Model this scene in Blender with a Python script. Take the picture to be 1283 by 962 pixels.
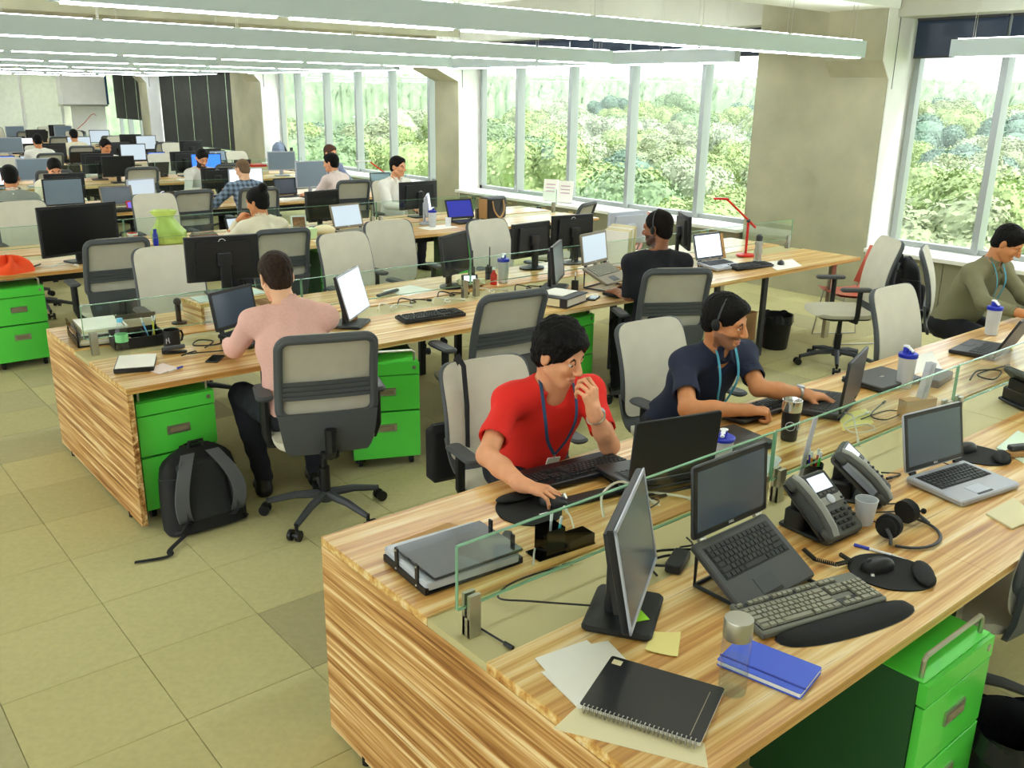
import bpy, bmesh, math, random
import numpy as np
from mathutils import Vector, Matrix, Euler

for _o in list(bpy.data.objects):
    bpy.data.objects.remove(_o)
SC = bpy.context.scene
COL = SC.collection
R = math.radians

# ------------------------------------------------------------------ camera
CAM_H = 2.09
F_PX, PITCH, YAW, ROLL = 1135.5587, R(17.56700), R(50.18015), R(0.85481)
cd = bpy.data.cameras.new('camera')
cam = bpy.data.objects.new('camera', cd)
COL.objects.link(cam)
cd.sensor_width = 36.0
cd.lens = 36.0 * F_PX / 1283.0
cd.clip_start, cd.clip_end = 0.05, 1500
_f = Vector((math.cos(PITCH) * math.cos(YAW), math.cos(PITCH) * math.sin(YAW), -math.sin(PITCH)))
_r = _f.cross(Vector((0, 0, 1))).normalized()
_u = _r.cross(_f)
_c, _s = math.cos(ROLL), math.sin(ROLL)
_r2, _u2 = _c * _r + _s * _u, -_s * _r + _c * _u
_m = Matrix((_r2, _u2, -_f)).transposed().to_4x4()
_m.translation = Vector((0, 0, CAM_H))
cam.matrix_world = _m
SC.camera = cam

# ------------------------------------------------------------------ sky, sun, exposure
SC.view_settings.view_transform = 'Standard'
SC.view_settings.look = 'None'
SC.view_settings.gamma = 1.0
SC.view_settings.use_curve_mapping = False
SC.view_settings.exposure = 1.68
world = bpy.data.worlds.new('bright_hazy_sky')
SC.world = world
world.use_nodes = True
wn = world.node_tree.nodes
wn['Background'].inputs[0].default_value = (0.93, 0.97, 1.0, 1)
wn['Background'].inputs[1].default_value = 0.95
sd = bpy.data.lights.new('sun', 'SUN')
sd.energy = 1.8
sd.angle = R(6)
sd.color = (1.0, 0.96, 0.88)
sun = bpy.data.objects.new('sun', sd)
sun.rotation_euler = Euler((R(38), R(18), R(0)))
COL.objects.link(sun)
LAMP_GLOW = 9.0      # brightness of the diffusers of the linear ceiling lights

# ------------------------------------------------------------------ helpers
def lin(h):
    h = h.lstrip('#')
    v = [int(h[i:i + 2], 16) / 255 for i in (0, 2, 4)]
    return tuple((c / 12.92 if c <= 0.04045 else ((c + 0.055) / 1.055) ** 2.4) for c in v) + (1.0,)

MATS = {}
def mat(name, col, rough=0.5, metal=0.0, var=0.0, vscale=6.0, bump=0.0, bscale=80.0, trans=0.0, alpha=1.0,
        emit=0.0, ior=1.45, spec=0.5, coat=0.0, sheen=0.0):
    """Principled material with procedural noise variation of colour and relief."""
    if name in MATS:
        return MATS[name]
    m = bpy.data.materials.new(name)
    m.use_nodes = True
    nt = m.node_tree
    b = nt.nodes['Principled BSDF']
    c = lin(col) if isinstance(col, str) else col
    b.inputs['Base Color'].default_value = c
    b.inputs['Roughness'].default_value = rough
    b.inputs['Metallic'].default_value = metal
    b.inputs['IOR'].default_value = ior
    b.inputs['Specular IOR Level'].default_value = spec
    if coat: b.inputs['Coat Weight'].default_value = coat
    if sheen: b.inputs['Sheen Weight'].default_value = sheen
    if trans: b.inputs['Transmission Weight'].default_value = trans
    if alpha < 1: b.inputs['Alpha'].default_value = alpha
    if emit:
        b.inputs['Emission Color'].default_value = c
        b.inputs['Emission Strength'].default_value = emit
    if var or bump:
        tc = nt.nodes.new('ShaderNodeTexCoord')
    if var:
        n = nt.nodes.new('ShaderNodeTexNoise')
        n.inputs['Scale'].default_value = vscale
        n.inputs['Detail'].default_value = 4
        nt.links.new(tc.outputs['Object'], n.inputs['Vector'])
        rp = nt.nodes.new('ShaderNodeValToRGB')
        rp.color_ramp.elements[0].position, rp.color_ramp.elements[1].position = 0.3, 0.7
        rp.color_ramp.elements[0].color = tuple(x * (1 - var) for x in c[:3]) + (1,)
        rp.color_ramp.elements[1].color = tuple(min(1, x * (1 + var)) for x in c[:3]) + (1,)
        nt.links.new(n.outputs['Fac'], rp.inputs['Fac'])
        nt.links.new(rp.outputs['Color'], b.inputs['Base Color'])
    if bump:
        n2 = nt.nodes.new('ShaderNodeTexNoise')
        n2.inputs['Scale'].default_value = bscale
        n2.inputs['Detail'].default_value = 3
        nt.links.new(tc.outputs['Object'], n2.inputs['Vector'])
        bp = nt.nodes.new('ShaderNodeBump')
        bp.inputs['Strength'].default_value = bump
        bp.inputs['Distance'].default_value = 0.01
        nt.links.new(n2.outputs['Fac'], bp.inputs['Height'])
        nt.links.new(bp.outputs['Normal'], b.inputs['Normal'])
    MATS[name] = m
    return m

def streaked(name, stops, sc, rough=0.35, fine=3.0, coat=0.0):
    """Wood laminate: long streaks; sc = (x, y, z) scale, small along the grain."""
    m = bpy.data.materials.new(name); m.use_nodes = True
    nt = m.node_tree; b = nt.nodes['Principled BSDF']
    b.inputs['Roughness'].default_value = rough
    if coat: b.inputs['Coat Weight'].default_value = coat; b.inputs['Coat Roughness'].default_value = 0.2
    tc = nt.nodes.new('ShaderNodeTexCoord')
    mp = nt.nodes.new('ShaderNodeMapping'); mp.inputs['Scale'].default_value = sc
    nt.links.new(tc.outputs['Object'], mp.inputs['Vector'])
    n = nt.nodes.new('ShaderNodeTexNoise'); n.inputs['Scale'].default_value = 1.0
    n.inputs['Detail'].default_value = 5; n.inputs['Roughness'].default_value = 0.62; n.inputs['Distortion'].default_value = 0.35
    nt.links.new(mp.outputs['Vector'], n.inputs['Vector'])
    rp = nt.nodes.new('ShaderNodeValToRGB')
    el = rp.color_ramp.elements
    el[0].position, el[0].color = stops[0][0], lin(stops[0][1])
    el[1].position, el[1].color = stops[-1][0], lin(stops[-1][1])
    for p, c in stops[1:-1]:
        e = el.new(p); e.color = lin(c)
    nt.links.new(n.outputs['Fac'], rp.inputs['Fac'])
    n3 = nt.nodes.new('ShaderNodeTexNoise'); n3.inputs['Scale'].default_value = fine
    n3.inputs['Detail'].default_value = 3
    nt.links.new(mp.outputs['Vector'], n3.inputs['Vector'])
    mx = nt.nodes.new('ShaderNodeMixRGB'); mx.blend_type = 'SOFT_LIGHT'; mx.inputs['Fac'].default_value = 0.55
    nt.links.new(rp.outputs['Color'], mx.inputs[1]); nt.links.new(n3.outputs['Fac'], mx.inputs[2])
    nt.links.new(mx.outputs['Color'], b.inputs['Base Color'])
    MATS[name] = m
    return m

def rotz(a):
    return Matrix.Rotation(a, 4, 'Z')

class MB:
    """Collects shapes into one mesh."""
    def __init__(s, M=None):
        s.v, s.f, s.M, s.mi = [], [], M, []
        s.cur = 0
    def _add(s, vs, fs):
        n = len(s.v)
        if s.M is not None: vs = [s.M @ Vector(p) for p in vs]
        s.v.extend([tuple(p) for p in vs])
        s.f.extend([tuple(i + n for i in f) for f in fs])
        s.mi.extend([s.cur] * len(fs))
    def box(s, c, d, M=None, taper=1.0):
        x, y, z = d[0] / 2, d[1] / 2, d[2] / 2
        t = taper
        P = [(-x, -y, -z), (x, -y, -z), (x, y, -z), (-x, y, -z), (-x * t, -y * t, z), (x * t, -y * t, z), (x * t, y * t, z), (-x * t, y * t, z)]
        P = [(M @ Vector(p) if M else Vector(p)) + Vector(c) for p in P]
        s._add(P, [(3, 2, 1, 0), (4, 5, 6, 7), (0, 1, 5, 4), (1, 2, 6, 5), (2, 3, 7, 6), (3, 0, 4, 7)])
        return s
    def rbox(s, c, d, r=0.01, seg=3, M=None, ez=None):
        """Box whose vertical edges are rounded with radius r and whose top/bottom rims are bevelled by ez."""
        ez = min(r * 0.4, d[2] * 0.4) if ez is None else ez
        def ring(ins, z):
            out = []
            rr = max(r - ins, 1e-4)
            for k, (sx, sy) in enumerate(((1, 1), (-1, 1), (-1, -1), (1, -1))):
                cx, cy = sx * (d[0] / 2 - r), sy * (d[1] / 2 - r)
                for j in range(seg + 1):
                    a = (k + j / seg) * math.pi / 2
                    out.append((cx + rr * math.cos(a), cy + rr * math.sin(a), z))
            return out
        h = d[2] / 2
        rings = [ring(ez, -h), ring(0, -h + ez), ring(0, h - ez), ring(ez, h)]
        n = len(rings[0]); V = sum(rings, []); F = [tuple(range(n))[::-1], tuple(range(3 * n, 4 * n))]
        for k in range(3):
            for i in range(n):
                j = (i + 1) % n
                F.append((k * n + i, k * n + j, (k + 1) * n + j, (k + 1) * n + i))
        V = [(M @ Vector(p) if M else Vector(p)) + Vector(c) for p in V]
        s._add(V, F); return s
    def prism(s, poly, z0, z1, M=None):
        n = len(poly)
        V = [Vector((p[0], p[1], z0)) for p in poly] + [Vector((p[0], p[1], z1)) for p in poly]
        if M: V = [M @ p for p in V]
        F = [tuple(range(n))[::-1], tuple(range(n, 2 * n))] + [(i, (i + 1) % n, (i + 1) % n + n, i + n) for i in range(n)]
        s._add(V, F); return s
    def lathe(s, prof, seg=24, M=None, c=(0, 0, 0), cap=True, sy=1.0):
        V, F = [], []
        for r, z in prof:
            for i in range(seg):
                a = 2 * math.pi * i / seg
                V.append(Vector((r * math.cos(a), sy * r * math.sin(a), z)))
        m = len(prof)
        for k in range(m - 1):
            for i in range(seg):
                j = (i + 1) % seg
                F.append((k * seg + i, k * seg + j, (k + 1) * seg + j, (k + 1) * seg + i))
        if cap:
            F.append(tuple(range(seg))[::-1]); F.append(tuple(range((m - 1) * seg, m * seg)))
        V = [(M @ p if M else p) + Vector(c) for p in V]
        s._add(V, F); return s
    def cyl(s, a, b, r, r2=None, seg=12):
        return s.tube([a, b], r, seg, r2=r2)
    def tube(s, pts, r, seg=6, r2=None, closed=False, flat=1.0):
        pts = [Vector(p) for p in pts]; n = len(pts)
        V, F = [], []
        up = None
        for i, p in enumerate(pts):
            if closed: t = pts[(i + 1) % n] - pts[i - 1]
            else: t = pts[min(i + 1, n - 1)] - pts[max(i - 1, 0)]
            if t.length < 1e-9: t = Vector((0, 0, 1))
            t.normalize()
            if up is None:
                up = Vector((0, 0, 1)) if abs(t.z) < 0.9 else Vector((1, 0, 0))
            u = up - t * up.dot(t)
            if u.length < 1e-5: u = t.orthogonal()
            u.normalize(); up = u; w = t.cross(u)
            rr = r if r2 is None else r + (r2 - r) * i / max(1, n - 1)
            for k in range(seg):
                a = 2 * math.pi * k / seg
                V.append(p + rr * (math.cos(a) * w + flat * math.sin(a) * u))
        m = n if closed else n - 1
        for i in range(m):
            for k in range(seg):
                j = (k + 1) % seg; i2 = (i + 1) % n
                F.append((i * seg + k, i * seg + j, i2 * seg + j, i2 * seg + k))
        if not closed:
            F.append(tuple(range(seg))[::-1]); F.append(tuple(range((n - 1) * seg, n * seg)))
        s._add(V, F); return s
    def grid(s, fn, nu, nv, thick=None):
        """fn(u, v) -> point; if thick is given fn returns (point, normal) and the sheet gets a back face and rim."""
        V, B = [], []
        for j in range(nv + 1):
            for i in range(nu + 1):
                q = fn(i / nu, j / nv)
                if thick is not None:
                    V.append(Vector(q[0])); B.append(Vector(q[0]) - Vector(q[1]) * thick)
                else: V.append(Vector(q))
        W = nu + 1
        F = [(j * W + i, j * W + i + 1, (j + 1) * W + i + 1, (j + 1) * W + i) for j in range(nv) for i in range(nu)]
        if thick is not None:
            n = len(V)
            F += [tuple(n + k for k in f[::-1]) for f in F]
            rim = [i for i in range(W)] + [j * W + nu for j in range(1, nv + 1)] + [nv * W + i for i in range(nu - 1, -1, -1)] + [j * W for j in range(nv - 1, 0, -1)]
            for k in range(len(rim)):
                a, b = rim[k], rim[(k + 1) % len(rim)]
                F.append((b, a, a + n, b + n))
            V = V + B
        s._add(V, F); return s
    def ball(s, c, r, seg=12, rings=8, M=None):
        r = (r, r, r) if not isinstance(r, (tuple, list)) else r
        V = [Vector((0, 0, -r[2]))]
        for j in range(1, rings):
            t = -math.pi / 2 + math.pi * j / rings
            for i in range(seg):
                a = 2 * math.pi * i / seg
                V.append(Vector((r[0] * math.cos(t) * math.cos(a), r[1] * math.cos(t) * math.sin(a), r[2] * math.sin(t))))
        V.append(Vector((0, 0, r[2])))
        F = [(0, 1 + (i + 1) % seg, 1 + i) for i in range(seg)]
        for j in range(rings - 2):
            for i in range(seg):
                k = (i + 1) % seg
                F.append((1 + j * seg + i, 1 + j * seg + k, 1 + (j + 1) * seg + k, 1 + (j + 1) * seg + i))
        L = len(V) - 1; b = 1 + (rings - 2) * seg
        F += [(b + i, b + (i + 1) % seg, L) for i in range(seg)]
        V = [(M @ p if M else p) + Vector(c) for p in V]
        s._add(V, F); return s
    def build(s, name, m, parent=None, smooth=True, ang=35, loc=None, rz=0.0):
        me = bpy.data.meshes.new(name)
        me.from_pydata(s.v, [], s.f)
        ms = m if isinstance(m, (list, tuple)) else [m]
        for q in ms: me.materials.append(q)
        if len(ms) > 1: me.polygons.foreach_set('material_index', s.mi)
        if smooth:
            me.polygons.foreach_set('use_smooth', [True] * len(me.polygons))
            me.set_sharp_from_angle(angle=R(ang))
        me.update()
        o = bpy.data.objects.new(name, me)
        COL.objects.link(o)
        if parent is not None: o.parent = parent
        if loc is not None: o.location = loc
        o.rotation_euler.z = rz
        return o

def tag(o, label=None, cat=None, group=None, kind=None):
    if label: o['label'] = label
    if cat: o['category'] = cat
    if group: o['group'] = group
    if kind: o['kind'] = kind
    return o

def thing(name, label, cat, loc=(0, 0, 0), rz=0.0, group=None):
    o = bpy.data.objects.new(name, None)
    o.empty_display_size = 0.05
    COL.objects.link(o)
    o.location = loc; o.rotation_euler = (0, 0, rz)
    return tag(o, label, cat, group)





def dup(root, loc=None, rz=None, label=None, group=None, skip=()):
    def cp(o, par):
        c = o.copy(); COL.objects.link(c)
        if par is not None:
            c.parent = par
        for ch in o.children:
            if ch.name.split('.')[0] in skip: continue
            cp(ch, c)
        return c
    c = cp(root, None)
    if loc is not None: c.location = loc
    if rz is not None: c.rotation_euler = (0, 0, rz)
    if label: c['label'] = label
    if group: c['group'] = group
    elif 'group' in c and group is not None: del c['group']
    return c

def text_part(body, size, m, parent, loc, rot, name='lettering', depth=0.0006, align='CENTER'):
    cu = bpy.data.curves.new(name, 'FONT')
    cu.body = body; cu.size = size; cu.extrude = depth; cu.align_x = align; cu.align_y = 'CENTER'
    cu.resolution_u = 2
    t = bpy.data.objects.new(name, cu); COL.objects.link(t)
    dg = bpy.context.evaluated_depsgraph_get()
    me = bpy.data.meshes.new_from_object(t.evaluated_get(dg))
    bpy.data.objects.remove(t); 
    o = bpy.data.objects.new(name, me); COL.objects.link(o)
    me.materials.clear(); me.materials.append(m)
    o.parent = parent; o.location = loc; o.rotation_euler = rot
    return o

def ray_dir(px, py):
    return (_r2 * ((px - 641.5) / F_PX) - _u2 * ((py - 481.0) / F_PX) + _f)

def D(px, py, z=0.74):
    """The place on the horizontal level z that the photograph shows at this pixel."""
    d = ray_dir(px, py); t = (z - CAM_H) / d.z
    return Vector((d.x * t, d.y * t, z))

# ------------------------------------------------------------------ materials
def thin_glass(name, tint, refl=0.06, edge=None):
    m = bpy.data.materials.new(name); m.use_nodes = True
    nt = m.node_tree; nt.nodes.clear()
    out = nt.nodes.new('ShaderNodeOutputMaterial')
    tr = nt.nodes.new('ShaderNodeBsdfTransparent'); tr.inputs[0].default_value = tint
    gl = nt.nodes.new('ShaderNodeBsdfGlossy'); gl.inputs['Roughness'].default_value = 0.02
    mx = nt.nodes.new('ShaderNodeMixShader')
    lw = nt.nodes.new('ShaderNodeLayerWeight'); lw.inputs[0].default_value = 0.5
    pw = nt.nodes.new('ShaderNodeMath'); pw.operation = 'POWER'; pw.inputs[1].default_value = 4.0
    ml = nt.nodes.new('ShaderNodeMath'); ml.operation = 'MULTIPLY_ADD'; ml.inputs[1].default_value = 0.5; ml.inputs[2].default_value = refl * 0.6
    nt.links.new(lw.outputs['Facing'], pw.inputs[0]); nt.links.new(pw.outputs[0], ml.inputs[0]); nt.links.new(ml.outputs[0], mx.inputs[0])
    nt.links.new(tr.outputs[0], mx.inputs[1]); nt.links.new(gl.outputs[0], mx.inputs[2])
    nt.links.new(mx.outputs[0], out.inputs[0])
    MATS[name] = m
    return m

def veil(name, col, see, rough=0.8):
    """Woven sheet one can partly see through."""
    m = bpy.data.materials.new(name); m.use_nodes = True
    nt = m.node_tree; b = nt.nodes['Principled BSDF']; out = nt.nodes['Material Output']
    b.inputs['Base Color'].default_value = lin(col); b.inputs['Roughness'].default_value = rough
    tr = nt.nodes.new('ShaderNodeBsdfTransparent')
    mx = nt.nodes.new('ShaderNodeMixShader')
    tc = nt.nodes.new('ShaderNodeTexCoord'); n = nt.nodes.new('ShaderNodeTexNoise'); n.inputs['Scale'].default_value = 9
    nt.links.new(tc.outputs['Object'], n.inputs['Vector'])
    mr = nt.nodes.new('ShaderNodeMapRange'); mr.inputs[3].default_value = 1 - see - 0.08; mr.inputs[4].default_value = 1 - see + 0.08
    nt.links.new(n.outputs['Fac'], mr.inputs[0]); nt.links.new(mr.outputs[0], mx.inputs[0])
    nt.links.new(tr.outputs[0], mx.inputs[1]); nt.links.new(b.outputs[0], mx.inputs[2]); nt.links.new(mx.outputs[0], out.inputs[0])
    MATS[name] = m
    return m

M_GLASS = thin_glass('window_glass', (0.97, 0.99, 0.985, 1))
M_SCREEN = thin_glass('screen_glass', (0.93, 0.985, 0.95, 1))
M_GEDGE = mat('glass_edge', '#a9dcbb', 0.15, trans=0.6)
M_WHITE = mat('white_paint', '#efefea', 0.6, var=0.03)
M_CEIL = mat('ceiling_paint', '#eff1ea', 0.8, var=0.03, vscale=1.5)
M_CONC = mat('raw_concrete', '#adab90', 0.85, var=0.17, vscale=1.7, bump=0.25, bscale=14)
M_CONC2 = mat('pale_concrete', '#bdbdad', 0.85, var=0.06, vscale=2.2, bump=0.15, bscale=18)
M_ALU = mat('window_aluminium', '#9aa09e', 0.4, 0.4)
M_BLIND = veil('blind_fabric', '#2b3a52', 0.10)
M_BLIND2 = mat('blackout_fabric', '#30322c', 0.9, var=0.12, vscale=3)
M_HOUSING = mat('lamp_housing', '#cbdadf', 0.55)
M_GLOW = mat('lamp_diffuser', '#f4fbff', 0.5, emit=LAMP_GLOW)
M_GLOW_UP = mat('lamp_uplight', '#f4fbff', 0.5, emit=LAMP_GLOW * 0.55)
M_GREEN_SHADE = mat('green_enamel_shaded', '#1f5229', 0.4)  # the pedestals' green with the shade under the desks put into its colour
M_TOP = streaked('worktop_laminate', [(0.27, '#8a5524'), (0.38, '#bd8540'), (0.48, '#d3a25a'), (0.57, '#e4c27e'), (0.65, '#efd7a4'), (0.76, '#a96f32')], (0.8, 30, 30), 0.32, 3.0, coat=0.25)
M_TOPY = streaked('end_panel_laminate', [(0.29, '#66391a'), (0.40, '#996630'), (0.47, '#b8864a'), (0.54, '#d3a96c'), (0.62, '#f0d7a2'), (0.73, '#905c2a')], (30, 0.9, 36), 0.4, 2.4)
M_CHAN = mat('cable_channel_metal', '#bfb684', 0.5, 0.1)
M_STEEL = mat('brushed_steel', '#b9b7ac', 0.3, 0.9)
M_CHROME = mat('chrome', '#d8d8d8', 0.12, 1.0)
M_DKMET = mat('dark_metal', '#3a3c3e', 0.5, 0.2)
M_BLACK = mat('black_plastic', '#17181a', 0.42)
M_BLACKG = mat('black_gloss', '#0b0b0d', 0.12)
M_SOFT = mat('black_rubber_foam', '#101112', 0.8, bump=0.1, bscale=300)
M_CHARC = mat('charcoal_plastic', '#43464a', 0.5)
M_LAPGR = mat('laptop_grey', '#4a4c4e', 0.42, 0.15)
M_LAPBK = mat('laptop_black', '#1e2023', 0.4)
M_LAPTAN = mat('laptop_bronze_grey', '#837a66', 0.4, 0.15)
M_LAPSIL = mat('laptop_silver', '#a9acb4', 0.35, 0.3)
M_KEY = mat('dark_keycap', '#26282a', 0.5)
M_KEYG = mat('grey_keycap', '#8d8c7a', 0.5)
M_KBGR = mat('keyboard_grey', '#6a6b5f', 0.5)
M_SCR_OFF = mat('screen_dark', '#4b5868', 0.18, spec=0.6)
M_SCR_BLK = mat('screen_black', '#060708', 0.25)
M_PANEL = mat('screen_grey_coating', '#8093a6', 0.25)
M_SCR_LIT = mat('screen_lit_white', '#dfe8f7', 0.3, emit=0.55)
M_SCR_PALE = mat('screen_lit_pale', '#b6c4d3', 0.3, emit=0.22)
M_SCR_BLUE = mat('screen_lit_blue', '#2c62d8', 0.3, emit=0.7)
M_SCR_NAVY = mat('screen_lit_navy', '#1c2484', 0.3, emit=0.3)
M_SILV = mat('silver_plastic', '#b8bdc8', 0.35, 0.2)
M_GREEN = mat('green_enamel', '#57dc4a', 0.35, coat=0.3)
M_PAPER = mat('paper', '#f1efe6', 0.8, var=0.02)
M_CREAM = mat('cream_paper', '#e6dcb4', 0.8, var=0.03)
M_YELL = mat('yellow_note_paper', '#ecdf8e', 0.8)
M_CARD = mat('kraft_card', '#b58a55', 0.8, var=0.08)
M_MESH = veil('chair_mesh', '#cfccba', 0.42)
M_PALE = mat('pale_chair_fabric', '#cdc9b6', 0.9, var=0.04, vscale=5, bump=0.15, bscale=260)
M_SEAT = mat('seat_fabric', '#c9c5b2', 0.9, var=0.04, bump=0.15, bscale=260)
M_FRAME = mat('chair_frame_grey', '#4d5154', 0.5)
M_BLUE = mat('blue_plastic', '#1c2fb4', 0.35)
M_WPLAST = mat('white_plastic', '#eceef0', 0.4)
M_TRANS = mat('milky_plastic', '#dfe3e6', 0.35, trans=0.35)
M_RED = mat('red_plastic', '#d2261e', 0.35)
M_ORANGE = mat('orange_fabric', '#f2501a', 0.8)
M_SALMON = mat('salmon_shell', '#d9705c', 0.4)
M_CLEAR = thin_glass('clear_plastic', (0.95, 0.97, 0.98, 1))
M_SMOKE = thin_glass('smoked_acrylic', (0.10, 0.10, 0.10, 1))
M_WATER = thin_glass('water', (0.90, 0.95, 0.97, 1))
M_PACK = mat('backpack_nylon', '#141517', 0.75, bump=0.15, bscale=240)
M_STRAP = mat('grey_webbing', '#5d6064', 0.8)
M_CORD = mat('black_cable', '#141414', 0.5)
M_CORDW = mat('white_cable', '#d9d6c6', 0.5)
M_LOGO = mat('logo_white', '#e8e8e8', 0.4)
M_INK = mat('ink_dark', '#23262e', 0.6)

# ------------------------------------------------------------------ the room shell
X_IN, X_GL = 9.05, 9.52           # room side of the columns; window glass
Z_SILL, Z_CEIL = 0.62, 3.42
BAY = 7.3
Y_FAR = 31.0
def struct(o):
    o['kind'] = 'structure'; return o

fl = struct(MB().box((2.0, 13.0, -0.06), (15.1, 37, 0.10)).build('floor', mat('floor_screed', '#5c5d4a', 0.9)))
tile_cols = ['#c8c18b', '#cac38e', '#c1ba86', '#bbb488', '#b0a87e']
tile_mats = [mat('carpet_%s' % n, c, 0.95, var=0.05, vscale=40, bump=0.3, bscale=500) for n, c in zip(('beige', 'sand', 'olive', 'sage', 'slate'), tile_cols)]
T = 0.485
tile_me = []
for tm in tile_mats:
    o = MB().rbox((0, 0, 0), (T - 0.002, T - 0.002, 0.012), 0.003, 1, ez=0.0015).build('carpet_tile', tm)
    tile_me.append(o.data); bpy.data.objects.remove(o)
rng = random.Random(5)
def tile_kind(i, j):
    x, y = 0.36 + T * (i + .5), 2.76 + T * (j + .5)
    if (i, j) in ((2, 0), (3, 0)): return 4
    if 5.9 < y < 7.6 and x < 3: return (0, 3, 2, 4, 1, 3)[(i * 5 + j * 3) % 6]
    if i <= -1 and j == 0 and x < 0.36: return 3
    if j == 4 and i <= 1: return 2
    if x > 4.5: return rng.choice((0, 1, 1, 2, 3))
    return rng.choice((0, 1, 1))
cells = []
for i in range(-14, 20):
    for j in range(-14, 58):
        x, y = 0.36 + T * (i + .5), 2.76 + T * (j + .5)
        if x > 9.2: continue
        ang = math.atan2(y, x)
        vis = R(14) < ang < R(88) and x > -0.3 and (y > 1.0)
        hid = any((0.93 + 3.38 * k + .1 < y < 2.39 + 3.38 * k - .1) and 1.3 < x < 7.6 for k in range(9))
        cells.append((0 if (vis and not hid and y < 8.0) else 1, x * x + y * y, i, j, x, y))
cells.sort()
rest = [MB() for _ in tile_mats]
for n, (a, dd, i, j, x, y) in enumerate(cells):
    k = tile_kind(i, j)
    if n < 290:
        o = bpy.data.objects.new('carpet_tile', tile_me[k]); COL.objects.link(o)
        o.parent = fl; o.location = (x, y, -0.006)
    else:
        rest[k].box((x, y, -0.006), (T - 0.002, T - 0.002, 0.012))
for q, tm in zip(rest, tile_mats):
    o = q.build('carpet_tiling', tm, fl, smooth=False); o['kind'] = 'stuff'

struct(MB().box((1.65, 13.0, Z_CEIL + 0.06), (16.4, 37.5, 0.12)).build('ceiling', M_CEIL))
RX90 = Matrix.Rotation(math.pi / 2, 4, 'X')
# downstand beams carried by the columns, and the columns with their corbels
for k in range(-1, 4):
    y0 = 4.98 + BAY * k
    struct(MB().box((1.5, y0 + 0.36, (2.97 + Z_CEIL) / 2), (15.1, 0.72, Z_CEIL - 2.97)).build('ceiling_beam', M_CEIL if k == 0 else M_CONC))
    c = MB()
    c.box((X_IN + 0.30, y0 + 0.36, 1.5), (0.60, 0.64, 3.0))
    col = struct(c.build('column', M_CONC))
    cb = MB()
    prof = [(X_IN + 0.02, 2.31), (X_IN - 0.15 if k != 1 else X_IN - 0.42, 2.49), (X_IN - 0.15 if k != 1 else X_IN - 0.42, 2.97), (X_IN + 0.02, 2.97)]
    cb._add([(p[0], y0 + 0.04, p[1]) for p in prof] + [(p[0], y0 + 0.68, p[1]) for p in prof],
            [(0, 1, 2, 3), (7, 6, 5, 4), (4, 5, 1, 0), (5, 6, 2, 1), (6, 7, 3, 2), (7, 4, 0, 3)])
    cb.build('corbel', M_CONC, col, smooth=False)
    sp_ = MB(); yy = y0 + 0.032
    sp_.prism([(X_IN + 0.012, 0.02), (X_IN + 0.46, 0.02), (X_IN + 0.46, 2.97), (prof[2][0] + 0.01, 2.97), (prof[1][0] + 0.01, 2.49), (X_IN + 0.012, 2.31)], -0.006, 0.006, M=Matrix.Translation((0, yy, 0)) @ RX90)
    sp_.build('window_lit_side', M_WHITE, col, smooth=False)  # white sheet standing for window light on the bare concrete side
    if k in (0, 2):   # a concrete wing wall beside every second column
        MB().box((X_IN + 0.20, y0 + 1.15, 1.7), (0.40, 0.94, 3.4)).build('wing_wall', M_CONC, col)
    MB().tube([(X_IN + 0.08, y0 + 0.03, 2.93), (X_IN + 0.08, y0 + 0.03, 2.22)], 0.008, 6).build('conduit', M_DKMET, col)
struct(MB().box((X_IN + 0.20, 13.0, (2.90 + Z_CEIL) / 2), (0.36, 37, Z_CEIL - 2.90)).build('wall_right', M_CONC2))

# windows: frame, mullions, panes, sill, blinds
def window(n, y0, y1, mull, blind_z, fab):
    w = MB()
    w.box((X_GL, (y0 + y1) / 2, 2.90), (0.10, y1 - y0, 0.08)); w.box((X_GL, (y0 + y1) / 2, Z_SILL + 0.03), (0.10, y1 - y0, 0.06))
    w.box((X_GL, y0 + 0.03, 1.76), (0.10, 0.06, 2.3)); w.box((X_GL, y1 - 0.03, 1.76), (0.10, 0.06, 2.3))
    root = struct(w.build('window_%d' % n, M_ALU))
    for y in mull:
        MB().box((X_GL - 0.02, y, 1.76), (0.15, 0.065, 2.26)).build('mullion', M_ALU, root)
    e = [y0] + list(mull) + [y1]
    for a, b in zip(e[:-1], e[1:]):
        MB().box((X_GL + 0.02, (a + b) / 2, 1.76), (0.008, b - a - 0.03, 2.24)).build('pane', M_GLASS, root)
    MB().rbox((X_IN + 0.20, (y0 + y1) / 2, Z_SILL - 0.015), (0.60, y1 - y0, 0.04), 0.006, 2).build('sill', M_WHITE, root)
    MB().box((X_IN + 0.42, (y0 + y1) / 2, Z_SILL / 2 - 0.02), (0.16, y1 - y0, Z_SILL - 0.04)).build('apron_wall', M_CONC2, root)
    if blind_z:
        for a, b in zip(e[:-1], e[1:]):
            bl = MB().box((X_GL - 0.12, (a + b) / 2, (2.93 + blind_z) / 2), (0.006, b - a - 0.035, 2.93 - blind_z)).build('blind', fab, root)
            MB().tube([(X_GL - 0.12, a + 0.02, 2.90), (X_GL - 0.12, b - 0.02, 2.90)], 0.028, 8).build('roller', M_DKMET, bl)
            MB().box((X_GL - 0.12, (a + b) / 2, blind_z), (0.016, b - a - 0.04, 0.02)).build('hem_bar', M_DKMET, bl)
window(1, -2.0, 4.98, [-0.85, 0.38, 1.60, 2.83, 4.06], 2.53, M_BLIND)
window(2, 6.62, 12.28, [7.66, 8.90, 10.09, 11.29], 2.60, M_BLIND)
window(3, 13.0, 19.58, [13.70, 14.96, 16.20, 17.45, 18.72], 2.60, M_BLIND)
window(4, 21.22, 26.88, [22.30, 23.42, 24.60, 25.8], 0.74, M_BLIND2)
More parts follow.
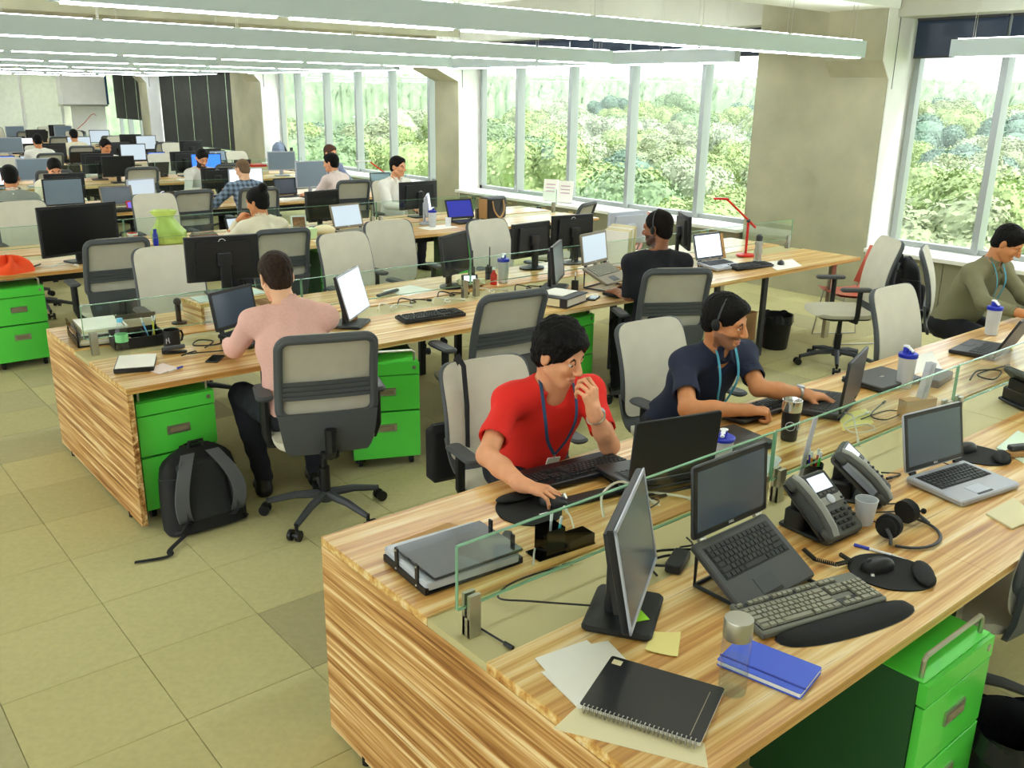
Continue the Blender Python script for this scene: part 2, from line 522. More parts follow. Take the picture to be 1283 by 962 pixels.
window(5, 27.6, 31.0, [28.9, 30.0], 1.28, M_BLIND2)

# low cupboards under the sills
def cupboard():
    r = thing('low_cupboard', 'low grey two-door cupboard under the white window sill', 'cupboard', group='low cupboards along the window wall')
    w = 0.80
    MB().box((0.15, 0, 0.31), (0.28, w - 0.004, 0.55)).build('body', mat('cupboard_grey', '#8b8a74', 0.55), r)
    MB().box((0.17, 0, 0.02), (0.24, w - 0.03, 0.04)).build('plinth', M_DKMET, r)
    for s in (-1, 1):
        d = MB().box((0.0, s * w / 4, 0.32), (0.018, w / 2 - 0.006, 0.53)).build('door', mat('cupboard_grey', '#8b8a74'), r)
        MB().box((-0.012, s * 0.11, 0.53), (0.008, 0.09, 0.022)).build('handle', mat('pull_plate', '#cbbf8a', 0.4, 0.3), d)
        MB().cyl((-0.02, s * 0.03, 0.52), (-0.006, s * 0.03, 0.52), 0.012, seg=8).build('lock', M_DKMET, d)
    return r
cup0 = cupboard()
bays = (([4.55 - 0.8 * k for k in range(6)], 'under the rightmost window', 'left'), ([7.05 + 0.8 * k for k in range(7)], 'under the middle window', 'right'), ([13.5 + 0.8 * k for k in range(7)], 'under the far daylit window', 'right'))
first = True
for ys, where, end in bays:
    for n, y in enumerate(ys):
        o = cup0 if first else dup(cup0)
        first = False
        o['label'] = 'low grey cupboard %s, %s from the %s' % (where, ('first', 'second', 'third', 'fourth', 'fifth', 'sixth', 'seventh')[n], end)
        o.location = (X_IN - 0.02, y, 0)

# far end of the room: glazed meeting-room front
struct(MB().box((2.0, -4.6, 1.7), (15.0, 0.12, 3.4)).build('fill_wall_back', M_WHITE))  # unseen wall, added in white to bounce fill towards the desk fronts
fw = struct(MB().box((2.0, Y_FAR + 4.0, 1.7), (15, 0.06, 3.4)).build('wall_far', mat('meeting_room_wall', '#dfe0c6', 0.8)))
for x in [-1.9 + 1.08 * k for k in range(11)]:
    MB().box((x, Y_FAR, 1.5), (0.07, 0.08, 3.0)).build('partition_post', M_WHITE, fw)
for k in range(10):
    x = -1.9 + 1.08 * (k + 0.5)
    MB().box((x, Y_FAR + 0.02, 1.45), (1.0, 0.012, 2.9)).build('partition_pane', veil('frosted_pane', '#eef4ea', 0.5, 0.3) if k == 0 else MATS['frosted_pane'], fw)
MB().box((3, Y_FAR - 0.01, 2.62), (13, 0.1, 0.1)).build('partition_rail', M_WHITE, fw)
struct(MB().box((2.0, Y_FAR + 2.0, -0.03), (15, 4.2, 0.05)).build('meeting_room_floor', M_CONC2)); struct(MB().box((2.0, Y_FAR + 2.1, 3.05), (15, 4.0, 0.05)).build('meeting_room_ceiling', M_CEIL))
for k in range(5):
    t = thing('ceiling_panel_light', 'square ceiling light in the meeting room behind the frosted panes, %s from the left' % ('first', 'second', 'third', 'fourth', 'fifth')[k], 'ceiling light', (1.2 + 1.9 * k, Y_FAR + 2.0, 3.0))
    MB().box((0, 0, 0.012), (0.64, 0.64, 0.024)).build('frame', M_WHITE, t); MB().box((0, 0, -0.002), (0.58, 0.58, 0.008)).build('diffuser', M_GLOW, t, smooth=False)
wb = thing('whiteboard', 'white board with a thin red curve on the far glazed partition', 'board', (8.55, Y_FAR - 0.09, 1.25))
MB().box((0, 0, 0), (1.0, 0.03, 0.9)).build('panel', M_WHITE, wb)
MB().tube([(-0.4, -0.02, -0.3), (-0.15, -0.02, -0.1), (0.05, -0.02, 0.12), (0.15, -0.02, 0.16), (0.2, -0.02, 0.1)], 0.008, 4).build('curve', M_RED, wb)
MB().box((0, -0.005, 0.46), (1.04, 0.04, 0.03)).build('frame_rail', M_STEEL, wb)
hb = thing('hanging_cupboard', 'white box cupboard high on the far wall beside the black blinds', 'cupboard', (8.35, Y_FAR - 0.35, 2.12))
MB().box((0, 0, 0), (1.25, 0.5, 0.86)).build('body', M_WHITE, hb)
MB().box((0.66, -0.02, 0), (0.05, 0.5, 0.86)).build('side_panel', mat('deep_blue_panel', '#24466e', 0.5), hb)
MB().box((0, 0, -0.46), (1.3, 0.54, 0.05)).build('shelf', M_STEEL, hb)

# ------------------------------------------------------------------ linear ceiling lights
def light_bar(L, x0, name='linear_light', label='', group=None):
    r = thing(name, label, 'ceiling light', group=group)
    h = MB(); h.box((L / 2, 0, 0.08), (L, 0.10, 0.15)); h.build('housing', M_HOUSING, r, smooth=False)
    n = max(1, round(L / 1.22)); s = L / n
    for k in range(n):
        MB().box((s * (k + .5), 0, 0.001), (s - 0.10, 0.055, 0.012)).build('diffuser', M_GLOW, r, smooth=False)
        MB().box((s * (k + .5), 0, 0.158), (s - 0.10, 0.055, 0.010)).build('uplight_diffuser', M_GLOW_UP, r, smooth=False)
    for k in range(n + 1):
        x = min(max(s * k, 0.18), L - 0.18)
        w = MB(); w.tube([(x, -0.02, 0.15), (x, -0.02, Z_CEIL - 2.495)], 0.0022, 4); w.tube([(x, 0.02, 0.15), (x, 0.02, Z_CEIL - 2.495)], 0.0022, 4)
        w.build('suspension_wire', M_STEEL, r)
    return r
ordinal = ['nearest', 'second', 'third', 'fourth', 'fifth', 'sixth', 'seventh', 'eighth', 'ninth']
b0 = None
for k in range(9):
    lab = 'long pale hanging strip light over the %s desk row' % ordinal[k]
    if b0 is None: o = b0 = light_bar(7.25, 0, 'linear_light', lab)
    else: o = dup(b0, label=lab)
    o.location = (1.28, 1.66 + 3.38 * k, 2.495)
o = dup(b0, label='added fill strip light behind the camera'); o.location = (1.28, -1.72, 2.495)  # unseen lamp bar, added to brighten the fronts from the camera side
for y0, L, lab in ((-1.6, 5.88, 'hanging strip light along the rightmost window'), (6.70, 5.7, 'hanging strip light along the middle window beyond the concrete wall'), (13.7, 5.9, 'hanging strip light along the far daylit window'), (21.4, 5.5, 'hanging strip light along the blacked-out window')):
    o = light_bar(L, 0, 'linear_light', lab)
    o.rotation_euler.z = R(90); o.location = (8.80, y0, 2.495)

# ------------------------------------------------------------------ outside
MB().box((230, 150, -7.5), (440, 620, 1)).build('grass_field', mat('grass_ground', '#7f9a4e', 0.95, var=0.3, vscale=0.2))['kind'] = 'structure'
struct(MB().box((60, 118, -6.94), (70, 52, 0.1)).build('pale_car_park', mat('pale_paving', '#d8d5c8', 0.9, var=0.05, vscale=0.3)))
def crown_mesh(seed, n, leaf, rad, flat=0.8):
    g = random.Random(seed)
    lobes = [(Vector((0, 0, 0)), rad * 0.72)]
    for k in range(11):
        a = g.uniform(0, 6.28); e = g.uniform(-0.35, 1.0)
        d = Vector((math.cos(a) * math.cos(e), math.sin(a) * math.cos(e), math.sin(e) * flat))
        lobes.append((d * rad * g.uniform(0.5, 0.75), rad * g.uniform(0.3, 0.48)))
    V, F = [], []
    for k in range(n):
        c, r = lobes[k % len(lobes)]
        d = Vector((g.gauss(0, 1), g.gauss(0, 1), g.gauss(0.15, 1))).normalized()
        p = c + d * r * g.uniform(0.82, 1.04)
        t = (d + Vector((g.gauss(0, .5), g.gauss(0, .5), g.gauss(0, .5)))).normalized()
        u = t.orthogonal().normalized(); w = t.cross(u); s = leaf * g.uniform(0.6, 1.3)
        i = len(V)
        V += [p + u * s, p + w * s * 0.7, p - u * s, p - w * s * 0.7]
        F.append((i, i + 1, i + 2, i + 3))
    for c, r in lobes:      # dense inside of the crown
        m = MB().ball(c, r * 0.86, 10, 7); i = len(V)
        V += [Vector(p) for p in m.v]; F += [tuple(q + i for q in f) for f in m.f]
    return V, F
leaf_m = [mat('leaves_%s' % n, c, 0.7, var=0.25, vscale=0.6) for n, c in (('bright', '#95a86f'), ('mid', '#7d956c'), ('deep', '#6b8572'), ('olive', '#94a07a'), ('pale', '#a4b092'))]
crowns = []
for k in range(6):
    V, F = crown_mesh(40 + k, 9000, 0.115, 3.6)
    me = bpy.data.meshes.new('foliage'); me.from_pydata([tuple(v) for v in V], [], F); me.materials.append(leaf_m[k % 5])
    crowns.append(me)
trunk_o = MB().tube([(0, 0, 0), (0.1, 0, 2.5), (0.0, 0.1, 5.0)], 0.28, 7, r2=0.15).build('trunk', mat('tree_bark', '#6b5a45', 0.9, var=0.2))
trunk_me = trunk_o.data; bpy.data.objects.remove(trunk_o)
g = random.Random(11)
def ground_z(x, y):
    d = math.hypot(x, y)
    return -7.0 + 5.5 * max(0.0, (d - 70) / 130) ** 1.3
def tree(x, y, s, k, label, group=None):
    r = thing('tree', label, 'tree', (x, y, ground_z(x, y) - 0.2), g.uniform(0, 6.28), group)
    for nm, me, z, sc in (('trunk', trunk_me, 0, 1.0), ('foliage', crowns[k], 4.3 * s, s)):
        o = bpy.data.objects.new(nm, me); COL.objects.link(o); o.parent = r; o.location = (0, 0, z); o.scale = (sc, sc, sc * g.uniform(0.85, 1.05))
    return r
tree(37.0, 15.6, 1.0, 0, 'large round bright green tree filling the lower part of the rightmost window')
tree(44.0, 18.0, 0.95, 3, 'tall pale trunked tree right behind the round bright tree outside the rightmost window')
n = 0; d = 30.0
while d < 150 and n < 240:
    step = 5.2 + d * 0.030
    a = R(17) + R(2) * g.random()
    while a < R(68):
        x, y = d * math.cos(a) + g.uniform(-1.5, 1.5), d * math.sin(a) + g.uniform(-1.5, 1.5)
        a += step / d
        if math.hypot(x - 37, y - 15.6) < 5.5 or math.hypot(x - 44, y - 18) < 4: continue
        if 26 < x < 94 and 92 < y < 143: continue
        if a > R(56) and d < 62: continue
        kk = g.randrange(6); tree(x, y, g.uniform(0.72, 0.98) * (1 + d / 900), kk, 'leafy %s tree %s in the woodland outside the windows' % (('bright green', 'mid green', 'deep bluish green', 'olive green', 'pale green', 'fresh green')[kk], 'nearest the building' if d < 45 else 'in the middle distance' if d < 85 else 'far up the slope'), 'woodland trees outside the windows')
        n += 1
    d += step * 0.9
# wooded ridge on the skyline
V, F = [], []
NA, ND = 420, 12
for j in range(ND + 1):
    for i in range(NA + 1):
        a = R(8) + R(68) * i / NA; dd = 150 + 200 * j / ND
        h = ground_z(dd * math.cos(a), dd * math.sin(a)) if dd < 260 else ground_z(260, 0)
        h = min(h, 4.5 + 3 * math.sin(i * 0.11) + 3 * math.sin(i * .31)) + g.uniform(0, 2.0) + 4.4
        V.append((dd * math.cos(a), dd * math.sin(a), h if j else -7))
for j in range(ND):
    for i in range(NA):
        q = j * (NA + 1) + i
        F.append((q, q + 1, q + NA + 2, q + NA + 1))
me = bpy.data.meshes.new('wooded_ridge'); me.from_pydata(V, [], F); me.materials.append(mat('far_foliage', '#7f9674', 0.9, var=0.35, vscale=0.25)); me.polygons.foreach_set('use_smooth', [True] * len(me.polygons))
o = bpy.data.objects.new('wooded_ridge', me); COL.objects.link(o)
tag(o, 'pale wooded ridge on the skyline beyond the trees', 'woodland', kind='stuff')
sl = thing('street_lamp', 'thin pale street lamp among the trees beyond the car park', 'street lamp', (47.5, 82, -6.9))
MB().tube([(0, 0, 0), (0, 0, 6.9)], 0.09, 8, r2=0.05).build('pole', M_STEEL, sl)
MB().box((0.35, 0, 6.9), (0.9, 0.18, 0.1)).build('lamp_head', M_WHITE, sl)

# ------------------------------------------------------------------ furniture
DESK_Z = 0.74
ROWS = [0.93 + 3.38 * k for k in range(9)]
X0D, X1D = 1.21, 7.72

def bench(k):
    """A double row of desks: two worktops, a metal cable channel between them, an end panel, glass screens."""
    yf = ROWS[k]
    lab = ('nearest long wooden double desk row with a metal cable channel and glass screens', 'second long wooden double desk row, where the man in the pink shirt sits',
           'third desk row with the big black monitor and green plastic bag', 'fourth desk row where the man in the plaid shirt works', 'fifth desk row, in front of the black window blinds',
           'sixth desk row, far back at the left', 'seventh desk row, far back at the left', 'eighth desk row, one before the glazed far wall', 'last desk row before the glazed far wall')[k]
    r = thing('desk_row', lab, 'desk', (X0D, yf, 0))
    x1 = (X1D - X0D) if k != 0 else 7.4
    a0, a1, b0, b1 = 0.0, 0.605, 0.87, 1.465
    MB().box((0.014, (a0 + b1) / 2, 0.365), (0.028, b1, 0.69)).build('end_panel', M_TOPY, r, smooth=False)
    f = MB()
    for y in (0.2, 1.25): f.cyl((0.014, y, 0), (0.014, y, 0.03), 0.018, seg=8)
    f.build('foot', M_BLACK, r)
    n = 5; s = x1 / n
    for q in range(n):
        g = 0.0015
        MB().box((s * (q + .5), (a0 + a1) / 2, DESK_Z - 0.0145), (s - g, a1 - a0, 0.029)).build('worktop', M_TOP, r, smooth=False)
        MB().box((s * (q + .5), (b0 + b1) / 2, DESK_Z - 0.0145), (s - g, b1 - b0, 0.029)).build('worktop', M_TOP, r, smooth=False)
        if q:
            l = MB()
            for y0, y1 in ((0.10, a1 - 0.02), (b0 + 0.02, b1 - 0.10)):
                for y in (y0, y1): l.box((s * q, y, 0.355), (0.05, 0.03, 0.70))
                l.box((s * q, (y0 + y1) / 2, 0.69), (0.05, y1 - y0, 0.03))
            l.build('leg_frame', M_DKMET if k else M_STEEL, r, smooth=False)
    l = MB()
    for y in (0.12, 1.345): l.box((x1 - 0.25, y, 0.355), (0.07, 0.035, 0.71))
    l.box((x1 - 0.25, 0.73, 0.69), (0.07, 1.2, 0.03))
    l.build('end_leg_frame', M_STEEL, r, smooth=False)
    c = MB()
    for q in range(n): c.box((s * (q + .5), (a1 + b0) / 2, DESK_Z - 0.022), (s - 0.004, b0 - a1 - 0.004, 0.03))
    c.build('cable_channel', M_CHAN, r, smooth=False)
    MB().box((x1 / 2, (a1 + b0) / 2, 0.60), (x1 - 0.1, b0 - a1 - 0.02, 0.10)).build('cable_tray', M_DKMET, r, smooth=False)
    if k < 5:
        xs = [0.0, 1.36, 2.70, 4.02, 5.34, x1 - 0.02] if k == 0 else [0.02, 1.30, 2.60, 3.90, 5.20, x1 - 0.02]
        for q in range(5):
            a, b = xs[q] + 0.006, xs[q + 1] - 0.006
            y = 0.735; z0, z1 = DESK_Z + 0.085, DESK_Z + 0.265
            sc = MB().box(((a + b) / 2, y, (z0 + z1) / 2), (b - a, 0.008, z1 - z0)).build('glass_screen', M_SCREEN, r, smooth=False)
            e = MB(); t = 0.0018
            e.box(((a + b) / 2, y, z1 + t), (b - a, 0.009, 2 * t)); e.box(((a + b) / 2, y, z0 - t), (b - a, 0.009, 2 * t))
            e.box((a - t, y, (z0 + z1) / 2), (2 * t, 0.009, z1 - z0)); e.box((b + t, y, (z0 + z1) / 2), (2 * t, 0.009, z1 - z0))
            e.build('glass_edge', M_GEDGE, sc, smooth=False)
            for x in (a + 0.045, b - 0.045):
                m = MB(); m.box((x, y - 0.012, DESK_Z + 0.055), (0.036, 0.012, 0.125)); m.box((x, y + 0.012, DESK_Z + 0.055), (0.036, 0.012, 0.125)); m.box((x, y, DESK_Z + 0.02), (0.036, 0.030, 0.06))
                m.build('screen_clamp', M_STEEL, r, smooth=False)
    return r
benches = [bench(k) for k in range(9)]

def make_chair():
    """Task chair; the sitter faces +Y. Origin on the floor under the seat."""
    r = thing('office_chair', 'office chair', 'chair')
    b = MB()
    for k in range(5):
        a = 2 * math.pi * k / 5 + 0.3
        d = Vector((math.cos(a), math.sin(a), 0))
        b.tube([d * 0.03 + Vector((0, 0, 0.115)), d * 0.16 + Vector((0, 0, 0.105)), d * 0.30 + Vector((0, 0, 0.072))], 0.024, 7, r2=0.015)
    b.lathe([(0.04, 0.08), (0.045, 0.10), (0.035, 0.135)], 12)
    b.build('star_base', M_CHARC, r)
    for k in range(5):
        a = 2 * math.pi * k / 5 + 0.3
        d = Vector((math.cos(a), math.sin(a), 0)); t = Vector((-d.y, d.x, 0))
        c = MB(); p = d * 0.305 + Vector((0, 0, 0.028)) + d * 0.012
        for s in (-1, 1): c.cyl(p + t * (s * 0.022) - t * 0.009, p + t * (s * 0.022) + t * 0.009, 0.028, seg=12)
        c.cyl(p - t * 0.02, p + t * 0.02, 0.012, seg=8); c.cyl(d * 0.30 + Vector((0, 0, 0.045)), d * 0.30 + Vector((0, 0, 0.085)), 0.010, seg=6)
        c.build('caster', M_BLACK, r)
    g = MB(); g.cyl((0, 0, 0.10), (0, 0, 0.26), 0.028, seg=12); g.cyl((0, 0, 0.25), (0, 0, 0.40), 0.018, seg=12); g.build('gas_column', M_BLACK, r)
    m = MB(); m.rbox((0, 0.0, 0.405), (0.20, 0.26, 0.05), 0.03, 3); m.rbox((0, -0.20, 0.42), (0.09, 0.16, 0.035), 0.02, 2)
    m.tube([(0, -0.26, 0.42), (0, -0.30, 0.46), (0, -0.30, 0.56)], 0.028, 8); m.cyl((0.10, 0.05, 0.40), (0.21, 0.07, 0.40), 0.007, seg=6)
    m.build('tilt_mechanism', M_BLACK, r)
    s = MB()
    def st(u, v):     # upholstered seat, waterfall front
        x, y = (u - .5) * 2, (v - .5) * 2
        n = 4.0; q = (abs(x) ** n + abs(y) ** n) ** (1 / n); m = max(abs(x), abs(y), 1e-6)
        k = m / max(q, 1e-6)
        x, y = x * k, y * k
        e = min(1.0, max(abs(x), abs(y)) ** 6)
        return (x * 0.25, 0.02 + y * 0.245, 0.475 + 0.012 * x * x - 0.018 * max(0, y) ** 3 - 0.028 * e)
    s.grid(lambda u, v: st(u, v), 14, 14)
    s.grid(lambda u, v: (lambda p: (p[0] * .97, p[1] * .97 + .0006, 0.432 - 0.006 * (u - .5) ** 2))(st(1 - u, v)), 14, 14)
    rim = MB(); W = 60
    def edge(t):
        q = t * 4; k = int(q) % 4; w = q - int(q)
        return [(w, 0), (1, w), (1 - w, 1), (0, 1 - w)][k]
    s.grid(lambda u, v: (lambda a: (lambda P: (P[0] * (1.0 + .015 * math.sin(v * math.pi) - .03 * v), (P[1] - .02) * (1.0 + .015 * math.sin(v * math.pi) - .03 * v) + .02, P[2] * (1 - v) + .430 * v))(st(*a)))(edge((1 - u) * 0.999999)), W, 3)
    s.build('seat', M_SEAT, r, ang=60)
    u_ = MB(); u_.rbox((0, 0.02, 0.424), (0.44, 0.42, 0.022), 0.08, 4); u_.build('seat_shell', M_BLACK, r)
    # back: curved in plan and in profile
    def yb(x, z):
        t = (z - 0.50) / 0.52
        return -0.245 - 0.10 * t ** 1.5 - 0.025 * math.sin(min(1, max(0, t)) * math.pi) * -1.0 + 0.20 * x * x
    def rr_pts(w0, w1, z0, z1, rad, n=6, off=0.0):
        P = []
        for k, (sx, sz) in enumerate(((1, 1), (-1, 1), (-1, -1), (1, -1))):
            for j in range(n + 1):
                a = (k + j / n) * math.pi / 2
                wz = (w1 if sz > 0 else w0)
                P.append((sx * (wz / 2 - rad) + rad * math.cos(a), (z1 if sz > 0 else z0) - sz * rad + rad * math.sin(a)))
        out = []
        for i in range(len(P)):      # subdivide long straight runs
            a, b = P[i], P[(i + 1) % len(P)]
            d = math.hypot(b[0] - a[0], b[1] - a[1]); m = max(1, int(d / 0.06))
            for q in range(m): out.append((a[0] + (b[0] - a[0]) * q / m, a[1] + (b[1] - a[1]) * q / m))
        return [(x, yb(x, z) + off, z) for x, z in out]
    fr = MB(); fr.tube(rr_pts(0.44, 0.43, 0.615, 1.00, 0.045, off=-0.012), 0.017, 8, closed=True, flat=1.0); fr.tube(rr_pts(0.462, 0.452, 0.60, 1.012, 0.055, off=-0.006), 0.014, 8, closed=True)
    fr.build('back_frame', M_FRAME, r, ang=60)
    MB().grid(lambda u, v: (lambda x, z: (x, yb(x, z) - 0.004, z))((u - .5) * 0.415, 0.63 + v * 0.36), 12, 12).build('back_mesh', M_MESH, r)
    lb = MB()
    for z, h in ((0.71, 0.014), (0.735, 0.012), (0.76, 0.012), (0.782, 0.010)):
        lb.grid(lambda u, v: (lambda x, zz: ((x, yb(x, zz) - 0.022, zz), (0, -1, 0)))((u - .5) * 0.42, z + (v - .5) * h * 1.4), 10, 1, thick=0.010)
    lb.grid(lambda u, v: (lambda x, zz: ((x, yb(x, zz) - 0.016, zz), (0, -1, 0)))((u - .5) * 0.40, 0.70 + v * 0.09), 10, 2, thick=0.004)
    lb.build('lumbar_support', M_FRAME, r)
    MB().grid(lambda u, v: (lambda x, z: ((x * (0.80 + 0.2 * v ** 0.5), yb(x, max(z, 0.5)) - 0.020 + 0.05 * (1 - v) ** 2, z), (0, -1, 0)))((u - .5) * 0.47, 0.42 + v * 0.215), 12, 8, thick=-0.02).build('lower_back_shell', M_FRAME, r, ang=60)
    # pale front upholstery of the back
    def fp(u, v):
        x, z = (u - .5) * 2, (v - .5) * 2
        n = 7.0; q = (abs(x) ** n + abs(z) ** n) ** (1 / n); m = max(abs(x), abs(z), 1e-6); k = m / max(q, 1e-6)
        x, z = x * k * 0.228, 0.765 + z * k * 0.262
        return ((x, yb(x, z) + 0.012, z), (0, 1, 0))
    MB().grid(lambda u, v: fp(1 - u, v), 16, 16, thick=0.006).build('back_front_net', M_PALE_NET, r, ang=60)
    for s in (-1, 1):
        a = MB(); a.tube([(s * 0.14, -0.02, 0.41), (s * 0.262, -0.02, 0.42), (s * 0.275, -0.02, 0.47), (s * 0.275, -0.02, 0.655)], 0.019, 8, flat=1.3)
        ao = a.build('armrest', M_BLACK, r)
        MB().rbox((s * 0.275, 0.015, 0.668), (0.085, 0.25, 0.026), 0.035, 4).build('arm_pad', M_CHARC, ao)
    return r
M_PALE_NET = veil('pale_chair_net', '#dad6c3', 0.14)
chair0 = make_chair()
NC = [0]
def chair(x, y, rz, label, group=None, arms=True):
    if NC[0] == 0:
        o = chair0
    else:
        o = dup(chair0, label=label, skip=() if arms else ('armrest',))
    NC[0] += 1
    o.location = (x, y, 0); o.rotation_euler.z = R(rz); o['label'] = label
    if group: o['group'] = group
    return o

def make_pedestal():
    """Green drawer pedestal on casters; the drawers face -Y."""
    r = thing('drawer_pedestal', 'green drawer pedestal', 'cabinet')
    w, d, z0, z1 = 0.39, 0.50, 0.06, 0.64
    MB().rbox((0, 0.012, (z0 + z1) / 2), (w, d - 0.024, z1 - z0), 0.006, 2).build('body', M_GREEN_SHADE, r)
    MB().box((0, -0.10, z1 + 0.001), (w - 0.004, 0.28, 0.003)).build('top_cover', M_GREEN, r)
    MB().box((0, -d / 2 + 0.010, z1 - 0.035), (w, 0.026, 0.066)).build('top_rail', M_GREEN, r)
    for a, b in ((0.355, 0.568), (0.065, 0.350)):
        dr = MB().rbox((0, -d / 2 + 0.010, (a + b) / 2), (w, 0.024, b - a - 0.006), 0.003, 2).build('drawer', M_GREEN, r)
        h = MB(); zc = b - 0.095
        h.box((0, -d / 2 - 0.004, zc), (0.115, 0.008, 0.044)); h.build('pull_plate', M_STEEL, dr, smooth=False)
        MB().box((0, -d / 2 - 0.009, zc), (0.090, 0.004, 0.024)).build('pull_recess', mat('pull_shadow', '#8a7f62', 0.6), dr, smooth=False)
    MB().tube([(-0.17, -d / 2 + 0.03, z1), (-0.17, -d / 2 + 0.03, z1 + 0.050), (-0.155, -d / 2 + 0.03, z1 + 0.062), (0.155, -d / 2 + 0.03, z1 + 0.062), (0.17, -d / 2 + 0.03, z1 + 0.050), (0.17, -d / 2 + 0.03, z1)], 0.007, 8).build('push_bar', M_STEEL, r)
    MB().cyl((0.165, -d / 2 - 0.006, z1 - 0.03), (0.165, -d / 2 + 0.01, z1 - 0.03), 0.011, seg=10).build('lock', M_STEEL, r)
    for sx in (-1, 1):
        for sy in (-1, 1):
            MB().cyl((sx * 0.15 - 0.012, sy * 0.18, 0.03), (sx * 0.15 + 0.012, sy * 0.18, 0.03), 0.03, seg=10).build('caster', M_BLACK, r)
    return r
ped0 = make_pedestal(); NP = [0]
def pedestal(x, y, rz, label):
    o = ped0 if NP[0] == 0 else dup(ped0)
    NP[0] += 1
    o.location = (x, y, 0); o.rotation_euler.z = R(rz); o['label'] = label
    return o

# ------------------------------------------------------------------ things on the desks (user sits at -Y of each thing)
RX = lambda a: Matrix.Rotation(R(a), 4, 'X')
def key_block(mb, w, d, z, rows, gap=0.0022, h=0.006, pad=True):
    """Rows of keycaps inside a w x d field centred on the origin."""
    rh = d / len(rows)
    for j, row in enumerate(rows):
        tot = sum(row); x = -w / 2
        for k in row:
            kw = abs(k) / sum(abs(q) for q in row) * w
            if k > 0: mb.box((x + kw / 2, d / 2 - rh * (j + .5), z + h / 2), (kw - gap, rh - gap, h), taper=0.88)
            x += kw
LAPROWS = [[1] * 14, [1] * 13 + [1.6], [1.4] + [1] * 12 + [1.3], [1.7] + [1] * 11 + [2], [2.2] + [1] * 10 + [2.6], [1.2, 1, 1, 1, 5.4, 1, 1, 1, 1, 1]]
def laptop(label, loc, rz, w=0.345, d=0.235, tilt=0.0, lid=105.0, case='LAPGR', screen='SCR_OFF', keys='KEY', stand=0.0, logo=True, lid_m=None, group=None, fine=True, notes=False):
    """loc: middle of the hinge line. tilt raises the hinge side; lid is measured from the base."""
    r = thing('laptop', label, 'laptop', loc, R(rz), group)
    C, S = MATS[{'LAPGR': 'laptop_grey', 'LAPBK': 'laptop_black', 'LAPTAN': 'laptop_bronze_grey', 'LAPSIL': 'laptop_silver'}[case]], M_SCREENS[screen]
    T = Matrix.Rotation(R(tilt), 4, 'X')
    b = MB(T); b.rbox((0, -d / 2, -0.010), (w, d, 0.022), 0.012, 3)
    base = b.build('base', C, r)
    if fine:
        MB(T).box((0, -d * 0.34, 0.0012), (w * 0.86, d * 0.47, 0.002)).build('key_well', M_BLACK, r, smooth=False)
        k = MB(T @ Matrix.Translation((0, -d * 0.34, 0.0015))); key_block(k, w * 0.84, d * 0.45, 0, LAPROWS, 0.003, 0.0035)
        k.build('keys', M_KEY if keys == 'KEY' else M_KEYG, r, smooth=False)['kind'] = 'stuff'
        t = MB(T).box((-0.02, -d * 0.80, 0.0012), (0.085, 0.050, 0.002)).build('touchpad', M_CHARC if case != 'LAPSIL' else M_SILV, r, smooth=False)
        MB(T).box((-0.02, -d * 0.80 - 0.031, 0.0012), (0.085, 0.010, 0.002)).build('touchpad_buttons', M_BLACK, r, smooth=False)
    hw = 0.645 * w
    L = T @ Matrix.Translation((0, 0, 0.004)) @ Matrix.Rotation(R(lid - 90) * -1, 4, 'X')   # lid upright at 90
    q = MB(L @ RX(90)); q.rbox((0, hw / 2 + 0.006, -0.004), (w, hw, 0.011), 0.014, 3, ez=0.003)
    lo = q.build('lid', lid_m or C, r)
    MB(L).box((0, -0.0025, hw / 2 + 0.008), (w * 0.90, 0.003, hw * 0.82)).build('display', S, lo, smooth=False)
    z = MB(L)
    fr = hw / 2 + 0.008
    for sx in (-1, 1): z.box((sx * w * 0.47, -0.0022, fr), (w * 0.045, 0.003, hw * 0.95))
    for zz, hh in ((fr + hw * 0.445, hw * 0.065), (fr - hw * 0.445, hw * 0.075)): z.box((0, -0.0022, zz), (w * 0.95, 0.003, hh))
    z.build('bezel', M_BLACK if case != 'LAPTAN' else C, lo, smooth=False)
    h = MB(T)
    for sx in (-1, 1): h.cyl((sx * w * 0.42, 0.002, 0.004), (sx * w * 0.34, 0.002, 0.004), 0.007, seg=8)
    h.build('hinge', M_STEEL if case == 'LAPGR' else M_BLACK, r)
    if fine and logo:
        t = text_part('DELL', 0.011, M_LOGO, lo, (0, 0, 0), (0, 0, 0), 'lettering')
        t.matrix_local = L @ Matrix.Translation((0, -0.0040, 0.008 + hw * 0.055)) @ RX(90)
    if stand:
        s = MB(); zc = -stand
        s.tube([(-w * .42, -d * 0.95, zc + 0.006), (-w * .42, 0.0, zc + 0.006), (-w * .42, 0.0, -0.028)], 0.006, 6)
        s.tube([(w * .42, -d * 0.95, zc + 0.006), (w * .42, 0.0, zc + 0.006), (w * .42, 0.0, -0.028)], 0.006, 6)
        s.tube([(-w * .42, 0, zc + 0.006), (w * .42, 0, zc + 0.006)], 0.006, 6); s.tube([(-w * .42, 0, -0.028), (w * .42, 0, -0.028)], 0.006, 6)
        s.build('riser_stand', M_BLACK, r)
    return r
M_SCREENS = {'SCR_OFF': M_SCR_OFF, 'BLK': M_SCR_BLK, 'LIT': M_SCR_LIT, 'PALE': M_SCR_PALE, 'BLUE': M_SCR_BLUE, 'NAVY': M_SCR_NAVY, 'PANEL': M_PANEL}

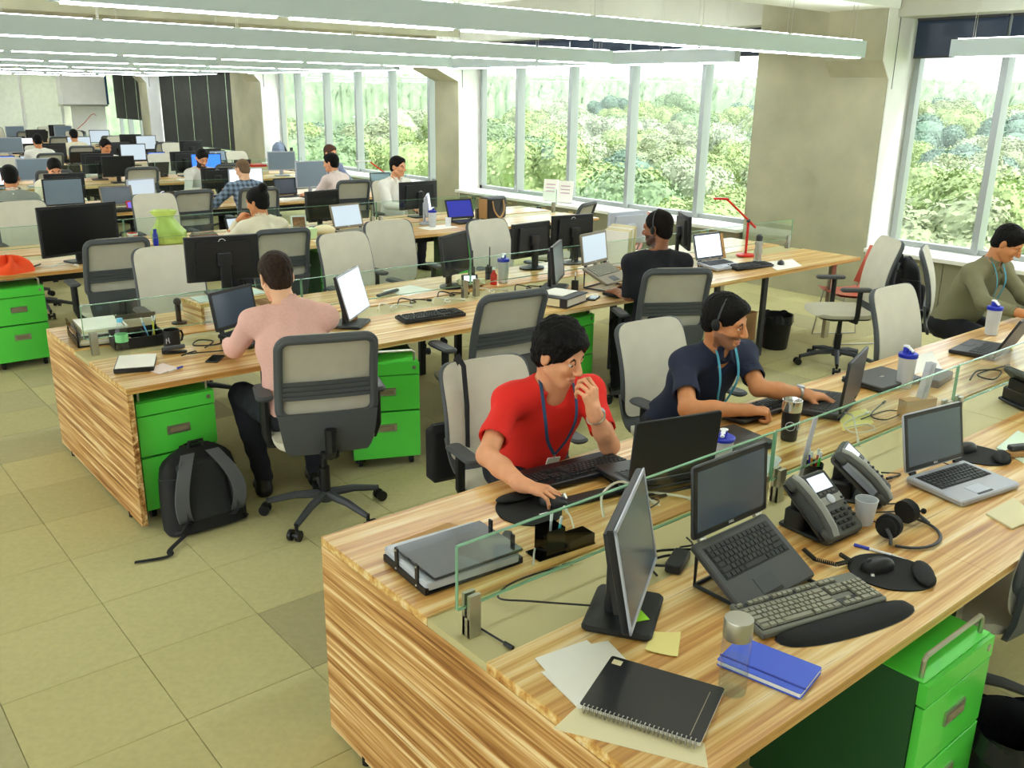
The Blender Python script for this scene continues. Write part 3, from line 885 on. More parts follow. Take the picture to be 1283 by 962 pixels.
def closed_laptop(label, loc, rz, w=0.345, d=0.235, m=None):
    r = thing('closed_laptop', label, 'laptop', loc, R(rz))
    MB().rbox((0, 0, 0.012), (w, d, 0.018), 0.012, 3).build('base', M_LAPBK, r)
    l = MB().rbox((0, 0, 0.0265), (w, d, 0.010), 0.012, 3).build('lid', m or M_LAPGR, r)
    MB().box((0, 0, 0.032), (0.03, 0.012, 0.0012)).build('badge_plate', M_STEEL, l, smooth=False)
    return r

def monitor(label, loc, rz, w=0.51, h=0.30, zc=0.26, screen='BLK', case=None, tilt=0.0, base='plate', logo=None, group=None, bez=0.014, thick=0.045, bezel_m=None):
    """Screen faces -Y. loc: point on the desk under the stand."""
    r = thing('monitor', label, 'monitor', loc, R(rz), group)
    cm = case or M_BLACK
    b = MB()
    if base == 'plate': b.rbox((0, 0, 0.009), (0.24, 0.19, 0.018), 0.02, 3)
    else: b.lathe([(0.115, 0.0), (0.115, 0.012), (0.06, 0.022), (0.03, 0.03)], 20, sy=0.8)
    b.build('stand_base', cm, r)
    n = MB(); n.rbox((0, 0.035, zc * 0.5 + 0.012), (0.065, 0.026, zc + 0.02), 0.010, 2); n.rbox((0, 0.022, zc), (0.09, 0.05, 0.08), 0.012, 2)
    n.build('neck', cm, r)
    T = Matrix.Translation((0, -0.015, zc)) @ RX(-tilt)
    q = MB(T)
    def prof(u, v): return None
    q.rbox((0, 0, 0), (w, 0.022, h), 0.006, 2, ez=0.004)
    q.box((0, 0.011 + (thick - 0.022) / 2, 0), (w * 0.80, thick - 0.02, h * 0.76), taper=0.9)
    case_o = q.build('housing', cm, r)
    z = MB(T)
    for sx in (-1, 1): z.box((sx * (w / 2 - bez / 2), -0.0125, 0), (bez, 0.005, h))
    for sz in (-1, 1): z.box((0, -0.0125, sz * (h / 2 - bez / 2)), (w, 0.005, bez))
    z.build('bezel', bezel_m or cm, r, smooth=False)
    MB(T).box((0, -0.0117, 0), (w - 2 * bez, 0.003, h - 2 * bez)).build('display', M_SCREENS[screen], r, smooth=False)
    if logo:
        g = MB(T); P = [(0.021 * math.cos(a), 0.0, 0.021 * math.sin(a)) for a in [2 * math.pi * k / 24 for k in range(24)]]
        yb_ = 0.0118 if logo == 'hi' else thick
        zz = h * 0.36 if logo == 'hi' else 0.03
        g.tube([(p[0], yb_ + 0.0012, p[2] + zz) for p in P], 0.0022, 5, closed=True)
        lo = g.build('round_logo', M_LOGO, r)
        t = text_part('DELL' if logo != 'hp' else 'hp', 0.012 if logo != 'hp' else 0.024, M_LOGO, lo, (0, 0, 0), (0, 0, 0))
        t.matrix_local = T @ Matrix.Translation((0, yb_ + 0.0015, zz)) @ Matrix.Rotation(math.pi, 4, 'Z') @ RX(90)
    return r

KB_MAIN = [[1] * 13 + [2], [1.5] + [1] * 12 + [1.5], [1.8] + [1] * 11 + [2.2], [2.3] + [1] * 10 + [2.7], [1.4, 1.2, 1.2, 5.8, 1.2, 1.2, 1.2, 1.4]]
def keyboard(label, loc, rz, w=0.445, d=0.145, body='KBGR', keys='KEYG', rest=None, group=None):
    r = thing('keyboard', label, 'keyboard', loc, R(rz), group)
    T = Matrix.Translation((0, 0, 0.0038)) @ RX(4)
    bm, km = (M_KBGR if body == 'KBGR' else M_BLACK), (M_KEYG if keys == 'KEYG' else M_KEY)
    MB(T).rbox((0, 0, 0.012), (w, d, 0.020), 0.008, 2).build('case', bm, r)
    wl = MB(T)
    for cx, cy, ww, dd in ((-w * 0.165, -d * 0.09, w * 0.635, d * 0.64), (w * 0.243, -d * .29, w * 0.15, d * .25), (w * 0.243, d * 0.10, w * 0.15, d * 0.26), (w * 0.40, -d * 0.09, w * 0.165, d * 0.64), (-w * 0.165, d * 0.35, w * 0.635, d * 0.11), (w * .243, d * .35, w * .15, d * .11)):
        wl.box((cx, cy, 0.0222), (ww, dd, 0.0012))
    wl.build('key_wells', M_BLACK, r, smooth=False)
    k = MB(T)
    def blk(cx, cy, ww, dd, rows):
        m = MB(); key_block(m, ww, dd, 0, rows, 0.0032, 0.0075)
        k._add([Vector(p) + Vector((cx, cy, 0.0225)) for p in m.v], m.f)
    blk(-w * 0.165, -d * 0.09, w * 0.625, d * 0.62, KB_MAIN)
    blk(-w * 0.165, d * 0.35, w * 0.625, d * 0.10, [[1, -.9, 1, 1, 1, 1, -.6, 1, 1, 1, 1, -.6, 1, 1, 1, 1]])
    blk(w * 0.243, d * 0.35, w * 0.14, d * 0.10, [[1, 1, 1]])
    blk(w * 0.243, d * 0.10, w * 0.14, d * 0.24, [[1, 1, 1], [1, 1, 1]])
    blk(w * 0.243, -d * 0.29, w * 0.14, d * 0.23, [[-1, 1, -1], [1, 1, 1]])
    blk(w * 0.40, -d * 0.09, w * 0.155, d * 0.62, [[1, 1, 1, 1], [1, 1, 1, 1], [1, 1, 1, 1], [1, 1, 1, 1], [2, 1, 1]])
    k.build('keys', km, r, smooth=False)['kind'] = 'stuff'
    return r

def wrist_rest(label, loc, rz, w=0.47, d=0.085):
    r = thing('wrist_rest', label, 'wrist rest', loc, R(rz))
    m = MB()
    def f(u, v):
        q = 2 * u - 1; t = max(1 - abs(q) ** 4, 0.0) ** 0.5
        y = (v - .5) * d * (0.25 + 0.75 * t) - 0.020 * (1 - q * q) * (1 - v) + 0.006
        return (q * w / 2, y, 0.001 + 0.021 * max(math.sin(math.pi * v), 0) ** 0.6 * t ** 0.7)
    m.grid(f, 28, 10); m.grid(lambda u, v: (lambda p: (p[0], p[1], 0.0))(f(1 - u, v)), 28, 1)
    m.build('pad', M_SOFT, r, ang=70)
    MB().grid(lambda u, v: (lambda p: (p[0] * 1.01, p[1] * 1.02, 0.0015))(f(u, v)), 28, 4).build('base_sheet', M_BLACK, r)
    return r

def mouse(label, loc, rz):
    r = thing('computer_mouse', label, 'mouse', loc, R(rz))
    m = MB()
    def f(u, v):
        a = 2 * math.pi * u; e = v
        rx, ry = 0.030, 0.055
        rad = math.sin(min(1, e) * math.pi / 2)
        x, y = rx * rad * math.cos(a) * (1 + 0.08 * math.sin(a)), ry * rad * math.sin(a)
        return (x, y, 0.036 * math.cos(e * math.pi / 2) ** 0.7 * (1 - 0.12 * y / ry) + 0.001)
    m.grid(lambda u, v: f(1 - u, v), 20, 8)
    m.build('shell', M_BLACK, r, ang=70)
    MB().cyl((-0.004, 0.032, 0.030), (0.004, 0.032, 0.030), 0.008, seg=10).build('scroll_wheel', M_CHARC, r)
    return r

def mouse_pad(label, loc, rz):
    """Round pad with a swollen gel wrist cushion at -Y."""
    r = thing('mouse_pad', label, 'mouse pad', loc, R(rz))
    P = []
    for k in range(36):
        a = 2 * math.pi * k / 36
        x, y = 0.112 * math.cos(a), 0.118 * math.sin(a)
        if y < 0: y *= 1.12; x *= 0.98
        P.append((x, y))
    MB().prism(P, 0.0, 0.004).build('sheet', M_SOFT, r)
    MB().ball((0, -0.095, 0.0135), (0.078, 0.032, 0.0125), 18, 8).build('gel_cushion', M_SOFT, r, ang=80)
    MB().box((-0.03, 0.05, 0.0043), (0.035, 0.010, 0.0006)).build('printed_mark', M_LOGO, r, smooth=False)
    return r

def desk_phone(label, loc, rz):
    """Office telephone: sloping wedge, handset on the left, screen, keypad."""
    r = thing('desk_phone', label, 'telephone', loc, R(rz))
    g = mat('phone_silver_face', '#8f9088', 0.45, 0.15); dk = mat('phone_charcoal', '#4a4b47', 0.5)
    T = Matrix.Translation((0, 0, 0.0745)) @ RX(38)
    b = MB(T)
    b.rbox((0.02, 0.0, 0.012), (0.205, 0.235, 0.026), 0.018, 3)
    b.build('body', dk, r)
    f = MB(); f.rbox((0.02, 0.045, 0.035), (0.17, 0.08, 0.068), 0.02, 3); f.box((0.02, 0.065, 0.075), (0.10, 0.03, 0.08)); f.rbox((0.02, 0.0, 0.006), (0.18, 0.20, 0.012), 0.02, 3)
    f.build('foot', M_BLACK, r)
    MB(T).rbox((0.055, 0.066, 0.0265), (0.125, 0.090, 0.006), 0.010, 3).build('screen_surround', M_BLACK, r)
    MB(T).box((0.055, 0.072, 0.030), (0.092, 0.054, 0.002)).build('screen', mat('phone_screen', '#c6d6e6', 0.3, emit=0.35), r, smooth=False)
    sk = MB(T)
    for k in range(4): sk.box((0.021 + 0.0227 * k, 0.034, 0.031), (0.017, 0.007, 0.004))
    sk.build('soft_keys', dk, r, smooth=False)
    MB(T).box((0.055, 0.010, 0.0262), (0.125, 0.030, 0.003)).build('silver_band', g, r, smooth=False)
    rg = MB(T); rg.lathe([(0.017, 0.026), (0.017, 0.031), (0.012, 0.033), (0.0, 0.0335)], 18, c=(0.055, 0.012, 0)); 
    rg2 = MB(T @ Matrix.Translation((0.055, 0.010, 0))); rg2.lathe([(0.017, 0.026), (0.017, 0.031), (0.012, 0.033), (0.002, 0.0335)], 18); rg2.build('navigation_ring', M_SILV, r)
    k = MB(T)
    for j in range(4):
        for i in range(3): k.rbox((0.024 + 0.026 * i, -0.034 - 0.0195 * j, 0.028), (0.020, 0.012, 0.007), 0.004, 2)
    kp = k.build('keypad', M_BLACK, r)
    k = MB(T)
    for x in (0.002, 0.108):
        for j in range(4): k.rbox((x, 0.002 - 0.022 * j, 0.028), (0.014, 0.010, 0.006), 0.004, 2)
    k.build('function_keys', M_BLACK, r)
    h = MB(T)
    pts = [(-0.068, 0.112, 0.046), (-0.068, 0.085, 0.058), (-0.068, 0.03, 0.066), (-0.068, -0.03, 0.066), (-0.068, -0.085, 0.058), (-0.068, -0.112, 0.046)]
    h.tube(pts, 0.021, 10, flat=0.8)
    for y in (0.095, -0.095): h.rbox((-0.068, y, 0.038), (0.05, 0.05, 0.032), 0.018, 3)
    ho = h.build('handset', M_CHARC if False else dk, r, ang=50)
    m2 = MB(T); m2.tube([(p[0] - 0.002, p[1], p[2] + 0.013) for p in pts], 0.012, 8, flat=0.8); m2.build('handset_highlight_cap', g, ho, ang=50)
    MB(T).box((-0.068, 0, 0.022), (0.055, 0.215, 0.008)).build('cradle', M_BLACK, r, smooth=False)
    return r

def coil(pts, r0, turns, wire, n=12):
    """Points of a coiled cord along a polyline."""
    P = [Vector(p) for p in pts]; L = [0.0]
    for a, b in zip(P[:-1], P[1:]): L.append(L[-1] + (b - a).length)
    out = []; N = turns * n
    for i in range(N + 1):
        s = L[-1] * i / N; k = max(j for j in range(len(L)) if L[j] <= s + 1e-9); k = min(k, len(P) - 2)
        t = (P[k + 1] - P[k]).normalized(); u = t.cross(Vector((0, 0, 1))).normalized(); w = t.cross(u)
        c = P[k] + t * (s - L[k]); a = 2 * math.pi * i / n
        out.append(c + r0 * (math.cos(a) * u + math.sin(a) * w))
    return out

def smooth_path(pts, n=6):
    P = [Vector(p) for p in pts]; out = []
    for i in range(len(P) - 1):
        p0, p1, p2, p3 = P[max(i - 1, 0)], P[i], P[i + 1], P[min(i + 2, len(P) - 1)]
        for k in range(n):
            t = k / n
            out.append(0.5 * ((2 * p1) + (-p0 + p2) * t + (2 * p0 - 5 * p1 + 4 * p2 - p3) * t * t + (-p0 + 3 * p1 - 3 * p2 + p3) * t ** 3))
    out.append(P[-1]); return out

def cable(label, pts, r=0.0028, m=None, name='cable'):
    """A lead lying on the desk; one mesh with its plug."""
    lo = Vector(pts[0])
    q = MB(); P = smooth_path([Vector(p) - lo for p in pts]); q.tube(P, r, 6)
    root = thing(name, label, 'cable', lo)
    q.build('wire', m or M_CORD, root)
    d = (P[-1] - P[-2]).normalized()
    p = MB(); p.cyl(P[-1] - d * 0.012, P[-1] + d * 0.02, r * 2.0, seg=8); p.build('plug', m or M_CORD, root)
    return root

def shaker(label, loc, rz=0, h=0.20, group=None):
    r = thing('shaker_bottle', label, 'bottle', loc, R(rz), group)
    MB().lathe([(0.032, 0.0), (0.036, 0.004), (0.043, h * 0.80)], 24).build('cup', M_TRANS, r)
    l = MB(); l.lathe([(0.046, h * 0.78), (0.047, h * 0.86), (0.043, h * 0.885), (0.030, h * 0.89)], 24); l.lathe([(0.015, h * .88), (0.014, h * 1.0), (0.011, h * 1.02)], 14, c=(0.018, 0, 0)); l.rbox((-0.018, 0, h * 0.91), (0.012, 0.028, 0.024), 0.004, 2)
    lo = l.build('lid', M_BLUE, r)
    f = MB(); f.tube([(-0.030, 0, h * 0.94), (-0.005, 0, h * 1.01), (0.020, 0, h * 1.035)], 0.009, 8, flat=0.6); f.lathe([(0.015, h * 1.02), (0.016, h * 1.05), (0.010, h * 1.06)], 14, c=(0.018, 0, 0))
    f.build('flip_cap', M_WPLAST, lo)
    return r

def sheet(label, corners, z, m=None, thick=0.0012, name='paper_sheet', cat='paper', curl=0.0, group=None):
    """A sheet given by its corners (world x, y); lies on level z."""
    c = [Vector((p[0], p[1])) for p in corners]
    o = (c[0] + c[1] + c[2] + c[3]) / 4
    q = MB()
    def f(u, v):
        p = c[0] * (1 - u) * (1 - v) + c[1] * u * (1 - v) + c[2] * u * v + c[3] * (1 - u) * v - o
        zz = curl * ((2 * u - 1) ** 4 * 0.5 + (2 * v - 1) ** 2 * 0.5)
        return ((p.x, p.y, zz + thick), (0, 0, 1))
    flip = (c[1] - c[0]).cross(c[3] - c[0]) < 0
    q.grid((lambda u, v: f(v, u)) if flip else f, 6, 6, thick=thick)
    ob = q.build(name, m or M_PAPER, None, ang=60, loc=(o.x, o.y, z))
    return tag(ob, label, cat, group)

def pen(label, a, b, z, m=None, r=0.0045):
    o = Vector((a[0], a[1], z + r)); e = Vector((b[0], b[1], z + r)) - o
    t = thing('pen', label, 'pen', o)
    MB().cyl(e * 0.02, e * 0.72, r, seg=8).build('barrel', M_WPLAST, t)
    MB().cyl((0, 0, 0), e * 0.30, r * 1.25, seg=8).build('cap', m or M_BLUE, t)
    MB().cyl(e * 0.72, e, r * 0.9, r2=r * 0.25, seg=8).build('tip', M_STEEL, t)
    return t

def mug(label, loc, rz=0, h=0.10, r0=0.042, m=None):
    t = thing('mug', label, 'mug', loc, R(rz))
    MB().lathe([(r0 * .9, 0), (r0, 0.006), (r0, h), (r0 * 0.93, h), (r0 * 0.9, 0.012), (0.001, 0.010)], 24).build('cup', m or M_BLACK, t)
    MB().tube([(r0 - .002, 0, h * .82), (r0 + 0.022, 0, h * .80), (r0 + 0.032, 0, h * .55), (r0 + 0.022, 0, h * .28), (r0 - .002, 0, h * .24)], 0.006, 8).build('handle', m or M_BLACK, t)
    return t

def backpack(name, label, loc, rz, s=1.0, mats=None, lean=0.0):
    """A rucksack; its shoulder straps lie on the -Y side."""
    t = thing(name, label, 'backpack', loc, R(rz))
    a, b = mats or (M_PACK, M_STRAP)
    T = Matrix.Scale(s, 4) @ RX(lean)
    m = MB(T)
    def f(u, v):
        an = 2 * math.pi * u; z = 0.46 * v
        w = 0.165 * (1 - 0.25 * v ** 3) * (1 - max(0, v - 0.8) ** 2 * 14) ; d = 0.11 * (1 - 0.45 * v ** 2) * (1 - max(0, v - .85) ** 2 * 18)
        ca, sa = math.cos(an), math.sin(an)
        n = 0.55
        return (w * abs(ca) ** n * (1 if ca > 0 else -1), d * abs(sa) ** n * (1 if sa > 0 else -1) + 0.03 * (1 - v), z * (1 - 0.02 * math.sin(an * 3)))
    m.grid(f, 32, 16); m.prism([f(k / 32, 0)[:2] for k in range(32)], 0.0, 0.004); m.prism([f(k / 32, 1)[:2] for k in range(32)], 0.455, 0.462)
    body = m.build('bag_body', a, t, ang=70)
    p = MB(T); p.rbox((0, 0.115, 0.15), (0.24, 0.07, 0.22), 0.03, 4, ez=0.02); p.build('front_pocket', a, t, ang=70)
    z = MB(T); z.tube([f(k / 32, 0.66) for k in range(33)], 0.004, 5); z.build('zip', M_DKMET, t)
    h = MB(T); h.tube([(-0.03, -0.04, 0.45), (-0.028, -0.045, 0.485), (0.028, -0.045, 0.485), (0.03, -0.04, 0.45)], 0.008, 6); h.build('grab_handle', a, t)
    bp = MB(T); bp.rbox((0, -0.075, 0.22), (0.21, 0.03, 0.34), 0.05, 4); bp.build('back_pad', mat('air_mesh', '#2a2c2e', 0.9, bump=0.2, bscale=300), t)
    for sx in (-1, 1):
        st = MB(T)
        st.grid(lambda u, v: (lambda c: ((c[0] + (u - .5) * 0.055, c[1], c[2]), (0, -1, 0.2)))(((sx * (0.05 + 0.07 * math.sin(v * 2.2)), -0.085 - 0.05 * math.sin(v * math.pi), 0.43 - 0.36 * v))), 2, 14, thick=0.012)
        so = st.build('shoulder_strap', b, t, ang=60)
        w = MB(T); w.tube([(sx * 0.108, -0.088, 0.07), (sx * 0.14, -0.10, 0.03), (sx * 0.15, -0.05, 0.02)], 0.010, 6, flat=0.3); w.build('webbing', a, so)
    return t

def bin_basket(label, loc, bag=True):
    t = thing('waste_bin', label, 'bin', loc)
    MB().lathe([(0.105, 0), (0.11, 0.005), (0.135, 0.29), (0.138, 0.30), (0.131, 0.30), (0.105, 0.015), (0.001, 0.013)], 24).build('bucket', M_BLACK, t)
    q = MB(); g = random.Random(3)
    q.grid(lambda u, v: (lambda a: ((0.137 + 0.008 * v + 0.006 * math.sin(a * 7)) * math.cos(a), (0.137 + 0.008 * v + 0.006 * math.sin(a * 7)) * math.sin(a), 0.305 - 0.07 * v + 0.012 * math.sin(a * 5 + 1)))(2 * math.pi * u), 48, 4)
    q.grid(lambda u, v: (lambda a: ((0.137 - 0.03 * v) * math.cos(a), (0.137 - 0.03 * v) * math.sin(a), 0.305 - 0.2 * v))(-2 * math.pi * u), 32, 4)
    q.build('bin_liner', mat('bin_liner', '#1b1c1f', 0.25), t, ang=60)
    return t

# ------------------------------------------------------------------ people: bodies from blended distance fields, meshed as one surface
def V3(*a): return np.array(a, float)
def unit(v):
    v = np.asarray(v, float); n = np.linalg.norm(v); return v / n if n > 1e-9 else v

class Field:
    """Signed distance grid; shapes are blended in one after another."""
    def __init__(s, lo, hi, h):
        s.h = h; s.lo = np.array(lo, float)
        s.n = np.ceil((np.array(hi, float) - s.lo) / h).astype(int) + 1
        s.f = np.full(s.n, 0.25, np.float32)
    def _win(s, lo, hi):
        a = np.clip(np.floor((np.array(lo) - s.lo) / s.h).astype(int), 0, s.n - 1)
        b = np.clip(np.ceil((np.array(hi) - s.lo) / s.h).astype(int) + 1, 1, s.n)
        if (b <= a).any(): return None, None
        ax = [(s.lo[i] + s.h * np.arange(a[i], b[i])).astype(np.float32) for i in range(3)]
        sl = tuple(slice(a[i], b[i]) for i in range(3))
        return sl, (ax[0][:, None, None], ax[1][None, :, None], ax[2][None, None, :])
    def _put(s, sl, d, k, mode):
        f = s.f[sl]
        if mode == 'add':
            if k > 0:
                t = np.clip(0.5 + 0.5 * (f - d) / k, 0, 1); s.f[sl] = f * (1 - t) + d * t - k * t * (1 - t)
            else: s.f[sl] = np.minimum(f, d)
        else:
            d = -d
            if k > 0:
                t = np.clip(0.5 - 0.5 * (f - d) / k, 0, 1); s.f[sl] = f * (1 - t) + d * t + k * t * (1 - t)
            else: s.f[sl] = np.maximum(f, d)
    def cone(s, a, b, ra, rb=None, k=0.01, mode='add', flat=None):
        """Capsule from a to b with radii ra, rb; flat=(axis, factor) widens it across that axis."""
        rb = ra if rb is None else rb
        a, b = np.asarray(a, float), np.asarray(b, float); m = max(ra, rb) * (flat[1] if flat else 1) + k + 3 * s.h
        sl, g = s._win(np.minimum(a, b) - m, np.maximum(a, b) + m)
        if sl is None: return
        ba = b - a; L = max(ba @ ba, 1e-9)
        t = ((g[0] - a[0]) * ba[0] + (g[1] - a[1]) * ba[1] + (g[2] - a[2]) * ba[2]) / L
        t = np.clip(t, 0, 1)
        q = [g[i] - a[i] - t * ba[i] for i in range(3)]
        if flat:
            n, fc = unit(flat[0]), flat[1]
            dn = q[0] * n[0] + q[1] * n[1] + q[2] * n[2]
            r2 = q[0] ** 2 + q[1] ** 2 + q[2] ** 2 - dn ** 2 + (dn / fc) ** 2
        else: r2 = q[0] ** 2 + q[1] ** 2 + q[2] ** 2
        s._put(sl, np.sqrt(np.maximum(r2, 0)) - (ra + (rb - ra) * t), k, mode)
    def ell(s, c, r, M=None, k=0.01, mode='add'):
        c = np.asarray(c, float); r = np.asarray(r, float) * np.ones(3); m = r.max() + k + 3 * s.h
        sl, g = s._win(c - m, c + m)
        if sl is None: return
        p = [g[i] - c[i] for i in range(3)]
        if M is not None: p = [M[0, i] * p[0] + M[1, i] * p[1] + M[2, i] * p[2] for i in range(3)]
        k0 = np.sqrt((p[0] / r[0]) ** 2 + (p[1] / r[1]) ** 2 + (p[2] / r[2]) ** 2)
        k1 = np.sqrt((p[0] / r[0] ** 2) ** 2 + (p[1] / r[1] ** 2) ** 2 + (p[2] / r[2] ** 2) ** 2)
        s._put(sl, k0 * (k0 - 1) / np.maximum(k1, 1e-6), k, mode)
    def plane(s, p, n, k=0.0):
        """Keep only the side the normal points away from."""
        sl, g = s._win(s.lo, s.lo + s.n * s.h); n = unit(n)
        d = (g[0] - p[0]) * n[0] + (g[1] - p[1]) * n[1] + (g[2] - p[2]) * n[2]
        s.f = np.maximum(s.f, d.astype(np.float32))
    def noise(s, amp, freq, seed, M=None):
        g = random.Random(seed); sl, ax = s._win(s.lo, s.lo + s.n * s.h)
        d = 0
        for q in range(5):
            v = unit([g.gauss(0, 1), g.gauss(0, 1), g.gauss(0, .7)]) * freq * g.uniform(.6, 1.6)
            d = d + np.sin(ax[0] * v[0] + ax[1] * v[1] + ax[2] * v[2] + g.uniform(0, 6)) * amp / 2.2
        s.f += d.astype(np.float32)
    def mesh(s):
        f = s.f; ins = f < 0; n = s.n
        c = np.zeros(n - 1, np.int8)
        for i in (0, 1):
            for j in (0, 1):
                for k in (0, 1): c += ins[i:n[0] - 1 + i, j:n[1] - 1 + j, k:n[2] - 1 + k]
        act = (c > 0) & (c < 8)
        idx = np.argwhere(act)
        if len(idx) == 0: return np.zeros((0, 3)), np.zeros((0, 4), int)
        vid = np.full(act.shape, -1, np.int32); vid[tuple(idx.T)] = np.arange(len(idx))
        acc = np.zeros((len(idx), 3)); cnt = np.zeros(len(idx))
        cor = [(i, j, k) for i in (0, 1) for j in (0, 1) for k in (0, 1)]
        val = {q: f[idx[:, 0] + q[0], idx[:, 1] + q[1], idx[:, 2] + q[2]] for q in cor}
        for q in cor:
            for ax in range(3):
                if q[ax]: continue
                w = list(q); w[ax] = 1; w = tuple(w)
                a, b = val[q], val[w]; m = (a < 0) != (b < 0)
                t = np.where(m, a / np.where(m, a - b, 1), 0)
                p = np.array(q, float)[None, :].repeat(len(idx), 0); p[:, ax] = t
                acc[m] += p[m]; cnt += m
        v = s.lo + (idx + acc / cnt[:, None]) * s.h
        F = []
        for ax in range(3):
            u, w = (ax + 1) % 3, (ax + 2) % 3
            a = [slice(0, None)] * 3; b = [slice(0, None)] * 3
            a[ax] = slice(0, n[ax] - 1); b[ax] = slice(1, n[ax])
            ch = ins[tuple(a)] != ins[tuple(b)]
            e = np.argwhere(ch)
            e = e[(e[:, u] > 0) & (e[:, w] > 0) & (e[:, u] < n[u] - 1) & (e[:, w] < n[w] - 1)]
            def vv(du, dw):
                q = e.copy(); q[:, u] -= du; q[:, w] -= dw; return vid[tuple(q.T)]
            quad = np.stack([vv(1, 1), vv(0, 1), vv(0, 0), vv(1, 0)], 1)
            fl = ~ins[tuple(e.T)]
            quad[fl] = quad[fl][:, ::-1]
            F.append(quad)
        return v, np.concatenate(F)

def np_mesh(name, v, f, mats_, parent, mi=None, smooth_it=1):
    if smooth_it:                      # a light relaxation of the grid steps
        for _ in range(smooth_it):
            acc = np.zeros_like(v); cnt = np.zeros(len(v))
            for a, b in ((0, 1), (1, 2), (2, 3), (3, 0)):
                np.add.at(acc, f[:, a], v[f[:, b]]); np.add.at(cnt, f[:, a], 1)
                np.add.at(acc, f[:, b], v[f[:, a]]); np.add.at(cnt, f[:, b], 1)
            v = v * 0.5 + 0.5 * acc / np.maximum(cnt, 1)[:, None]
    me = bpy.data.meshes.new(name)
    me.vertices.add(len(v)); me.vertices.foreach_set('co', v.astype(np.float32).ravel())
    me.loops.add(f.size); me.loops.foreach_set('vertex_index', f.astype(np.int32).ravel())
    me.polygons.add(len(f)); me.polygons.foreach_set('loop_start', np.arange(0, f.size, 4, dtype=np.int32))
    for m in mats_: me.materials.append(m)
    me.update(calc_edges=True)
    me.polygons.foreach_set('use_smooth', np.ones(len(f), bool))
    if mi is not None: me.polygons.foreach_set('material_index', mi.astype(np.int32))
    me.validate()
    o = bpy.data.objects.new(name, me); COL.objects.link(o); o.parent = parent
    return o

def ik(sh, wr, l1, l2, pole):
    d = wr - sh; L = np.linalg.norm(d); Lm = (l1 + l2) * 0.998
    if L > Lm: wr = sh + d / L * Lm; d = wr - sh; L = Lm
    u = d / L; a = (l1 * l1 - l2 * l2 + L * L) / (2 * L); h = math.sqrt(max(l1 * l1 - a * a, 0))
    p = np.asarray(pole, float); p = unit(p - u * (p @ u))
    return sh + u * a + p * h, wr

def pose(P):
    """Joint places in the person's own frame: facing +Y, right hand at +X, floor at z = 0."""
    J = {}; sc = P.get('s', 1.0)
    hip = V3(*P.get('hip', (0, 0, 0.575)))
    ln, sd, tw = R(P.get('lean', 8)), R(P.get('side', 0)), R(P.get('twist', 0))
    t = unit([math.sin(sd), math.sin(ln), math.cos(ln) * math.cos(sd)])
    L = 0.45 * sc
    r = unit([math.cos(tw), math.sin(tw), -math.sin(sd)]); r = unit(r - t * (r @ t)); fw = np.cross(t, r) * 1.0
    J.update(hip=hip, t=t, r=r, fw=fw)
    J['chest'] = hip + t * 0.30 * sc + fw * 0.005
    sb = hip + t * L + fw * P.get('hunch', 0.02)
    J['neck'] = hip + t * (L + 0.055 * sc) + fw * (P.get('hunch', 0.02) + 0.0)
    w = P.get('sw', 0.176) * sc
    J['shr'], J['shl'] = sb + r * w + V3(*P.get('shr', (0, 0, 0))), sb - r * w + V3(*P.get('shl', (0, 0, 0)))
    hy, hp, hr = R(P.get('yaw', 0)), R(P.get('pitch', 10)), R(P.get('roll', 0))
    fx = unit([math.sin(hy) * math.cos(hp), math.cos(hy) * math.cos(hp), -math.sin(hp)])
    rt = unit(np.cross(fx, [0, 0, 1])); up = np.cross(rt, fx)
    rt, up = rt * math.cos(hr) + up * math.sin(hr), up * math.cos(hr) - rt * math.sin(hr)
    J['HM'] = np.stack([rt, fx, up], 1)
    J['head'] = J['neck'] + V3(*P.get('head', (0, 0.045, 0.165))) * sc
    l1, l2 = P.get('l1', 0.285) * sc, P.get('l2', 0.255) * sc
    for s, sg in (('r', 1), ('l', -1)):
        wr = V3(*P['w' + s]); pole = P.get('p' + s, (sg * 0.6, -0.5, -0.8))
        J['el' + s], J['wr' + s] = ik(J['sh' + s], wr, l1, l2, pole)
        if 'e' + s in P: J['el' + s], J['wr' + s] = V3(*P['e' + s]), wr
    for s, sg in (('r', 1), ('l', -1)):
        J['hp' + s] = hip + r * (0.09 * sg) + V3(0, 0, -0.015)
        kn = V3(*P.get('k' + s, (sg * 0.13, 0.42, 0.53))); ft = V3(*P.get('f' + s, (sg * 0.13, 0.40, 0.075)))
        J['kn' + s], J['an' + s] = kn, ft
    return J

SKIN = [mat('skin_fair', '#dd9d74', 0.5, var=0.05, vscale=30, spec=0.35), mat('skin_tan', '#c98859', 0.5, var=0.05, vscale=30, spec=0.35), mat('skin_brown', '#8a5636', 0.48, var=0.05, vscale=30, spec=0.4), mat('skin_pale', '#e6b491', 0.5, var=0.05, vscale=30, spec=0.35)]
M_LIP = mat('lips', '#c07a62', 0.45); M_LIPB = mat('lips_brown', '#74432f', 0.45)
M_EYE = mat('eye_white', '#d6cdc4', 0.3); M_IRIS = mat('iris_dark', '#20130d', 0.15)
M_HAIR = mat('hair_black', '#0b0908', 0.6, var=0.4, vscale=60, bump=0.6, bscale=110, spec=0.18)
M_HAIRB = mat('hair_brown', '#2b1d14', 0.6, var=0.4, vscale=60, bump=0.6, bscale=110, spec=0.2)
M_HAIRS = mat('hair_cropped', '#17120f', 0.8, var=0.3, vscale=90, bump=0.4, bscale=300, spec=0.15)
M_STUB = [mat('stubble_fair', '#b98363', 0.55), mat('stubble_tan', '#8e6247', 0.55), mat('stubble_brown', '#4a3024', 0.55), mat('beard_black', '#1d1613', 0.7, bump=0.5, bscale=300)]

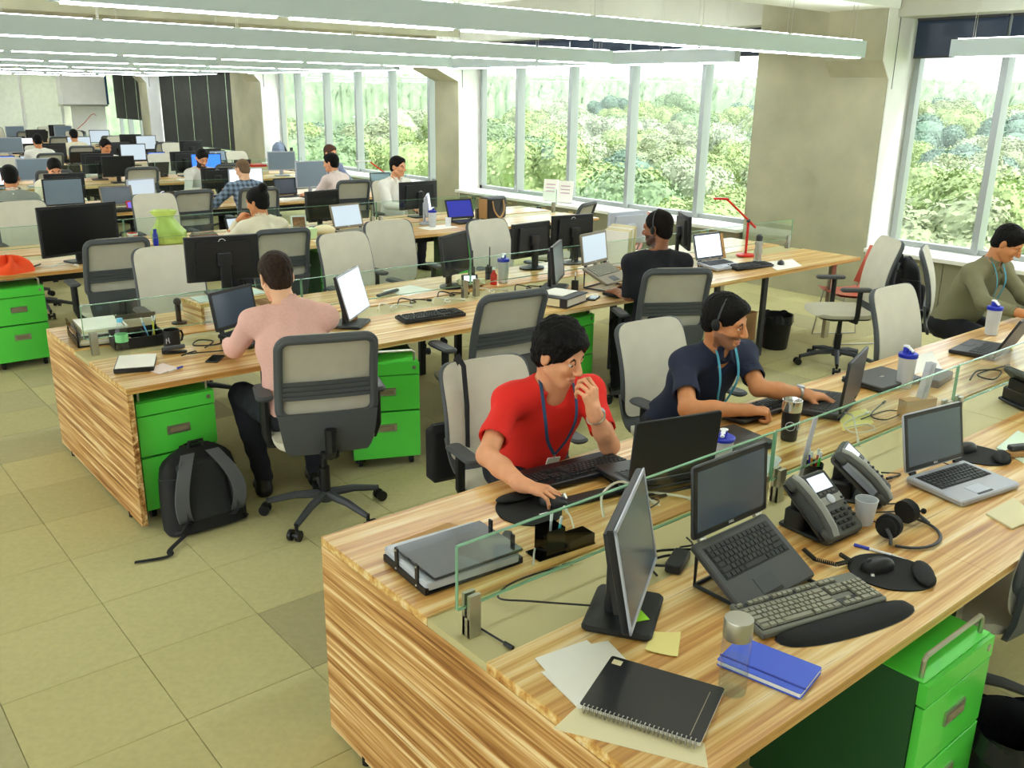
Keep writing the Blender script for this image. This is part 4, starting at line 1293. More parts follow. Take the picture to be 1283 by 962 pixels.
def head_prims(F, H, M, fine, beard=False):
    A = lambda x, y, z: H + M @ V3(x, y, z)
    F.ell(A(0, -0.012, 0.035), (0.074, 0.094, 0.080), M, 0.0)
    F.ell(A(0, 0.022, -0.022), (0.061, 0.068, 0.086), M, 0.02)
    F.ell(A(0, 0.058, -0.092), (0.030, 0.026, 0.022), M, 0.022)
    for s in (-1, 1):
        F.cone(A(s * 0.052, 0.0, -0.055), A(s * 0.02, 0.058, -0.094), 0.020, 0.018, 0.018)
        F.ell(A(s * 0.038, 0.060, -0.028), (0.022, 0.020, 0.022), M, 0.015)
    F.cone(A(-0.042, 0.070, 0.022), A(0.042, 0.070, 0.022), 0.014, 0.014, 0.016)
    if fine:
        for s in (-1, 1):
            F.ell(A(s * 0.032, 0.096, 0.001), (0.018, 0.014, 0.013), M, 0.010, 'sub')
            F.ell(A(s * 0.032, 0.0768, 0.0080), (0.0168, 0.0117, 0.0078), M, 0.004); F.ell(A(s * 0.032, 0.0764, -0.0090), (0.0162, 0.0110, 0.0065), M, 0.004)
    F.cone(A(0, 0.086, 0.012), A(0, 0.109, -0.030), 0.0085, 0.013, 0.008)
    if fine:
        for s in (-1, 1): F.ell(A(s * 0.013, 0.098, -0.036), (0.009, 0.011, 0.008), M, 0.005)
        F.cone(A(-0.020, 0.082, -0.066), A(0.020, 0.082, -0.066), 0.0065, 0.0065, 0.004); F.ell(A(0, 0.089, -0.0645), (0.014, 0.0085, 0.006), M, 0.004)
        F.ell(A(0, 0.087, -0.0765), (0.018, 0.0095, 0.0075), M, 0.004)
        F.cone(A(-0.022, 0.094, -0.0705), A(0.022, 0.094, -0.0705), 0.0035, 0.0035, 0.004, 'sub')
    for s in (-1, 1):
        E = M @ np.array([[math.cos(s * .35), -math.sin(s * .35), 0], [math.sin(s * .35), math.cos(s * .35), 0], [0, 0, 1]])
        F.ell(A(s * 0.077, -0.012, -0.008), (0.009, 0.019, 0.031), E, 0.006)
        if fine: F.ell(A(s * 0.088, -0.008, -0.004), (0.008, 0.010, 0.018), E, 0.004, 'sub')

FING = {'relax': [(18, 26, 16), (22, 30, 18), (26, 32, 20), (30, 34, 20)], 'type': [(28, 30, 18), (26, 32, 18), (28, 34, 18), (30, 34, 18)], 'flat': [(6, 10, 6), (6, 10, 6), (8, 12, 8), (10, 14, 8)],
        'fist': [(62, 80, 40), (66, 84, 42), (70, 84, 44), (72, 84, 44)], 'mouse': [(20, 26, 10), (22, 26, 12), (22, 36, 22), (20, 40, 24)], 'grip': [(40, 55, 32), (44, 56, 34), (48, 58, 36), (50, 60, 36)], 'chin': [(38, 62, 34), (44, 64, 36), (52, 68, 38), (58, 70, 40)]}
def hand_prims(F, wr, d, nrm, side, style, fine, sc=1.0):
    """d: towards the fingers, nrm: out of the palm, side: +1 if the thumb lies at +l."""
    d = unit(d); n = np.asarray(nrm, float); n = unit(n - d * (d @ n)); l = np.cross(n, d) * side
    q = lambda a, b, c: wr + (d * a + l * b + n * c) * sc
    cur = FING[style]
    if not fine:
        F.ell(q(0.055, 0, 0), (0.05, 0.038, 0.018), np.stack([d, l, n], 1), 0.02)
        F.cone(q(0.08, 0.01, 0.005), q(0.15, 0.005, 0.035), 0.022, 0.014, 0.015)
        F.cone(q(0.03, 0.03, 0.01), q(0.09, 0.055, 0.025), 0.013, 0.009, 0.01)
        return
    F.cone(q(-0.02, 0, 0), q(0.02, 0, 0), 0.025 * sc, 0.026 * sc, 0.015, flat=(l, 1.15))
    K = [(0.092, 0.031, -0.002), (0.096, 0.010, -0.004), (0.091, -0.011, -0.003), (0.081, -0.031, 0.001)]
    for (a, b, c) in K: F.cone(q(0.015, b * 0.45, 0), q(a - 0.006, b, c), 0.0145 * sc, 0.0120 * sc, 0.012)
    F.cone(q(0.02, 0.024, 0.008), q(0.05, 0.030, 0.008), 0.017 * sc, 0.012 * sc, 0.010)
    Ls = [(0.041, 0.025, 0.021), (0.046, 0.028, 0.022), (0.042, 0.027, 0.021), (0.033, 0.020, 0.019)]
    for i in range(4):
        a, b, c = K[i]; p = q(a, b, c); ang = 0.0; spl = R((7, 2, -3, -9)[i])
        base = unit(d * math.cos(spl) + l * math.sin(spl)); rr = (0.0092, 0.0094, 0.0090, 0.0080)[i] * sc
        for j in range(3):
            ang += R(cur[i][j]); v = base * math.cos(ang) + n * math.sin(ang); e = p + v * Ls[i][j] * sc
            F.cone(p, e, rr, rr * (0.93 if j < 2 else 0.80), 0.003); p = e; rr *= 0.93
    p = q(0.025, 0.026, 0.010)
    for v, L, r0, r1 in (((0.62, 0.66, 0.42), 0.044, 0.0135, 0.0110), ((0.86, 0.36, 0.36), 0.031, 0.0108, 0.0100), ((0.92, 0.05, 0.38), 0.026, 0.0098, 0.0078)):
        vv = unit(d * v[0] + l * v[1] + n * v[2]); e = p + vv * L * sc; F.cone(p, e, r0 * sc, r1 * sc, 0.004); p = e

def torso_prims(F, J, g, sc=1.0, fem=False, belly=1.0):
    t, r, fw, hip = J['t'], J['r'], J['fw'], J['hip']; M = np.stack([r, fw, t], 1)
    F.ell(hip + t * 0.01, np.array((0.172, 0.125, 0.12)) * sc + g, M, 0.0)
    F.ell(hip + t * 0.14 * sc + fw * 0.012 * belly, np.array((0.150, 0.112 * belly, 0.17)) * sc + g, M, 0.05)
    F.ell(hip + t * 0.31 * sc, np.array((0.168 if not fem else 0.15, 0.112, 0.16)) * sc + g, M, 0.05)
    F.cone(J['shl'] * 0.80 + J['shr'] * 0.20, J['shr'] * 0.80 + J['shl'] * 0.20, 0.056 * sc + g, None, 0.05)
    for s in 'lr': F.ell(J['sh' + s], (0.050 * sc + g), None, 0.04)
    nb = J['neck'] + t * 0.005 - fw * 0.012
    for s in 'lr': F.cone(nb + t * 0.012, J['sh' + s] + t * 0.004, 0.044 * sc + g * .6, 0.042 * sc + g * .6, 0.05)

def person(label, loc, rz, P, skin=0, hair='short', hair_m=None, shirt=None, sleeve=0.55, trousers=None, shoes=None, fine=True, near=True,
           collar=None, neck_cut=0.078, vneck=0.0, group=None, beard=0, h=None, hands=('relax', 'relax'), hn=(None, None), hd=(None, None), fem=False, belly=1.0, folds=0.0028, mono=None, legs=True):
    root = thing('person', label, 'person', loc, R(rz), group)
    sc = P.get('s', 1.0); J = pose(P)
    h = h or (0.0038 if near else 0.011)
    H, M = J['head'], J['HM']
    pts = np.array([J[k] for k in ('hip', 'neck', 'head', 'shr', 'shl', 'elr', 'ell', 'wrr', 'wrl')])
    lo, hi = pts.min(0) - 0.22, pts.max(0) + 0.22
    # --- body
    F = Field(lo, hi, h)
    torso_prims(F, J, -0.006, sc, fem, belly)
    F.cone(J['neck'] - J['t'] * 0.03, H + M @ V3(0, -0.025, -0.05), 0.054 * sc, 0.052 * sc, 0.025)
    G = Field(H - 0.17, H + 0.17, h)
    head_prims(G, H, M, fine)
    for s, sg in (('r', 1), ('l', -1)):
        F.cone(J['sh' + s], J['el' + s], 0.045 * sc, 0.038 * sc, 0.03)
        F.cone(J['el' + s], J['el' + s] * 0.55 + J['wr' + s] * 0.45, 0.038 * sc, 0.039 * sc, 0.02); F.cone(J['el' + s] * 0.6 + J['wr' + s] * 0.4, J['wr' + s], 0.038 * sc, 0.0265 * sc, 0.015)
    # blend the head in
    a = np.round((G.lo - F.lo) / h).astype(int)
    fa = np.maximum(a, 0); fb = np.minimum(a + G.n, F.n); ga = fa - a; gb = ga + (fb - fa)
    shift = (F.lo + a * h) - G.lo     # sub-cell offset is below a grid step
    sl = tuple(slice(fa[i], fb[i]) for i in range(3)); gl = tuple(slice(ga[i], gb[i]) for i in range(3))
    F._put(sl, G.f[gl], 0.012, 'add')
    for i, (s, sg) in enumerate((('r', 1), ('l', -1))):
        fd = J['wr' + s] - J['el' + s]
        d = V3(*hd[i]) if hd[i] is not None else fd
        n = V3(*hn[i]) if hn[i] is not None else V3(0, 0, -1)
        # thumb side: for a palm-down right hand (fingers +Y) the thumb points to -X
        hand_prims(F, J['wr' + s], d, n, -1 if s == 'r' else 1, hands[i], fine, sc * 0.98)
    F.plane(J['hip'] + J['t'] * 0.20, -J['t'])      # the hidden lower trunk ends inside the shirt
    v, f = F.mesh()
    cen = v[f].mean(1); q = (cen - (H + shift)) @ M
    mi = np.zeros(len(f), int)
    if fine:
        lip = (np.abs(q[:, 0]) < 0.020) & (q[:, 1] > 0.080) & (q[:, 2] < -0.0605 - 0.1 * np.abs(q[:, 0])) & (q[:, 2] > -0.0815 + 0.35 * np.abs(q[:, 0]))
        mi[lip] = 1
        brow = (np.abs(q[:, 0]) > 0.013) & (np.abs(q[:, 0]) < 0.050) & (q[:, 1] > 0.045) & (np.abs(q[:, 2] - (0.0235 - 0.9 * (np.abs(q[:, 0]) - 0.036) ** 2 / 0.02)) < 0.0048)
        mi[brow] = 2
        if beard:
            bd = (q[:, 2] < -0.040) & (q[:, 2] > -0.125) & (q[:, 1] > -0.012) & ((q[:, 2] < -0.086) | (np.abs(q[:, 0]) > 0.030) | ((np.abs(q[:, 0]) < 0.028) & (q[:, 2] < -0.047) & (q[:, 2] > -0.060))) & ~lip
            mi[bd] = 3
    hm = hair_m or M_HAIR
    np_mesh('body', v, f, [SKIN[skin], M_LIPB if skin == 2 else M_LIP, hm, M_STUB[3 if beard == 2 else skin % 3]], root, mi, 1 if near else 2)
    Ho = H + shift * 0
    if fine:
        for sg in (-1, 1):
            e = MB(); c = Ho + M @ V3(sg * 0.032, 0.0748, -0.0010)
            e.ball(tuple(c), 0.0115, 12, 8); eo = e.build('eye', M_EYE, root)
            e = MB(); c2 = c + M @ unit(V3(P.get('gaze', (0, 0))[0], 1, P.get('gaze', (0, -0.25))[1])) * 0.0060; e.ball(tuple(c2), 0.0075, 10, 6); e.build('iris', M_IRIS, eo)
    # --- hair
    if hair != 'bald':
        hh = max(h * 0.9, 0.0042); F = Field(H - 0.19, H + 0.19, hh); A = lambda x, y, z: H + M @ V3(x, y, z)
        vol = {'crop': 0.004, 'short': 0.011, 'thick': 0.024, 'bun': 0.012}[hair]
        F.ell(A(0, -0.014, 0.037 + vol * 0.3), (0.075 + vol * .75, 0.095 + vol * .8, 0.080 + vol * 1.1), M, 0.0)
        F.ell(A(0, -0.046, -0.022), (0.060 + vol * .5, 0.054 + vol * .5, 0.058), M, 0.015)
        if hair in ('short', 'thick'): F.ell(A(0.0, 0.052, 0.080), (0.055, 0.042, 0.022 + vol * 0.9), M, 0.02)
        if hair == 'thick':
            g = random.Random(7)
            for q_ in range(34):
                a, e = g.uniform(0, 6.28), g.uniform(0.15, 1.5)
                p = V3(0.078 * math.cos(a) * math.cos(e), -0.012 + 0.100 * math.sin(a) * math.cos(e), 0.045 + 0.092 * math.sin(e))
                F.ell(A(*p), (0.022, 0.022, 0.015), M, 0.012)
        if hair == 'bun': F.ell(A(0.0, -0.085, 0.115), (0.043, 0.040, 0.040), M, 0.012)
        F.noise({'thick': 0.0022, 'crop': 0.0005}.get(hair, 0.0012), 260, 3)
        hl = {'crop': 0.070, 'short': 0.072, 'thick': 0.071, 'bun': 0.074}[hair]     # hairline height on the forehead
        F.ell(A(0, 0.120, hl - 0.135), (0.092, 0.098, 0.137), M, 0.006, 'sub')
        F.ell(A(0, 0.07, -0.06), (0.11, 0.085, 0.075), M, 0.006, 'sub')
        for sg in (-1, 1): F.ell(A(sg * 0.088, 0.002, -0.022), (0.026, 0.026, 0.036), M, 0.004, 'sub')
        F.plane(A(0, 0, -0.062), M @ V3(0, 0.35, -1)); 
        v, f = F.mesh(); np_mesh('hair', v, f, [hm], root, None, 1)
    # --- shirt
    if shirt is not None:
        F = Field(lo, hi, max(h, 0.0056)); gp = 0.011
        torso_prims(F, J, gp, sc, fem, belly)
        for s in 'rl':
            sh, el, wr = J['sh' + s], J['el' + s], J['wr' + s]
            if sleeve <= 1.0:
                end = sh + (el - sh) * (sleeve + 0.12)
                F.cone(sh, end, 0.056 * sc, 0.057 * sc, 0.035)
            else:
                F.cone(sh, el, 0.058 * sc, 0.050 * sc, 0.035); F.cone(el, el + (wr - el) * (sleeve - 1.0), 0.050 * sc, 0.040 * sc, 0.02)
        if folds:
            F.noise(folds, 26, 5); F.noise(folds * 0.6, 60, 9)
        for s in 'rl':
            sh, el, wr = J['sh' + s], J['el' + s], J['wr' + s]
            if sleeve <= 1.0:
                c = sh + (el - sh) * sleeve; u = unit(el - sh); F.cone(c + u * 0.06, c + u * 0.12, 0.062 * sc, 0.07 * sc, 0.0, 'sub'); F.cone(c - u * 0.012, c + u * 0.09, 0.046 * sc, 0.048 * sc, 0.0, 'sub')
            else:
                c = el + (wr - el) * (sleeve - 1.0); u = unit(wr - el); F.cone(c - u * 0.01, c + u * 0.05, 0.034 * sc, 0.034 * sc, 0.0, 'sub')
        nb = J['neck'] - J['t'] * 0.01
        ndir = unit(H - J['neck'])
        F.cone(nb + ndir * 0.02, H, neck_cut * sc * 0.86, 0.12, 0.004, 'sub')
        if vneck: F.cone(nb + J['fw'] * 0.07, nb + J['fw'] * 0.13 - J['t'] * vneck, 0.045, 0.012, 0.01, 'sub')
        F.plane(J['hip'] - V3(0, 0, 0.085), V3(0, 0, -1))
        v, f = F.mesh(); so = np_mesh('shirt', v, f, [shirt], root, None, 2)
        if collar is not None:
            F = Field(J['neck'] - 0.16, J['neck'] + 0.16, max(h, 0.004)); c0 = J['neck'] + ndir * 0.018 - J['fw'] * 0.006
            F.cone(c0 - ndir * 0.020, c0 + ndir * 0.022, 0.072 * sc, 0.064 * sc, 0.0)
            for sg in (-1, 1): F.cone(c0 + J['fw'] * 0.055 + J['r'] * (sg * 0.020), c0 + J['fw'] * 0.082 + J['r'] * (sg * 0.052) - J['t'] * 0.038, 0.016, 0.008, 0.012)
            F.cone(c0 - ndir * 0.06, c0 + ndir * 0.08, 0.0585 * sc, 0.0575 * sc, 0.0, 'sub')
            F.cone(c0 + J['fw'] * 0.055 + ndir * 0.03, c0 + J['fw'] * 0.11 - J['t'] * 0.05, 0.016, 0.012, 0.0, 'sub')
            v, f = F.mesh()
            if len(f): np_mesh('collar', v, f, [collar], root, None, 1)
    # --- trousers and shoes
    if legs:
        tr = trousers or mat('dark_trousers', '#1d2025', 0.85, var=0.1)
        pl = np.array([J[k] for k in ('hip', 'knr', 'knl', 'anr', 'anl')])
        F = Field(pl.min(0) - 0.17, pl.max(0) + 0.17, max(h, 0.0075))
        F.ell(J['hip'] - V3(0, 0, 0.01), (0.185 * sc, 0.145 * sc, 0.115 * sc), None, 0.0)
        for s in 'rl':
            F.cone(J['hp' + s], J['kn' + s], 0.094 * sc, 0.068 * sc, 0.03); F.cone(J['kn' + s], J['an' + s] + V3(0, 0, 0.02), 0.068 * sc, 0.052 * sc, 0.02)
        F.noise(0.004, 30, 8); F.noise(0.0025, 70, 2)
        v, f = F.mesh(); np_mesh('trousers', v, f, [tr], root, None, 2)
        for s in 'rl':
            an = J['an' + s]; dr = V3(*P.get('ft' + s, (0, 1, 0))); F = Field(an - 0.27, an + 0.27, max(h, 0.006))
            b = V3(an[0], an[1], 0.035)
            F.cone(b - dr * 0.045, b + dr * 0.06, 0.034, 0.036, 0.0, flat=(V3(dr[1], -dr[0], 0), 1.1)); F.cone(b + dr * 0.06, b + dr * 0.165 - V3(0, 0, 0.006), 0.038, 0.026, 0.02, flat=(V3(dr[1], -dr[0], 0), 1.35)); F.cone(b - dr * 0.03, an, 0.040, 0.044, 0.03)
            F.plane((0, 0, 0.003), (0, 0, -1))
            v, f = F.mesh(); np_mesh('shoe', v, f, [shoes or mat('black_shoes', '#16130f', 0.4)], root, None, 1)
    root['_j'] = 0; del root['_j']
    return root, J

def to_local(loc, rz, p):
    a = -R(rz); x, y = p[0] - loc[0], p[1] - loc[1]
    return (x * math.cos(a) - y * math.sin(a), x * math.sin(a) + y * math.cos(a), p[2])

def lanyard(root, J, m, drop=0.30, spread=0.075, badge=True, mface=None):
    """Neck ribbon with a badge, lying on the chest."""
    t, r, fw, n = J['t'], J['r'], J['fw'], J['neck']
    tip = n - t * drop + fw * 0.168
    for sg in (-1, 1):
        P = [n + r * (sg * 0.058) + t * 0.052 - fw * 0.035, n + r * (sg * spread) + t * 0.030 + fw * 0.045, n + r * (sg * spread * 0.95) - t * 0.05 + fw * 0.128, n + r * (sg * spread * 0.6) - t * 0.15 + fw * 0.155, tip]
        q = MB(); q.tube([tuple(p) for p in smooth_path([Vector(p) for p in P], 6)], 0.007, 6, flat=0.25); q.build('lanyard', m, root)
    if badge:
        B = Matrix([[r[0], fw[0], t[0]], [r[1], fw[1], t[1]], [r[2], fw[2], t[2]]]).to_4x4(); c = tip - t * 0.055 + fw * 0.004
        B.translation = Vector(c)
        MB(B).box((0, 0, 0.0), (0.056, 0.004, 0.086)).build('badge', M_WPLAST, root, smooth=False)
        MB(B).box((0, 0.0028, -0.006), (0.024, 0.002, 0.032)).build('badge_photo', M_INK, root, smooth=False)
        MB(B).tube([(0, 0, 0.045), (0, 0, 0.06)], 0.004, 6).build('badge_clip', M_STEEL, root)

def wrist_watch(root, J, s, m):
    a, b = J['wr' + s], J['el' + s]; u = unit(a - b); c = a - u * 0.03
    q = MB(); w = Vector(u); o = w.orthogonal().normalized(); p = w.cross(o)
    q.tube([tuple(Vector(c) + 0.031 * (math.cos(k * math.pi / 9) * o + math.sin(k * math.pi / 9) * p)) for k in range(18)], 0.0095, 6, closed=True, flat=0.5)
    wo = q.build('watch', m, root)
    dl_ = MB(); cc = Vector(c) + 0.034 * (Vector((0, 0, 1)) - w * w.z).normalized(); nn = (cc - Vector(c)).normalized(); dl_.cyl(cc - nn * 0.004, cc + nn * 0.005, 0.019, seg=16); dl_.build('watch_dial', M_SILV, wo)
    return wo

def head_band(root, J, m):
    H, M = J['head'], J['HM']
    P = [H + M @ V3(0.083 * math.cos(a), -0.01, 0.035 + 0.092 * math.sin(a)) for a in [math.pi * k / 14 for k in range(-1, 16)]]
    q = MB(); q.tube([tuple(p) for p in P], 0.0045, 6); ho = q.build('headset_band', m, root)
    for sg in (-1, 1):
        e = MB(); c = H + M @ V3(sg * 0.092, -0.01, -0.005); e.ball(tuple(c), (0.014, 0.026, 0.028), 10, 7); e.build('ear_cushion', M_SOFT, ho)

# ------------------------------------------------------------------ nearest desk row: things on it
def W(px, py, z=DESK_Z):
    v = D(px, py, z); return (v.x, v.y, z + 0.0005)
def W2(px, py, z=DESK_Z):
    v = D(px, py, z); return (v.x, v.y)
ZT = DESK_Z + 0.0005
laptop('open dark grey laptop tilted up on a riser behind the grey keyboard, front desk', (2.055, 1.45, 0.885), 0, tilt=33, lid=128, stand=0.1445, case='LAPGR', screen='SCR_OFF')
laptop('open laptop with silver keyboard and blank screen at the right beside the headset', (3.28, 1.42, 0.7705), -9, tilt=2, lid=104, case='LAPSIL', screen='SCR_OFF')
monitor('black monitor seen almost edge-on with a green note on its foot', (1.64, 1.475, ZT), 33, w=0.42, h=0.285, zc=0.21, screen='SCR_OFF', tilt=11, bez=0.012, bezel_m=M_SILV)
sheet('bright green sticky note on the foot of the edge-on monitor', [W2(778, 782, .76), W2(786, 766, .76), W2(803, 764, .76), W2(814, 776, .76)], 0.7595, mat('lime_note', '#9ad92c', 0.8), name='sticky_note', cat='note')
keyboard('grey full size keyboard with pale keycaps in front of the tilted laptop', (2.068, 1.175, ZT), -14)
wrist_rest('long black foam wrist rest along the front of the grey keyboard', (2.085, 1.062, ZT), -15)
mouse_pad('round black mouse pad with gel cushion right of the grey keyboard', (2.44, 1.14, ZT), 35)
mouse('black computer mouse on the round pad right of the grey keyboard', (2.425, 1.17, ZT + 0.004), 62)
desk_phone('grey desk phone with lit screen just behind the tilted laptop', (2.51, 1.44, ZT), -3)
desk_phone('pale desk phone turned away, behind the milky cup and headset', (2.86, 1.50, ZT), 20)
_c = coil([(2.34, 1.37, .755), (2.31, 1.31, .755), (2.33, 1.25, .757), (2.385, 1.235, .757), (2.40, 1.28, .755)], 0.0055, 40, 0.002, 8)
_o = MB().tube([tuple(Vector(p) - Vector(_c[0])) for p in _c], 0.0021, 5).build('coiled_cord', M_CORD, None, loc=_c[0])
tag(_o, 'coiled black handset cord between the grey desk phone and the mouse pad', 'cord')
pen('blue and clear ballpoint pen lying behind the mouse pad', W(1070, 684), W(1135, 702), ZT)
mouse_pad('black mouse pad beside the silver keyboard laptop at the right edge', (3.62, 1.42, ZT), 20)
mouse('black computer mouse on the pad at the right edge', (3.62, 1.46, ZT + 0.004), 70)
# headset
hs = thing('headset', 'black wired headset lying on the desk in front of the pale phone', 'headset', (2.72, 1.25, ZT))
P = [(0.125 * math.cos(a), 0.115 * math.sin(a), 0.008) for a in [R(200) + R(170) * k / 14 for k in range(15)]]
MB().tube(P, 0.006, 7, flat=0.7).build('head_band', M_BLACK, hs)
for sx, yy in ((-1, -0.02), (1, 0.0)):
    e = MB(); e.cyl((sx * 0.062, 0.03 + yy, 0.045), (sx * 0.090, 0.025 + yy, 0.048), 0.040, seg=18); e.cyl((sx * 0.088, 0.025 + yy, 0.048), (sx * 0.100, 0.024 + yy, 0.048), 0.030, seg=14); eo = e.build('ear_cup', M_SOFT, hs)
    MB().tube([(sx * 0.125, -0.03, 0.008), (sx * 0.112, 0.0 + yy, 0.03), (sx * 0.100, 0.022 + yy, 0.045)], 0.006, 6).build('yoke', M_CHARC, eo)
MB().tube(smooth_path([(0.095, 0.02, 0.05), (0.13, 0.06, 0.03), (0.16, 0.035, 0.02), (0.175, 0.02, 0.02)]), 0.004, 6).build('microphone_boom', M_BLACK, hs)
MB().ball((0.178, 0.018, 0.02), 0.010, 8, 6).build('microphone_foam', M_SOFT, hs)
MB().tube(smooth_path([(0.06, 0.03, 0.004), (0.0, 0.10, 0.004), (0.08, 0.17, 0.004), (0.20, 0.12, 0.004), (0.21, 0.05, 0.004), (0.13, 0.09, 0.006), (0.05, 0.14, 0.006)]), 0.0025, 6).build('lead', M_CORD, hs)
# bottle, books and papers at the near corner
b = thing('water_bottle', 'clear water bottle with a brushed silver cap beside the blue notebook', 'bottle', W(917, 866))
MB().lathe([(0.030, 0.0), (0.0335, 0.004), (0.0345, 0.02), (0.0345, 0.135), (0.031, 0.152), (0.028, 0.158)], 32).build('vessel', M_CLEAR, b)
MB().lathe([(0.0315, 0.004), (0.0325, 0.05), (0.0325, 0.088), (0.001, 0.0885)], 32).build('water', M_WATER, b)
MB().lathe([(0.0338, 0.150), (0.0345, 0.153), (0.0345, 0.197), (0.0335, 0.200), (0.001, 0.2005)], 32).build('cap', M_STEEL, b)
nb = thing('notebook', 'blue hardcover notebook with an elastic band beside the water bottle', 'notebook', (1.742, 1.075, ZT), R(-78))
MB().box((0, 0, 0.0085), (0.212, 0.130, 0.012)).build('pages', M_PAPER, nb, smooth=False)
c = MB(); c.rbox((0, 0, 0.016), (0.218, 0.138, 0.003), 0.006, 2); c.rbox((0, 0, 0.0015), (0.218, 0.138, 0.003), 0.006, 2); c.box((0, 0.068, 0.0085), (0.212, 0.003, 0.015)); c.build('cover', mat('blue_cover', '#4563d8', 0.55), nb)
MB().box((0, -0.045, 0.0182), (0.222, 0.006, 0.0012)).build('elastic_band', mat('band_blue', '#1b2f9a', 0.6), nb, smooth=False)
spn = thing('spiral_notebook', 'large black spiral bound notebook at the near corner of the desk', 'notebook', (1.415, 1.165, ZT + 0.002), R(-66))
sw_, sd_ = 0.285, 0.215
pg = MB()
for k in range(4): pg.box((0.0, 0.004 + .0008 * k, 0.003 + 0.0035 * k), (sw_ - 0.006, sd_ - 0.01, 0.0030))
pg.build('pages', M_PAPER, spn, smooth=False)
MB().rbox((0, 0, 0.0175), (sw_, sd_, 0.0016), 0.006, 2, ez=0.0004).build('front_cover', mat('black_cover', '#1d1e22', 0.3, coat=0.4), spn)
MB().box((0.115, -0.01, 0.0186), (0.002, sd_ * 0.8, 0.0004)).build('printed_line', mat('gold_print', '#8d8670', 0.5), spn, smooth=False)
MB().box((-0.120, 0.085, 0.0186), (0.024, 0.020, 0.0005)).build('price_label', M_CREAM, spn, smooth=False)
rings = MB()
for k in range(26):
    x = -sw_ / 2 + 0.012 + k * (sw_ - 0.024) / 25
    rings.tube([(x, -sd_ / 2 + 0.001 + 0.0085 * math.cos(a), 0.0105 + 0.0115 * math.sin(a)) for a in [2 * math.pi * j / 10 for j in range(10)]], 0.0012, 4, closed=True)
rings.build('spiral_wire', M_STEEL, spn)['kind'] = 'stuff'
dots = MB()
sheet('cream punched page sticking out under the spiral notebook at the corner', [W2(693, 913), (1.345, 0.945), (1.40, 1.00), W2(748, 862)], ZT - 0.0003, M_CREAM, 0.0008)
for i, (cc, lab) in enumerate((([W2(670, 826), W2(735, 803), W2(790, 850), W2(722, 885)], 'white printed sheet topmost of the papers behind the spiral notebook'), ([W2(678, 843), W2(738, 822), W2(784, 868), W2(725, 889)], 'white sheet second in the fanned papers behind the spiral notebook'), ([W2(700, 815), W2(762, 803), W2(790, 832), W2(730, 850)], 'white sheet sticking out at the right of the fanned papers'))):
    sheet(lab, cc, ZT + 0.0026 - 0.0012 * i, M_PAPER, 0.0008)
sheet('pale yellow note curling up beside the edge-on monitor', [W2(808, 816), W2(849, 825), W2(853, 794), W2(817, 793)], ZT, M_YELL, 0.0008, name='note_slip', cat='note', curl=0.006)
# folder tray
tr = thing('document_tray', 'black metal document tray holding clear folders at the left desk end', 'tray', (1.445, 2.00, ZT), R(-4))
MB().box((0, 0, 0.004), (0.33, 0.25, 0.005)).build('tray_floor', M_BLACK, tr, smooth=False)
for sx in (-1, 1): MB().box((sx * 0.165, 0, 0.012), (0.012, 0.25, 0.020)).build('side_rail', M_BLACK, tr, smooth=False)
for sx in (-1, 1):
    for y in (-0.075, 0.045):
        po = MB().box((sx * 0.168, y, 0.040), (0.006, 0.016, 0.075)).build('post', M_BLACK, tr, smooth=False)
        for z in (0.012, 0.070): MB().ball((sx * 0.171, y, z), 0.004, 8, 6).build('rivet', M_STEEL, po)
MB().box((0, 0, 0.074), (0.33, 0.02, 0.004), M=None).build('cross_bar', M_BLACK, tr, smooth=False) if False else None
fo = tag(MB().rbox((0, 0, 0.018), (0.325, 0.265, 0.030), 0.012, 3).build('clear_folder', mat('folder_film', '#d4dae2', 0.25, trans=0.3), None, loc=(1.443, 2.005, ZT + 0.0075), rz=R(-5)), 'clear plastic folder stack lying in the black document tray', 'folder')
f2 = tag(MB().rbox((0, 0, 0.006), (0.318, 0.235, 0.010), 0.008, 2).build('black_folder', mat('black_folder_film', '#2a2a30', 0.14, coat=0.6), None, loc=(1.455, 1.985, ZT + 0.0415), rz=R(-3)), 'shiny black folder topmost in the document tray', 'folder')
tag(MB().prism([(-0.15, -0.01), (0.15, -0.01), (0.13, 0.055), (-0.10, 0.055)], 0.0, 0.004).build('cardboard_flap', M_CARD, None, loc=(1.46, 2.16, ZT), rz=R(3)), 'brown cardboard flap sticking out behind the document tray', 'cardboard')
st = thing('stapler', 'dark stapler lying behind the document tray by the glass', 'stapler', W(632, 690), R(-50))
MB().rbox((0, 0, 0.008), (0.035, 0.13, 0.014), 0.01, 3).build('base', M_BLACK, st); MB().rbox((0, 0.005, 0.034), (0.030, 0.12, 0.022), 0.01, 3, M=RX(-6)).build('arm', M_CHARC, st); MB().rbox((0, 0.05, 0.02), (0.024, 0.03, 0.03), 0.006, 2).build('hinge', M_BLACK, st)
pen('blue tipped pen leaning by the folder tray corner', W(620, 680), W(650, 706), ZT)
ph_ = thing('pen_holder', 'smoked acrylic pen holder behind the glass near the mouse pad', 'pen holder', (1.765, 1.865, ZT), R(-5))
for sx in (-1, 1): MB().box((-0.045 + sx * 0.034, 0, 0.045), (0.003, 0.06, 0.088)).build('side_wall', M_SMOKE, ph_, smooth=False)
for sy in (-1, 1): MB().box((-0.045, sy * 0.03, 0.045), (0.071, 0.003, 0.088)).build('wall', M_SMOKE, ph_, smooth=False)
MB().box((0, 0, 0.002), (0.22, 0.075, 0.004)).build('base', M_SMOKE, ph_, smooth=False)
